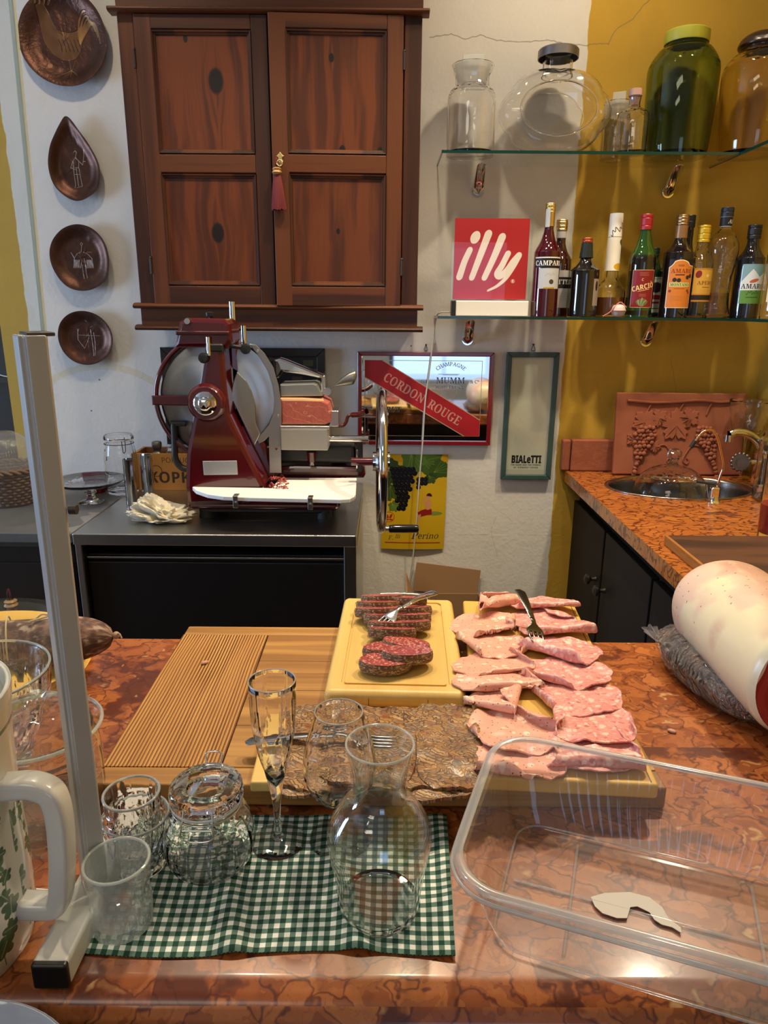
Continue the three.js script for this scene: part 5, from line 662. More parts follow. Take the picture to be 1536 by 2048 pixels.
{
  const t = thing('water_tap', 'slim copper toned gooseneck water tap with square chrome base', 'tap', [0.995, C, -2.075]);
  part(t, 'base', solidLathe([[0, 0], [0.021, 0], [0.021, 0.006], [0.015, 0.012], [0.013, 0.022], [0, 0.022]], 28), chrome); part(t, 'body', rbox(0.026, 0.036, 0.02, 0.006), chrome, [0, 0.034, 0]);
  part(t, 'spout', tube([[0.01, 0.045, -0.008], [0.014, 0.08, -0.008], [0.019, 0.11, -0.008], [0.003, 0.165, -0.008], [-0.014, 0.205, -0.006], [-0.030, 0.221, -0.004], [-0.052, 0.221, 0], [-0.070, 0.205, 0.002], [-0.080, 0.190, 0.003]], 0.0042, 60, 12), std(lin(0.62, 0.42, 0.30), 0.15, 1)); part(t, 'nozzle', tube([[-0.079, 0.192, 0.003], [-0.090, 0.172, 0.004]], 0.006, 6, 14), black); part(t, 'lever', tube([[0.0, 0.058, -0.006], [-0.03, 0.062, -0.012], [-0.05, 0.064, -0.016]], 0.0045, 10, 10), black);
  const m = thing('mixer_tap', 'chrome swivel mixer tap with knurled wheel by the sink', 'tap', [1.245, C, -2.30]);
  part(m, 'base', solidLathe([[0, 0], [0.030, 0], [0.030, 0.008], [0.024, 0.012], [0.022, 0.09], [0.026, 0.1], [0.024, 0.12], [0, 0.126]], 32), chrome); part(m, 'spout', tube([[0, 0.115, 0], [-0.03, 0.155, 0.005], [-0.07, 0.178, 0.01], [-0.11, 0.182, 0.012], [-0.125, 0.175, 0.013]], 0.013, 40, 14), chrome); part(m, 'aerator', cyl(0.013, 0.013, 0.022, 20), chrome, [-0.128, 0.163, 0.013]);
  part(m, 'lever', tube([[0, 0.128, 0], [-0.02, 0.15, 0.02], [-0.03, 0.14, 0.06]], 0.011, 16, 10), std(lin(0.06, 0.06, 0.06), 0.3, 0.8));
  const wg = []; for (let k = 0; k < 14; k++) { const a = k / 14 * 2 * PI; wg.push(new THREE.SphereGeometry(0.006, 8, 6).translate(0.027 * cos(a), 0.027 * sin(a), 0)); } part(m, 'wheel_knob', joined([...wg, moved(cyl(0.026, 0.026, 0.012, 28), 0, 0, 0, PI / 2), moved(cyl(0.014, 0.010, 0.02, 20), 0, 0, 0.012, PI / 2)]), std(lin(0.20, 0.18, 0.14), 0.35, 0.9), [-0.085, 0.088, 0.03], [0, -0.3, 0]); part(m, 'wheel_stem', tube([[-0.085, 0.088, 0.028], [-0.04, 0.085, 0.01], [0, 0.08, 0]], 0.008, 10, 10), chrome);
}
{
  const t = thing('stemmed_glass', 'clear flared glass on a thin stem before the relief tile', 'glass', [1.225, C, -2.385]);
  part(t, 'glass_body', solidLathe(curve([[0, 0], [0.030, 0], [0.031, 0.003], [0.006, 0.010], [0.004, 0.05], [0.005, 0.145], [0.030, 0.158], [0.045, 0.17], [0.058, 0.22], [0.066, 0.268], [0.0645, 0.268], [0.056, 0.22], [0.043, 0.173], [0.028, 0.162], [0, 0.156]], 80), 48), glass);
}
clipJar('clip_top_jar', 'big clear clip top jar by the right wall behind the tap', [1.225, C, -2.12], 0.082, 0.285, 0.055, glass);
{
  const t = thing('tall_glass', 'tall straight glass with red drink on the sink worktop', 'glass', [1.012, C, -1.735]); part(t, 'glass_body', shell([[0, 0], [0.048, 0], [0.05, 0.004], [0.052, 0.10], [0.055, 0.215]], 0.0025, 0.016, 40), glass); part(t, 'drink', solidLathe([[0, 0.0165], [0.0465, 0.0165], [0.0485, 0.09], [0, 0.09]], 36), phys(lin(0.30, 0.006, 0.012), 0.03, { transmission: 0.3, thickness: 0.04 }));
  const bt = wood(31, [0.33, 0.20, 0.12], [0.19, 0.105, 0.06], 12, 512, 512), b = thing('dark_board', 'dark wooden board with pale worn edge on the sink worktop', 'board', [0.98, C, -1.53]);
  part(b, 'board_body', uvMetres(rbox(0.55, 0.024, 0.30, 0.002), 'x'), phys(0xffffff, 0.5, { map: scaled(bt, 2, 2) }), [0, 0.0125, 0]); part(b, 'pale_edge', uvMetres(rbox(0.008, 0.0245, 0.30, 0.002), 'z'), std(0xffffff, 0.6, 0, { map: scaled(wood(33, [0.78, 0.55, 0.22], [0.55, 0.34, 0.12], 10, 128, 256), 2, 2) }), [-0.279, 0.0127, 0]);
}
// ---------------------------------------------------------------- boards on the bar
const B0 = C + 0.03, B2 = B0 + 0.026, B3 = B0 + 0.02, B4 = B0 + 0.014;
const firLong = dataTex(512, 512, (u, v) => { const x = u + 0.012 * (fbm(u * 3, v * 2.5, 3) - 0.5) + 0.01 * Math.exp(-Math.pow((v - 0.25) * 6, 2)) * sin(u * 9), k = x * 30, f = k - Math.floor(k), w = 0.10 + 0.10 * hash(Math.floor(k), 4), t = smooth(w + 0.14, w * 0.5, Math.min(f, 1 - f)); const c = mix3([0.82, 0.63, 0.36], [0.74, 0.54, 0.28], fbm(u * 8, v * 3, 3)); return mix3(c, [0.34, 0.18, 0.07], t * 0.85 + 0.1 * (noise(u * 200, v * 9) - 0.5)); });
const fir = wood(41, [0.76, 0.57, 0.30], [0.55, 0.37, 0.17], 16), firMat = phys(0xffffff, 0.5, { map: scaled(fir, 2, 1) }), maple = wood(44, [0.90, 0.77, 0.46], [0.83, 0.66, 0.34], 5), mapleMat = phys(0xffffff, 0.42, { map: scaled(maple, 2, 1), clearcoat: 0.15, clearcoatRoughness: 0.3 }), maple2 = phys(0xffffff, 0.42, { map: scaled(wood(46, [0.87, 0.70, 0.34], [0.78, 0.58, 0.25], 6), 2, 1) });
{
  const t = thing('pastry_board', 'large fir board with deep ridged grain and batten ends', 'board', [0, C, -0.913]), D = 0.425;
  const rib = []; for (let i = 0; i < 30; i++) { const x = -0.335 + 0.0047 * i; rib.push([x, 0], [x + 0.0008, -0.0011], [x + 0.0016, 0]); } const P = [[-0.336, -0.027], [-0.194, -0.027], [-0.194, 0], ...rib.reverse(), [-0.336, 0]];
  const g = poly(P, D - 0.068, 0), gp = g.attributes.position, uv = g.attributes.uv; for (let i = 0; i < gp.count; i++) uv.setXY(i, (gp.getX(i) + 0.3357) / 0.141, gp.getZ(i) / 0.36);
  part(t, 'ridged_plank', g, phys(0xffffff, 0.5, { map: firLong }), [0, 0.0298, -D / 2 + 0.034]);
  for (let k = 0; k < 4; k++) { const d = (D - 0.068) / 4; part(t, 'plank', uvMetres(rbox(0.522, 0.028, d - 0.0008, 0.0015), 'x', k * 0.37, k * 0.21), firMat, [0.068, 0.0155, -D / 2 + 0.034 + d * (k + 0.5)]); }
  for (const s of [-1, 1]) part(t, 'batten', uvMetres(rbox(0.666, 0.0285, 0.033, 0.003), 'x', s, 0.4), firMat, [-0.003, 0.0155, s * (D / 2 - 0.017)]);
}
{
  const t = thing('cutting_board', 'thick pale cutting board with juice groove under the salami slices', 'board', [0.022, B0, -1.028], -0.03);
  const W = 0.196, D = 0.335, H = 0.026, body = new Brush(rbox(W, H, D, 0.011, 5)), outer = roundRect(0.152, 0.292, 0.008), groove = new Brush((() => { const g = poly(outer, 0.006, 0, [roundRect(0.143, 0.283, 0.005).reverse()]); g.rotateX(-PI / 2); g.translate(0, H / 2 - 0.003, 0); return g; })());
  body.updateMatrixWorld(); groove.updateMatrixWorld(); const ev = new Evaluator(); ev.attributes = ['position', 'normal']; const cut = ev.evaluate(body, groove, SUBTRACTION).geometry;
  part(t, 'board_body', uvMetres(cut, 'z'), mapleMat, [0, H / 2 + 0.0003, 0]);
  for (const x of [-0.036, 0.045]) part(t, 'glue_joint', box(0.0006, 0.012, 0.0006), std(lin(0.1, 0.05, 0.02), 0.8), [x, 0.012, D / 2 + 0.0001]);
  part(t, 'wire_handle', tube([[-0.045, 0.013, -D / 2 + 0.005], [-0.045, 0.016, -D / 2 - 0.022], [-0.035, 0.018, -D / 2 - 0.03], [0.045, 0.018, -D / 2 - 0.03], [0.055, 0.016, -D / 2 - 0.022], [0.055, 0.013, -D / 2 + 0.005]], 0.0028, 60, 10), chrome);
  const u = thing('long_board', 'long narrow yellow wood board under the mortadella slices', 'board', [0.228, B0, -0.940], -0.067); part(u, 'board_body', uvMetres(rbox(0.20, 0.0195, 0.508, 0.004, 3), 'z', 0.3), maple2, [0, 0.01, 0]); part(u, 'edge_line', box(0.0015, 0.0006, 0.5), std(lin(0.25, 0.12, 0.03), 0.7), [0.092, 0.0199, 0]);
  const v = thing('serving_board', 'thin pale board under the brown headcheese slices', 'board', [-0.02, B0, -0.762], 0.02); part(v, 'board_body', uvMetres(rbox(0.262, 0.0135, 0.145, 0.003), 'x', 0.1), mapleMat, [0, 0.007, 0]);
}
{
  const t = thing('round_board', 'round wooden board carrying the whole salami', 'board', [-0.665, C, -1.02]); const g = solidLathe(curve([[0, 0], [0.172, 0], [0.18, 0.004], [0.182, 0.011], [0.179, 0.018], [0.172, 0.02], [0, 0.02]], 40), 72); part(t, 'board_body', uvMetres(g, 'x'), maple2);
}
// ---------------------------------------------------------------- thin sliced meats
function sliceSheet(rx, rz, folds, k, ragged = 0.06, ripple = 0.002, th = 0.0016, nr = 16, ns = 56, sq = 2) {
  const map = (a, t) => {
    const c = cos(a), s = sin(a), se = Math.pow(Math.pow(Math.abs(c), sq) + Math.pow(Math.abs(s), sq), -1 / sq), e = 1 + ragged * (fbm(2.2 * c + k, 2.2 * s + k * 1.7, 3) - 0.5) * 2 + ragged * 0.5 * (noise(c * 9 + k, s * 9) - 0.5); let x = rx * c * se * t * e, z = rz * s * se * t * e, y = ripple * (fbm(x * 34 + k * 3, z * 34 + k, 3) - 0.5) * 2 * (0.4 + 1.3 * t * t); const ux = x, uz = z;
    for (const [ang, d, R] of folds) { const nx = cos(ang), nz = sin(ang), q = x * nx + z * nz - d; if (q > 0) { const th2 = Math.min(q / R, PI), along = R * sin(th2) - Math.max(0, q - PI * R), h = R * (1 - cos(th2)); const yy = y; x += nx * (along - q); z += nz * (along - q); y = th2 > PI / 2 ? h - yy : h + yy; } }
    return [x, y, z, ux, uz];
  };
  const top = sheet((u, v) => map(-u * 2 * PI, v * 0.999 + 0.001).slice(0, 3), ns, nr, true), uv = top.attributes.uv; for (let j = 0; j <= nr; j++) for (let i = 0; i <= ns; i++) { const m = map(-i / ns * 2 * PI, j / nr * 0.999 + 0.001); uv.setXY(j * (ns + 1) + i, m[3], m[4]); }
  const P = top.attributes.position, N = top.attributes.normal, bot = top.clone(), Q = bot.attributes.position, M = bot.attributes.normal; for (let i = 0; i < P.count; i++) { Q.setXYZ(i, P.getX(i) - th * N.getX(i), P.getY(i) - th * N.getY(i), P.getZ(i) - th * N.getZ(i)); M.setXYZ(i, -N.getX(i), -N.getY(i), -N.getZ(i)); } const ix = bot.index.array.slice(); for (let i = 0; i < ix.length; i += 3) { const a = ix[i]; ix[i] = ix[i + 1]; ix[i + 1] = a; } bot.setIndex(new THREE.BufferAttribute(ix, 1));
  const o = nr * (ns + 1), edge = sheet((u, v) => { const i = o + Math.round(u * ns); const A = v < 0.5 ? P : Q; return [A.getX(i), A.getY(i), A.getZ(i)]; }, ns, 1), eu = edge.attributes.uv; for (let i = 0; i <= ns; i++) { eu.setXY(i, uv.getX(o + i), uv.getY(o + i)); eu.setXY(ns + 1 + i, uv.getX(o + i), uv.getY(o + i)); }
  return joined([top, bot, edge]);
}
const blob = (u, v, n, k, lo, hi) => { const [f, , id] = cells(u * n + k + 0.5 * (fbm(u * n * 2, v * n * 2 + k, 2) - 0.5), v * n + k); return (1 - smooth(lo * (0.4 + id), hi * (0.4 + id), f)) * (id > 0.35 ? 1 : 0); };
const mortTex = dataTex(512, 512, (u, v) => { let c = mix3([0.93, 0.70, 0.61], [0.90, 0.63, 0.55], fbm(u * 9, v * 9, 4)); c = mix3(c, [0.93, 0.74, 0.66], blob(u, v, 46, 3, 0.1, 0.3) * 0.3); c = mix3(c, [0.96, 0.86, 0.76], blob(u, v, 8, 1, 0.14, 0.2) * 0.9); return mix3(c, [0.28, 0.16, 0.10], (cells(u * 14 + 5, v * 14)[0] < 0.07 ? 0.8 : 0)); });
const salTex = dataTex(512, 512, (u, v) => { const n = fbm(u * 16, v * 16, 4); let c = mix3([0.84, 0.52, 0.50], [0.90, 0.65, 0.61], n); c = mix3(c, [0.93, 0.72, 0.67], blob(u, v, 22, 7, 0.18, 0.34) * 0.75); c = mix3(c, [0.95, 0.82, 0.76], blob(u, v, 11, 2, 0.2, 0.3) * 0.85); return mix3(c, [0.70, 0.30, 0.31], smooth(0.62, 0.8, fbm(u * 22 + 7, v * 22, 3)) * 0.6); });
const cold = (t, s) => phys(0xffffff, 0.42, { map: scaled(t, s, s), clearcoat: 0.25, clearcoatRoughness: 0.3 });
const mort = cold(mortTex, 6.5), sal = cold(salTex, 7.5);
const MS = [ // x, z, rx, rz, folds, turn, tilt, lift, words
  [0.196, -1.150, 0.060, 0.050, [[1.2, 0.012, 0.007], [3.6, 0.022, 0.006], [-1.4, 0.025, 0.009]], 0.3, -0.22, 0.012, 'crumpled pink mortadella slice at the back end of the board'],
  [0.176, -1.078, 0.066, 0.052, [[1.3, 0.030, 0.005], [0.3, 0.036, 0.006]], 0.1, -0.06, 0.007, 'mortadella slice with a rolled front edge next to the crumpled one'],
  [0.170, -1.010, 0.064, 0.050, [[2.6, 0.034, 0.005], [0.5, 0.05, 0.004]], -0.1, -0.06, 0.006, 'flat mortadella slice level with the dark fork tines'],
  [0.165, -0.945, 0.066, 0.046, [[1.5, 0.028, 0.004], [-0.3, 0.042, 0.006]], 0.2, -0.05, 0.006, 'flat mortadella slice with two big fat cubes'],
  [0.163, -0.885, 0.066, 0.050, [[1.25, 0.018, 0.006], [-0.6, 0.045, 0.005]], -0.2, -0.08, 0.008, 'mortadella slice folded into a long ridge'],
  [0.158, -0.835, 0.060, 0.042, [[0.7, 0.014, 0.008], [2.4, 0.02, 0.006]], 0.4, -0.08, 0.007, 'mortadella slice curled around a hollow fold'],
  [0.166, -0.775, 0.062, 0.055, [[-0.7, 0.032, 0.007], [2.9, 0.05, 0.005]], 0.1, -0.05, 0.007, 'broad mortadella slice with one raised corner'],
  [0.160, -0.715, 0.060, 0.048, [[1.9, 0.03, 0.006], [-0.2, 0.045, 0.005]], 0.0, -0.03, 0.005, 'mortadella slice showing under the plastic tray rim'],
];
const SS = [
  [0.283, -1.150, 0.062, 0.046, [[1.3, 0.010, 0.006]], -0.2, -0.12, 0.012, 'folded salame slice with ragged tip at the back end of the board'],
  [0.270, -1.105, 0.060, 0.046, [[-0.4, 0.03, 0.005]], 0.3, -0.05, 0.007, 'deep pink salame slice beside the dark fork handle'],
  [0.285, -1.048, 0.062, 0.050, [[1.1, 0.004, 0.007]], -0.3, -0.1, 0.010, 'salame slice folded double beside the dark fork tines'],
  [0.270, -0.985, 0.064, 0.054, [[2.3, 0.020, 0.008]], 0.1, -0.06, 0.007, 'salame slice with a rolled open front corner'],
  [0.262, -0.920, 0.066, 0.052, [[2.2, 0.036, 0.006]], 0.0, -0.06, 0.007, 'wide salame slice lying below the rolled one'],
  [0.262, -0.855, 0.064, 0.052, [[3.0, 0.045, 0.005]], 0.2, -0.05, 0.007, 'round flat salame slice with large fat spots'],
  [0.262, -0.795, 0.064, 0.056, [[3.2, 0.038, 0.006], [0.1, 0.05, 0.005]], -0.1, -0.05, 0.007, 'broad salame slice with a pointed right corner'],
  [0.256, -0.742, 0.058, 0.050, [[0.2, 0.04, 0.005]], 0.4, -0.04, 0.006, 'salame slice half covered next to the plastic tray'],
  [0.246, -0.706, 0.058, 0.040, [[1.5, 0.0, 0.008]], -0.12, -0.02, 0.004, 'salame slice rolled up at the front end of the board'],
];
MS.forEach(([x, z, a, b, f, r, tl, l, w], i) => single('mortadella_slice', w, 'cold cut', sliceSheet(a, b, f, 3 + i * 1.37, 0.13, 0.0045, 0.0018, 22, 80), mort, [x, B3 + l, z], [tl, r, 0], 'mortadella slices'));
SS.forEach(([x, z, a, b, f, r, tl, l, w], i) => single('salame_slice', w, 'cold cut', sliceSheet(a, b, f, 23 + i * 1.91, 0.10, 0.004, 0.0018, 22, 80), sal, [x, B3 + l, z], [tl, r, 0], 'soft salame slices'));
// brown headcheese
const headTex = dataTex(512, 512, (u, v) => { const w = fbm(u * 6, v * 6, 4), x = u * 16 + w * 6, y = v * 30 + w * 8, [f1, f2, id] = cells(x, y), n = fbm(u * 60, v * 60, 3); let c = mix3([0.42, 0.28, 0.16], [0.80, 0.64, 0.42], id * 0.7 + n * 0.3); c = mix3(c, [0.20, 0.115, 0.065], (1 - smooth(0, 0.3, f2 - f1)) * 0.8); c = mix3(c, [0.70, 0.48, 0.18], smooth(0.56, 0.7, fbm(u * 9 + 4, v * 9, 3)) * 0.5); return mix3(c, [0.45, 0.22, 0.14], smooth(0.58, 0.78, fbm(u * 14, v * 14 + 8, 3)) * 0.5); });
const headMat = phys(0xffffff, 0.4, { map: scaled(headTex, 7, 7), bumpMap: scaled(headTex, 7, 7), bumpScale: 0.0016, clearcoat: 0.35, clearcoatRoughness: 0.25 });
[[-0.072, -0.752, 0.052, 0.090, 0.05, 0.004, 'brown headcheese slice with torn edge under the fork handle'], [-0.015, -0.750, 0.056, 0.086, -0.06, 0.007, 'brown headcheese slice under the fork tines'], [0.040, -0.752, 0.056, 0.082, 0.04, 0.004, 'brown headcheese slice between the fork and the long board'], [0.080, -0.748, 0.040, 0.084, -0.03, 0.008, 'brown headcheese slice lying against the mortadella board'], [0.055, -0.682, 0.042, 0.030, 0.2, 0.003, 'small torn flap of brown headcheese over the board front'], [-0.078, -0.688, 0.034, 0.026, -0.3, 0.0025, 'small torn corner of headcheese behind the wine glass']].forEach(([x, z, a, b, r, l, w], i) => single('headcheese_slice', w, 'cold cut', sliceSheet(a, b, [], 51 + i * 2.3, 0.12, 0.0035, 0.004, 18, 64, 5), headMat, [x, B4 + l, z], [0, r, 0], 'headcheese slices'));
// coarse salami slices
const cutTex = dataTex(256, 256, (u, v) => { let c = mix3([0.58, 0.22, 0.21], [0.68, 0.32, 0.29], fbm(u * 14, v * 14, 4)); c = mix3(c, [0.86, 0.66, 0.60], blob(u, v, 17, 3, 0.2, 0.36) * 0.9); return mix3(c, [0.38, 0.09, 0.10], smooth(0.6, 0.8, fbm(u * 18 + 5, v * 18, 3)) * 0.7); });
const rindTex = dataTex(256, 256, (u, v) => { const n = fbm(u * 30, v * 14, 4); return mix3(mix3([0.40, 0.28, 0.18], [0.74, 0.62, 0.44], smooth(0.42, 0.72, n)), [0.40, 0.17, 0.13], smooth(0.6, 0.8, fbm(u * 12 + 3, v * 9, 3)) * 0.7); });
const cutMat = phys(0xffffff, 0.4, { map: scaled(cutTex, 12, 12), clearcoat: 0.2 }), rindMat = std(0xffffff, 0.75, 0, { map: scaled(rindTex, 3, 1), bumpMap: scaled(rindTex, 3, 1), bumpScale: 0.0008 });
function salamiSlice(x, z, y, rx, rz, turn, tilt, roll, words, k) {
  const t = thing('salami_slice', words, 'cold cut', [x, y, z], turn, 'coarse salami slices'); t.rotation.order = 'YXZ'; t.rotation.x = tilt; t.rotation.z = roll; const R = (a) => 1 + 0.06 * (noise(cos(a) * 1.7 + k, sin(a) * 1.7 + k) - 0.5) * 2, H = 0.015;
  const face = sheet((u, v) => { const a = -u * 2 * PI, r = v * R(a); return [rx * r * cos(a), H / 2 + 0.0012 * (fbm(r * cos(a) * 4 + k, r * sin(a) * 4, 3) - 0.5) * (1 - v), rz * r * sin(a)]; }, 40, 8, true), uv = face.attributes.uv, p = face.attributes.position; for (let i = 0; i < p.count; i++) uv.setXY(i, p.getX(i) + k * 0.37, p.getZ(i) + k * 0.21); part(t, 'cut_face', face, cutMat);
  part(t, 'rind', joined([sheet((u, v) => { const a = u * 2 * PI, b = 1 + 0.05 * sin(v * PI), w = R(a) * b; return [rx * w * cos(a), H * (0.5 - v), -rz * w * sin(a) * -1]; }, 40, 5, true).scale(1, 1, -1).scale(1, 1, -1), sheet((u, v) => { const a = u * 2 * PI, r = v * R(a); return [rx * r * cos(a), -H / 2, rz * r * sin(a)]; }, 40, 2)]), rindMat);
}
[[-0.002, -1.150, 0.016, 0.036, 0.017, 0.1, 0.45, 0, 'coarse salami slice at the back, left of the fork handle'], [0.042, -1.142, 0.016, 0.032, 0.018, -0.2, 0.5, 0.05, 'coarse salami slice under the chrome fork handle'], [-0.008, -1.122, 0.014, 0.036, 0.017, 0.05, 0.5, 0, 'coarse salami slice second in the leaning left row'], [-0.008, -1.096, 0.013, 0.040, 0.018, 0.08, 0.45, 0, 'coarse salami slice third in the leaning left row'], [0.048, -1.100, 0.014, 0.032, 0.017, 0.12, 0.5, 0, 'coarse salami slice right of the fork neck'], [0.006, -1.070, 0.012, 0.036, 0.016, 0.02, 0.55, 0, 'coarse salami slice under the fork head'], [0.046, -1.072, 0.012, 0.032, 0.016, 0.06, 0.55, 0, 'coarse salami slice with golden rind right of the fork head'], [0.014, -1.042, 0.011, 0.036, 0.016, -0.02, 0.6, 0, 'coarse salami slice under the fork tips'], [0.044, -1.044, 0.011, 0.030, 0.016, 0.1, 0.6, 0, 'small coarse salami slice beside the fork tips'], [0.014, -1.018, 0.010, 0.036, 0.016, -0.05, 0.65, 0, 'last coarse salami slice of the leaning row, before the gap'], [0.034, -0.978, 0.010, 0.036, 0.018, -0.35, 0.35, 0, 'coarse salami slice turned askew after the gap'], [0.008, -0.962, 0.010, 0.036, 0.019, 0.12, 0.40, 0, 'coarse salami slice in the front group, left side'], [0.036, -0.938, 0.012, 0.037, 0.021, 0.18, 0.30, -0.05, 'large round coarse salami slice lying on top in the front group'], [0.004, -0.922, 0.008, 0.036, 0.020, 0.0, 0.28, 0, 'frontmost coarse salami slice with grey mouldy rind']].forEach(([x, z, l, a, b, r, ti, ro, w], i) => salamiSlice(x, z, B2 + 0.013 + (i < 10 ? 0.003 : 0) + (i === 12 ? 0.006 : 0), a, b * 1.2, r, i < 10 ? -0.30 : i === 13 ? -0.05 : -0.16, ro, w, i * 1.7));
// ---------------------------------------------------------------- forks
function fork(label, tip, end, mat, wide = 1, arch = 0.006) {
  const a = V3(...end), b = V3(...tip), Lg = a.distanceTo(b), t = thing('fork', label, 'fork', end); t.quaternion.setFromUnitVectors(V3(1, 0, 0), b.clone().sub(a).normalize());
  const hw = (v) => wide * (v < 0.5 ? mix(0.0075, 0.0045, smooth(0.05, 0.5, v)) : v < 0.66 ? mix(0.0045, 0.0032, smooth(0.5, 0.64, v)) : mix(0.0032, 0.0115, smooth(0.66, 0.78, v))) * (v < 0.03 ? Math.sqrt(v / 0.03) : 1), hy = (v) => arch * sin(v * PI) * (v > 0.6 ? 1.3 : 1) - 0.004 * smooth(0.62, 0.8, v) + 0.003 * smooth(0.85, 1, v);
  part(t, 'handle', sheet((u, v) => { const q = u * 2 * PI, w = v * 0.8; return [w * Lg, hy(w) + 0.0012 * sin(q) * (v < 0.6 ? 1.3 : 0.9), -hw(w) * cos(q)]; }, 20, 60, true), mat);
  for (let k = 0; k < 4; k++) { const z0 = wide * (-0.0088 + k * 0.00587); part(t, 'tine', sheet((u, v) => { const q = u * 2 * PI, w = 0.79 + 0.21 * v, r = wide * mix(0.0021, 0.0009, v) * (v > 0.95 ? 0.5 : 1); return [w * Lg, hy(w) + 0.0011 * sin(q), -(z0 + r * cos(q))]; }, 10, 12, true), mat); }
}
fork('shiny steel fork lying across the coarse salami slices', [-0.014, B2 + 0.018, -1.020], [0.092, B2 + 0.030, -1.150], chrome, 1.1, 0.012);
fork('dark steel serving fork stuck into the salame slices', [0.240, B3 + 0.020, -0.988], [0.226, B3 + 0.062, -1.100], std(lin(0.10, 0.10, 0.10), 0.22, 1), 1.35, 0.004);
fork('steel fork lying on the brown headcheese', [0.018, B4 + 0.012, -0.748], [-0.168, B4 + 0.004, -0.758], std(lin(0.42, 0.42, 0.42), 0.18, 1), 1.1, 0.010);
// ---------------------------------------------------------------- whole salami, pancetta roll, wrapped piece
{
  const t = thing('whole_salami', 'whole grey brown salami tied with string on the round board', 'salami', [-0.632, C + 0.02, -0.995], 0.09);
  const skin = dataTex(512, 256, (u, v) => { const n = fbm(u * 30, v * 60, 4), m = fbm(u * 13, v * 30 + 3, 3); return mix3(mix3([0.30, 0.20, 0.17], [0.50, 0.37, 0.31], smooth(0.3, 0.7, n)), [0.72, 0.65, 0.58], smooth(0.52, 0.66, m * 0.5 + n * 0.5) * 0.75); });
  const rr2 = (v) => 0.036 * (v > 0.80 ? Math.pow(Math.max(0.0, 1 - Math.pow((v - 0.80) / 0.2, 2.6)), 0.5) : 1) * (1 + 0.03 * sin(v * 9));
  part(t, 'sausage', sheet((u, v) => { const a = -u * 2 * PI, r = rr2(v) * (1 + 0.035 * (fbm(cos(a) * 2 + v * 9, sin(a) * 2, 3) - 0.5)) + 0.0001; return [-0.30 + v * 0.512, 0.0365 + r * cos(a) + 0.006 * smooth(0.7, 1, v), r * sin(a)]; }, 48, 70, true), std(0xffffff, 0.7, 0, { map: skin, bumpMap: skin, bumpScale: 0.002 }));
  const cord = std(lin(0.55, 0.42, 0.22), 0.8); for (const [x, s] of [[0.055, 1], [-0.12, 1]]) part(t, 'string', tube(Array.from({ length: 24 }, (_, i) => { const a = i / 24 * 2 * PI; return [x + 0.012 * sin(a), 0.039 + 0.0398 * cos(a), 0.0398 * sin(a)]; }), 0.0013, 60, 6, true), cord);
  part(t, 'knot', joined([new THREE.SphereGeometry(0.006, 12, 8).translate(0.215, 0.045, 0), tube([[0.215, 0.045, 0], [0.222, 0.050, 0.006], [0.226, 0.044, 0.010]], 0.0014, 10, 6)]), std(lin(0.40, 0.27, 0.17), 0.7)); part(t, 'string_bow', tube([[0.10, 0.079, 0.004], [0.108, 0.084, 0.0], [0.116, 0.080, -0.004], [0.104, 0.079, 0.006], [0.094, 0.078, 0.012]], 0.0015, 24, 6), cord);
}
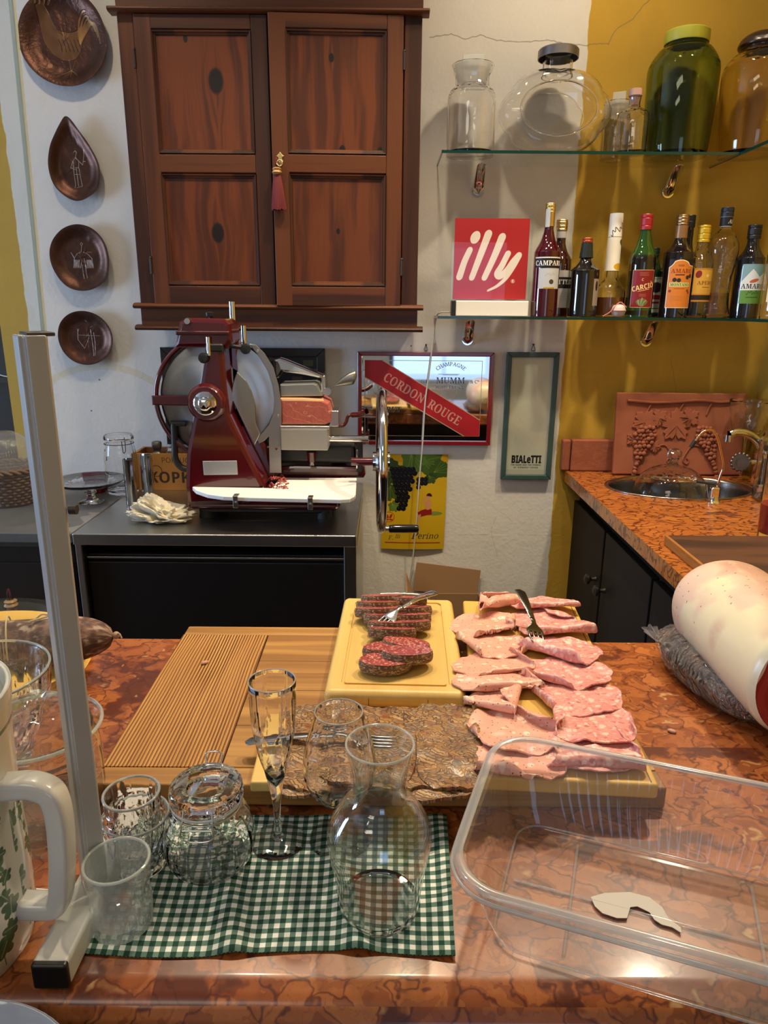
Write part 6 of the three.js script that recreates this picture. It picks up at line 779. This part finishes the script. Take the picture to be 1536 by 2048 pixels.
{
  const t = thing('pancetta_roll', 'big pale rolled pancetta with a red and white cut end', 'pancetta', [0.560, 1.041, -0.98]); t.rotation.y = 0.04;
  const skin = dataTex(512, 512, (u, v) => { const n = fbm(u * 7, v * 5, 4); let c = mix3([0.90, 0.85, 0.70], [0.88, 0.76, 0.67], smooth(0.42, 0.62, n)); c = mix3(c, [0.76, 0.56, 0.50], smooth(0.5, 0.66, fbm(u * 4 + 7, v * 3, 3)) * 0.7); c = mix3(c, [0.92, 0.88, 0.74], smooth(0.6, 0.8, fbm(u * 30, v * 8, 3)) * 0.4); const [f, , id] = cells(u * 60 + 3 * n, v * 44 + 3 * n); return mix3(c, [0.34, 0.24, 0.15], f < 0.12 * id && id > 0.88 && n > 0.46 ? 0.7 : 0); });
  const R = (a, v) => 0.087 * (v < 0.26 ? Math.sqrt(Math.max(0.0004, 1 - Math.pow(1 - v / 0.26, 2.2))) : 1) * (1 + 0.03 * (noise(cos(a) * 1.4 + 3, sin(a) * 1.4 + v * 2) - 0.5) * 2) * (v > 0.97 ? 1 - (v - 0.97) * 2 : 1);
  part(t, 'rind', sheet((u, v) => { const a = u * 2 * PI, r = R(a, v); return [r * cos(a), 0.092 + r * sin(a) * 0.97, -0.155 + 0.31 * v]; }, 64, 60, true), phys(0xffffff, 0.38, { map: skin, clearcoat: 0.35, clearcoatRoughness: 0.25, bumpMap: skin, bumpScale: 0.0012 }));
  const cutF = canvas(512, 512, (g, W) => { g.fillStyle = '#dcc3ae'; g.fillRect(0, 0, W, W); const blobRing = (r0, w, c, k) => { g.strokeStyle = c; g.lineWidth = w; g.lineCap = 'round'; g.beginPath(); for (let i = 0; i <= 120; i++) { const a = i / 120 * 2 * PI + k, r = r0 * (1 + 0.06 * sin(3 * a + k) + 0.03 * sin(7 * a)); g.lineTo(W / 2 + r * cos(a), W / 2 + r * sin(a)); } g.stroke(); }; blobRing(208, 66, '#8e1f22', 0.4); blobRing(218, 26, '#a32c2a', 1.3);
    const roll = (c, w, r0, ph) => { g.fillStyle = c; for (let i = 0; i <= 900; i++) { const q = i / 900, a = ph + q * 12.5, r = r0 * (1 - q) + 8, k = w * (0.55 + 0.75 * noise(a * 0.9 + ph, 3)) * (1 - 0.45 * q); g.beginPath(); g.arc(W / 2 + r * cos(a) * 1.06, W / 2 + r * sin(a) * 0.94, k / 2, 0, 7); g.fill(); } }; roll('#932428', 44, 168, 0.6); roll('#a53230', 20, 160, 0.9); roll('#e2c8b6', 20, 176, 3.6);
    for (let i = 0; i < 300; i++) { g.strokeStyle = `rgba(${rnd() > 0.6 ? '225,170,150' : '110,20,24'},0.25)`; g.lineWidth = 2; const a = rnd() * 6.3, r = 60 + rnd() * 170; g.beginPath(); g.arc(W / 2, W / 2, r, a, a + 0.3); g.stroke(); } });
  const face = sheet((u, v) => { const a = u * 2 * PI, r = R(a, 1) * v; return [r * cos(a), 0.092 + r * sin(a) * 0.97, 0.155 + 0.004 * (1 - v) * noise(a, 2)]; }, 64, 10, true), p = face.attributes.position, uv = face.attributes.uv; for (let i = 0; i < p.count; i++) uv.setXY(i, p.getX(i) / 0.18 + 0.5, (p.getY(i) - 0.092) / 0.18 + 0.5); part(t, 'cut_face', face, phys(0xffffff, 0.35, { map: cutF, clearcoat: 0.4, clearcoatRoughness: 0.2 }));
}
{
  const film = grey(512, 512, (u, v) => { const w = fbm(u * 5, v * 5, 3); return clamp(1 - 2.2 * Math.abs(fbm(u * 12 + w * 4, v * 30 + w * 6, 4) - 0.5)); }), mtex = dataTex(256, 256, (u, v) => mix3([0.13, 0.09, 0.08], [0.40, 0.30, 0.23], smooth(0.35, 0.7, fbm(u * 6, v * 6, 4))));
  const t = thing('wrapped_meat', 'dark piece of meat in crinkled cling film under the pancetta', 'wrapped meat', [0.520, C + 0.001, -0.985], 0.12);
  const bodyAt = (u, v, k) => { const a = u * 2 * PI, s = sin(v * PI), z = -0.125 * cos(v * PI), r = Math.pow(s, 0.55), w = 1 + 0.10 * (fbm(cos(a) * 1.5 + z * 12, sin(a) * 1.5 + 4, 3) - 0.5) * 2; return [0.066 * k * r * cos(a) * w, Math.max(0, 0.030 + 0.034 * k * r * sin(a) * w), z * k]; };
  part(t, 'meat', sheet((u, v) => bodyAt(u, v, 0.97), 48, 40, true), phys(0xffffff, 0.5, { map: mtex })); part(t, 'cling_film', sheet((u, v) => { const p = bodyAt(u, v, 1.02), f = 0.0045 * (Math.abs(fbm(u * 16 + v * 6, v * 20, 3) - 0.5) * 4); return [p[0] * (1 + f * 10), p[1] + (p[1] > 0.02 ? f : 0), p[2]]; }, 96, 80, true), phys(lin(0.93, 0.93, 0.95), 0.06, { transmission: 0.86, thickness: 0, ior: 1.6, bumpMap: film, bumpScale: 0.03 }));
  part(t, 'film_twist', sheet((u, v) => { const a = u * 2 * PI, r = 0.003 + 0.012 * v * (0.6 + 0.4 * sin(a * 5)); return [-0.05 + r * cos(a) - 0.016 * v, 0.03 + 0.022 * v + r * sin(a) * 0.5, -0.095 - 0.010 * v]; }, 40, 8, true), phys(lin(0.95, 0.95, 0.96), 0.08, { transmission: 0.8, thickness: 0 }));
}
for (const [x, z, w] of [[-0.275, -0.99, 'tiny fat crumb on the ridged plank'], [0.40, -0.86, 'tiny pale crumb on the marble before the wrapped meat'], [-0.335, -0.80, 'small pink crumb on the marble beside the ridged board']]) single('meat_crumb', w, 'crumb', new THREE.IcosahedronGeometry(0.0045, 1).scale(1.4, 0.6, 0.9), paleShred, [x, (Math.abs(x + 0.275) < 0.01 ? B0 : C) + 0.002, z], [0, rr(0, 3), 0]);
// ---------------------------------------------------------------- gingham cloth
const CL = C + 0.0035, thinClear = phys(lin(0.955, 0.97, 0.962), 0.0, { transmission: 1, thickness: 0, ior: 1.95 });
function thickBase(t, r0, r1, h) { part(t, 'thick_base', solidLathe(curve([[0, 0.0004], [r0 * 0.9, 0.0004], [r0, 0.003], [r1, h], [r1 * 0.8, h * 0.9], [0, h * 0.75]], 24), 56), glass); }
{
  const ging = dataTex(64, 64, (u, v) => { const a = u < 0.5 ? 1 : 0, b = v < 0.5 ? 1 : 0, n = 0.08 * (hash(Math.floor(u * 64), Math.floor(v * 64)) - 0.5), th = ((Math.floor(u * 64) + Math.floor(v * 64)) % 2 ? 0.03 : -0.03); const c = a + b === 2 ? [0.09, 0.25, 0.20] : a + b === 1 ? [0.40, 0.52, 0.47] : [0.93, 0.94, 0.92]; return [c[0] + n + th, c[1] + n + th, c[2] + n + th]; });
  const f = (u, v) => { const x = mix(mix(-0.272, 0.067, u), mix(-0.292, 0.074, u), v), z = mix(-0.503, -0.684, v) + 0.004 * sin(u * 7) * (1 - v); const y = 0.0012 + 0.0065 * Math.pow(Math.max(0, sin(u * 19 + v * 2.2)), 3) * (0.35 + 0.65 * (1 - v)) * smooth(0.12, 0.35, u) * smooth(0, 0.05, v + 0.03) + 0.0012 * noise(u * 12, v * 9) + 0.005 * smooth(0.9, 1, u) * noise(v * 6, 3); return [x, y, z]; };
  const top = sheet(f, 150, 80), bot = sheet((u, v) => { const p = f(1 - u, v); return [p[0], p[1] - 0.0011, p[2]]; }, 60, 40), uv = top.attributes.uv; for (let i = 0; i < uv.count; i++) uv.setXY(i, uv.getX(i) * 0.34, uv.getY(i) * 0.182);
  single('gingham_napkin', 'green and white gingham napkin under the glasses', 'napkin', joined([top, bot]), std(0xffffff, 0.9, 0, { map: scaled(ging, 1 / 0.0105, 1 / 0.0105) }), [0, C + 0.0006, 0]);
}
// ---------------------------------------------------------------- glassware
function revolve(pts, n, mod) { const m = pts.length - 1; return toCreasedNormals(sheet((u, v) => { const i = Math.round(v * m), a = -u * 2 * PI, r = Math.max(0.00005, pts[i][0] + (mod ? mod(a, i, pts[i][1]) : 0)); return [r * cos(a), pts[i][1], r * sin(a)]; }, n, m, true), 0.5); }
{
  const t = thing('carafe', 'clear glass wine carafe with flared neck on the napkin', 'carafe', [-0.002, CL, -0.555]);
  const P = curve([[0.033, 0.0002], [0.038, 0.004], [0.0425, 0.04], [0.0485, 0.078], [0.0475, 0.094], [0.037, 0.113], [0.0268, 0.126], [0.0242, 0.137], [0.0258, 0.153], [0.0312, 0.181]], 80);
  part(t, 'glass_body', joined([lathe(P, 72), lathe(P.filter((p) => p[1] > 0.012).map(([x, y]) => [x - 0.002, y]).reverse(), 72)]), thinClear); thickBase(t, 0.0365, 0.0378, 0.010); bead(t, 0.0304, 0.1812);
}
{
  const t = thing('champagne_flute', 'tall clear champagne flute with tapering bowl', 'glass', [-0.112, CL, -0.642]);
  part(t, 'glass_body', solidLathe([...curve([[0, 0], [0.026, 0], [0.0282, 0.001], [0.022, 0.003], [0.0075, 0.006], [0.0045, 0.012], [0.0036, 0.03], [0.0052, 0.055], [0.0105, 0.085], [0.0175, 0.112], [0.0228, 0.150], [0.0242, 0.194]], 90), [0.0238, 0.1946], ...curve([[0.0233, 0.194], [0.0219, 0.150], [0.0166, 0.1125], [0.0094, 0.086], [0, 0.072]], 60)], 112), glass); bead(t, 0.0236, 0.1946, 0.0007);
}
{
  const t = thing('wine_glass', 'rounded clear wine glass half hidden by the carafe', 'glass', [-0.045, CL, -0.647]);
  part(t, 'glass_body', solidLathe([...curve([[0, 0], [0.030, 0], [0.0325, 0.001], [0.026, 0.003], [0.008, 0.006], [0.0045, 0.012], [0.004, 0.030], [0.0065, 0.042], [0.020, 0.052], [0.033, 0.068], [0.0385, 0.088], [0.036, 0.115], [0.029, 0.140], [0.0252, 0.156]], 100), [0.0248, 0.1566], ...curve([[0.0243, 0.156], [0.0281, 0.140], [0.0351, 0.115], [0.0375, 0.088], [0.0321, 0.0688], [0.0195, 0.0535], [0, 0.047]], 70)], 120), glass); bead(t, 0.0246, 0.1566, 0.0008);
}
{
  const t = thing('preserve_jar', 'squat clear clip top jar with domed lid on the napkin', 'jar', [-0.178, CL, -0.614]);
  part(t, 'jar_body', shell(curve([[0, 0], [0.030, 0], [0.040, 0.005], [0.0465, 0.022], [0.0455, 0.042], [0.040, 0.058], [0.0335, 0.066], [0.0335, 0.074]], 90), 0.002, 0.005, 112), glass);
  const lid = part(t, 'lid', solidLathe(curve([[0, 0.079], [0.015, 0.0785], [0.019, 0.077], [0.033, 0.077], [0.0365, 0.079], [0.0368, 0.088], [0.0345, 0.0935], [0.025, 0.0945], [0.0205, 0.092], [0.017, 0.0865], [0.010, 0.0845], [0, 0.084]], 70), 60), glass);
  part(t, 'seal', new THREE.TorusGeometry(0.0345, 0.0018, 8, 48).rotateX(PI / 2), phys(lin(0.8, 0.82, 0.82), 0.5, { transmission: 0.4, thickness: 0 }), [0, 0.0755, 0]);
  part(t, 'wire_clip', joined([new THREE.TorusGeometry(0.0347, 0.0009, 6, 48).rotateX(PI / 2).translate(0, 0.070, 0), tube([[-0.014, 0.088, 0.0345], [-0.0145, 0.078, 0.039], [-0.0145, 0.062, 0.0425], [0.0145, 0.062, 0.0425], [0.0145, 0.078, 0.039], [0.014, 0.088, 0.0345]], 0.0009, 60, 6), tube([[-0.0145, 0.070, 0.0405], [0.0145, 0.070, 0.0405]], 0.0011, 6, 6), tube([[-0.007, 0.092, -0.034], [-0.008, 0.103, -0.037], [0.008, 0.103, -0.037], [0.007, 0.092, -0.034]], 0.001, 30, 6)]), chrome);
}
const lead = phys(0xffffff, 0.0, { transmission: 1, thickness: 0.004, ior: 1.54 });
const pressed = phys(lin(0.88, 0.91, 0.91), 0.03, { transmission: 0.84, thickness: 0, ior: 1.9 });
function cutTumbler(label, at, r0, r1, h, base, mod, n = 144, waist, mat = lead) {
  const t = thing('cut_tumbler', label, 'glass', at), N = 44, out = [[0, 0], [r0 * 0.8, 0.0005]]; for (let i = 0; i <= N; i++) { const v = i / N; out.push([mix(r0, r1, v) + (waist ? waist(v) : 0), 0.001 + (h - 0.001) * v]); } const k = out.length; const inn = []; for (let i = N; i >= 0; i -= 2) { const v = i / N, y = 0.001 + (h - 0.001) * v; if (y > base) inn.push([mix(r0, r1, v) + (waist ? waist(v) : 0) - 0.0032, y]); }
  part(t, 'glass_body', revolve([...out, [r1 - 0.0016, h + 0.001], ...inn, [r0 * 0.6, base], [0, base]], n, (a, i, y) => (i > 1 && i < k - 3 ? mod(a, y / h) : 0)), mat); bead(t, r1 - 0.0016, h + 0.0004, 0.0014);
}
const star = (a, v) => (v < 0.72 && v > 0.05 ? -0.0016 * Math.pow(Math.max(0, Math.abs(sin(a * 7 + v * 9)) - 0.25), 1) - 0.0016 * Math.max(0, Math.abs(sin(a * 7 - v * 9)) - 0.25) : 0);
cutTumbler('cut crystal tumbler nested on top of another one', [-0.252, CL + 0.024, -0.608], 0.0225, 0.0285, 0.062, 0.007, star);
cutTumbler('lower crystal tumbler that holds the other one', [-0.250, CL, -0.608], 0.0262, 0.0338, 0.060, 0.0065, (a, v) => (v < 0.8 && v > 0.04 ? -0.0018 * Math.abs(sin(a * 11 + v * 7)) : 0));
cutTumbler('small waisted tumbler with fluted foot on the napkin corner', [-0.242, CL, -0.535], 0.0265, 0.0302, 0.070, 0.008, (a, v) => (v < 0.46 && v > 0.02 ? -0.0018 * Math.abs(sin(a * 18)) : 0), 176, (v) => -0.0016 * Math.exp(-Math.pow((v - 0.58) * 7, 2)) + 0.001 * Math.exp(-Math.pow((v - 0.2) * 5, 2)), pressed);
{ // bowl of cut crystal with pale chunks
  const t = thing('crystal_bowl', 'cut crystal bowl with lattice cutting beside the white jug', 'bowl', [-0.508, C, -0.790]), P = curve([[0, 0], [0.045, 0], [0.055, 0.006], [0.072, 0.045], [0.084, 0.085], [0.089, 0.122]], 44), inn = curve([[0.0845, 0.122], [0.079, 0.086], [0.066, 0.048], [0.048, 0.012], [0, 0.010]], 26), k = P.length;
  part(t, 'glass_body', revolve([...P, [0.087, 0.1235], ...inn], 160, (a, i, y) => (i > 8 && i < k - 8 ? -0.0022 * Math.max(0, Math.abs(sin(a * 9 + y * 75)) - 0.55) * 2 - 0.0022 * Math.max(0, Math.abs(sin(a * 9 - y * 75)) - 0.55) * 2 : 0)), lead); bead(t, 0.0868, 0.123, 0.0018);
  for (const [x, y, z, r, w] of [[-0.54, 0.035, -0.785, 0.3, 'pale bread chunk at the bottom of the crystal bowl'], [-0.495, 0.047, -0.825, 1.2, 'pale bread chunk against the back of the crystal bowl']]) single('bread_chunk', w, 'bread', toCreasedNormals(new THREE.IcosahedronGeometry(0.022, 2), 0.3).scale(1.2, 0.8, 1), std(lin(0.62, 0.45, 0.20), 0.9), [x, C + y, z], [r, r, 0.2]);
}
{
  const t = thing('lidded_glass_jar', 'wide clear glass jar with knobbed lid behind the white jug', 'jar', [-0.383, C, -0.690]);
  part(t, 'jar_body', shell(curve([[0, 0], [0.055, 0], [0.062, 0.006], [0.064, 0.04], [0.063, 0.085], [0.058, 0.10], [0.058, 0.108]], 50), 0.003, 0.008, 56), glass);
  part(t, 'lid', solidLathe(curve([[0.052, 0.1085], [0.066, 0.109], [0.068, 0.113], [0.062, 0.120], [0.04, 0.133], [0.014, 0.139], [0.009, 0.143], [0.015, 0.152], [0.010, 0.160], [0, 0.161]], 60), 56), thinClear); bead(t, 0.0675, 0.1125, 0.0022);
  single('wire_stand', 'small bent white wire stand on the marble by the post', 'wire stand', tube([[-0.358, 0.002, -0.575], [-0.300, 0.002, -0.575], [-0.298, 0.004, -0.585], [-0.300, 0.034, -0.60], [-0.294, 0.036, -0.60]], 0.0014, 40, 6), white, [0, C, 0]);
}
{ // white jug with ivy
  const t = thing('ivy_jug', 'white ceramic jug painted with green ivy and teal rim line', 'jug', [-0.402, C, -0.512]);
  const ivy = canvas(1024, 512, (g, W, H) => { g.fillStyle = '#dcdad2'; g.fillRect(0, 0, W, H); g.fillStyle = '#2c6a66'; g.fillRect(0, H * 0.115, W, 8); const leaf = (x, y, r, a) => { g.save(); g.translate(x, y); g.rotate(a); g.fillStyle = rnd() > 0.5 ? '#3c5a34' : '#54704a'; g.beginPath(); for (let i = 0; i <= 30; i++) { const q = i / 30 * 2 * PI, k = r * (0.6 + 0.4 * Math.abs(cos(2.5 * q))); g.lineTo(k * cos(q), k * sin(q)); } g.fill(); g.strokeStyle = '#a9b59a'; g.lineWidth = 1.5; g.beginPath(); g.moveTo(-r, 0); g.lineTo(r * 0.8, 0); g.stroke(); g.restore(); }; for (let s = 0; s < 14; s++) { let x = s * 73 + 20, y = H * 0.97; g.strokeStyle = '#55653f'; g.lineWidth = 2; for (let k = 0; k < 9; k++) { const nx = x + rr(-18, 22), ny = y - rr(20, 44); g.beginPath(); g.moveTo(x, y); g.lineTo(nx, ny); g.stroke(); leaf(nx + rr(-12, 12), ny, rr(11, 24), rr(0, 6)); x = nx; y = ny; if (y < H * 0.42 && rnd() > 0.5) break; } } });
  const glaze = phys(0xffffff, 0.25, { map: ivy, clearcoat: 0.8, clearcoatRoughness: 0.05 }), plain = phys(lin(0.66, 0.65, 0.62), 0.25, { clearcoat: 0.8, clearcoatRoughness: 0.05 });
  part(t, 'jug_body', revolve(curve([[0, 0], [0.07, 0], [0.080, 0.005], [0.0835, 0.04], [0.083, 0.12], [0.0845, 0.20], [0.089, 0.245], [0.087, 0.249], [0.083, 0.244], [0.079, 0.2], [0.078, 0.02], [0, 0.012]], 90), 72), glaze); { const g = t.children[0].geometry, p = g.attributes.position, uv = g.attributes.uv; for (let i = 0; i < p.count; i++) uv.setY(i, p.getY(i) / 0.25); }
  part(t, 'handle', sheet((u, v) => { const c = new THREE.CatmullRomCurve3([V3(0.074, 0.168, 0), V3(0.105, 0.171, 0), V3(0.122, 0.163, 0), V3(0.126, 0.14, 0), V3(0.124, 0.10, 0), V3(0.118, 0.06, 0), V3(0.110, 0.046, 0), V3(0.074, 0.046, 0)], false, 'catmullrom', 0.4), p = c.getPoint(v), d = c.getTangent(v), a = u * 2 * PI, ca = Math.sign(cos(a)) * Math.pow(Math.abs(cos(a)), 0.55), sa = Math.sign(sin(a)) * Math.pow(Math.abs(sin(a)), 0.55); return [p.x + d.y * 0.0095 * ca, p.y - d.x * 0.0095 * ca, -0.0115 * sa]; }, 28, 60, true), plain);
}
// ---------------------------------------------------------------- glass screen on its aluminium post
{
  const alu = std(lin(0.52, 0.52, 0.54), 0.42, 0.35), t = thing('screen_post', 'square aluminium post on a white foot holding the glass screen', 'post', [-0.279, C, -0.558]), lean = -0.025;
  part(t, 'upright', joined([rbox(0.0185, 0.512, 0.0185, 0.0022, 3), moved(rbox(0.0145, 0.512, 0.0035, 0.001), 0, 0, 0.0098), moved(rbox(0.0035, 0.512, 0.0145, 0.001), 0.0098, 0, 0)]), alu, [0.0065, 0.027 + 0.256, 0], [0, -0.85, lean]); part(t, 'top_cap', rbox(0.0205, 0.003, 0.0205, 0.001), std(lin(0.07, 0.06, 0.05), 0.5), [0.0131, 0.5395, 0], [0, -0.85, lean]);
  const f = part(t, 'foot', rbox(0.031, 0.0265, 0.235, 0.004, 3), std(lin(0.62, 0.61, 0.58), 0.4), [-0.001, 0.0135, -0.030], [0, 0, 0]); part(f, 'end_cap', rbox(0.0305, 0.026, 0.008, 0.003), black, [0, 0, 0.1165]);
  part(t, 'set_screw', moved(cyl(0.004, 0.004, 0.006, 14), 0.025, 0.40, 0, 0, 0, PI / 2), iron);
  const s = thing('glass_screen', 'tall clear glass counter screen beside the aluminium post', 'glass screen', [-0.58, C + 0.03, -0.572]); s.rotation.z = -0.025; part(s, 'pane', box(0.62, 1.30, 0.005), pane, [-0.012, 0.67, 0]); part(s, 'polished_edge', rbox(0.0035, 1.30, 0.0052, 0.001), phys(lin(0.75, 0.86, 0.86), 0.25, { transmission: 0.3, thickness: 0 }), [0.3, 0.67, 0]);
}
// ---------------------------------------------------------------- clear plastic tray
{
  const t = thing('plastic_tray', 'large clear ribbed plastic food tray on the marble', 'tray', [0.269, C + 0.0005, -0.544], -0.34), n = 36;
  const rim = (w, d, r) => roundRect(w, d, r, 9), lay = [[0.0, 0.286, 0.158, 0.022], [0.0008, 0.296, 0.168, 0.026], [0.006, 0.304, 0.176, 0.03], [0.04, 0.329, 0.200, 0.034], [0.084, 0.351, 0.222, 0.04], [0.090, 0.354, 0.225, 0.041], [0.0925, 0.360, 0.231, 0.043], [0.0925, 0.373, 0.243, 0.048], [0.090, 0.377, 0.247, 0.05], [0.084, 0.378, 0.248, 0.05]];
  // resample each level to the same count so the straight sides can be ribbed
  const sample = (w, d, r, N) => { const p = rim(w, d, r); p.push(p[0]); const L0 = [0]; for (let i = 1; i < p.length; i++) L0.push(L0[i - 1] + Math.hypot(p[i][0] - p[i - 1][0], p[i][1] - p[i - 1][1])); const out = []; for (let k = 0; k <= N; k++) { const q = k / N * L0[L0.length - 1]; let i = 1; while (i < L0.length - 1 && L0[i] < q) i++; const f = (q - L0[i - 1]) / (L0[i] - L0[i - 1] || 1); out.push([mix(p[i - 1][0], p[i][0], f), mix(p[i - 1][1], p[i][1], f)]); } return out; };
  const N = 480, S = lay.map(([y, w, d, r]) => sample(w, d, r, N)), M = 27, levels = []; for (let j = 0; j <= M; j++) { const q = j / M * (lay.length - 1), i = Math.min(lay.length - 2, Math.floor(q)), f = q - i; levels.push([i, f]); }
  const wall = sheet((u, v) => { const [i, f] = levels[Math.round(v * M)], k = Math.round(u * N), a = S[i][k], b = S[i + 1][k], y = mix(lay[i][0], lay[i + 1][0], f), x = mix(a[0], b[0], f), z = mix(a[1], b[1], f), mid = smooth(0.008, 0.02, y) * (1 - smooth(0.066, 0.074, y)), ribbed = mid * (Math.abs(x) < 0.115 || Math.abs(z) < 0.06 ? 1 : 0), off = 0.0018 * ribbed * Math.pow(Math.abs(sin(u * PI * 96)), 6), l = Math.hypot(x, z); return [x - x / l * off, y, -(z - z / l * off)]; }, N, M, true);
  part(t, 'wall', wall, plastic); const ridge = phys(lin(0.9, 0.91, 0.93), 0.12, { transmission: 0.88, thickness: 0, ior: 1.6 }), lip = phys(lin(0.80, 0.82, 0.84), 0.22, { transmission: 0.72, thickness: 0, ior: 1.5 });
  part(t, 'rim', sheet((u, v) => { const a = S[6][Math.round(u * N)], b = S[8][Math.round(u * N)], l = 0.0012 * sin(v * PI); return [mix(a[0], b[0], v), 0.0932 - 0.003 * v * v + l, -mix(a[1], b[1], v)]; }, N, 6, true), lip); part(t, 'bottom', (() => { const g = new THREE.ShapeGeometry(new THREE.Shape(rim(0.286, 0.158, 0.022).map((p) => V2(...p)))); g.rotateX(-PI / 2); return g; })(), plastic, [0, 0.0006, 0]);
  const rib = (x0, z0, x1, z1) => part(t, 'floor_rib', tube([[x0, 0.0015, z0], [x1, 0.0015, z1]], 0.0017, 4, 10), ridge); rib(-0.085, -0.073, -0.085, 0.073); rib(0.085, -0.073, 0.085, 0.073); rib(-0.142, 0.0, 0.142, 0.0); part(t, 'bottom_edge', tube(rim(0.300, 0.172, 0.028).map(([x, z]) => [x, 0.004, z]), 0.0013, 200, 8, true), ridge); part(t, 'rim_bead', tube(rim(0.378, 0.248, 0.05).map(([x, z]) => [x, 0.085, z]), 0.0022, 200, 8, true), lip);
  single('film_scrap', 'torn scrap of white film lying in the plastic tray', 'scrap', moved(poly([[0.207, 0.569], [0.222, 0.574], [0.2475, 0.5755], [0.265, 0.569], [0.273, 0.557], [0.2746, 0.5426], [0.2817, 0.534], [0.280, 0.5275], [0.2737, 0.534], [0.265, 0.537], [0.260, 0.5425], [0.2587, 0.551], [0.249, 0.558], [0.242, 0.557], [0.2347, 0.544], [0.225, 0.544], [0.2126, 0.5496], [0.2077, 0.558]].reverse(), 0.0006, 0), 0, 0, 0, -PI / 2), std(lin(0.55, 0.52, 0.48), 0.6), [0, C + 0.003, 0]);
}
{
  const t = thing('guest_bowl', 'wide pale blue glazed bowl on the guest side ledge', 'bowl', [-0.31, 0.9705, -0.32]);
  part(t, 'bowl_body', revolve(curve([[0, 0], [0.04, 0], [0.05, 0.006], [0.085, 0.05], [0.112, 0.096], [0.1125, 0.099], [0.109, 0.098], [0.082, 0.054], [0.045, 0.012], [0, 0.008]], 60), 72), phys(lin(0.42, 0.46, 0.55), 0.2, { clearcoat: 0.8, clearcoatRoughness: 0.05 }));
}
scene.traverse((o) => { if (o.isMesh) o.castShadow = o.receiveShadow = true; });
renderer.render(scene, camera);
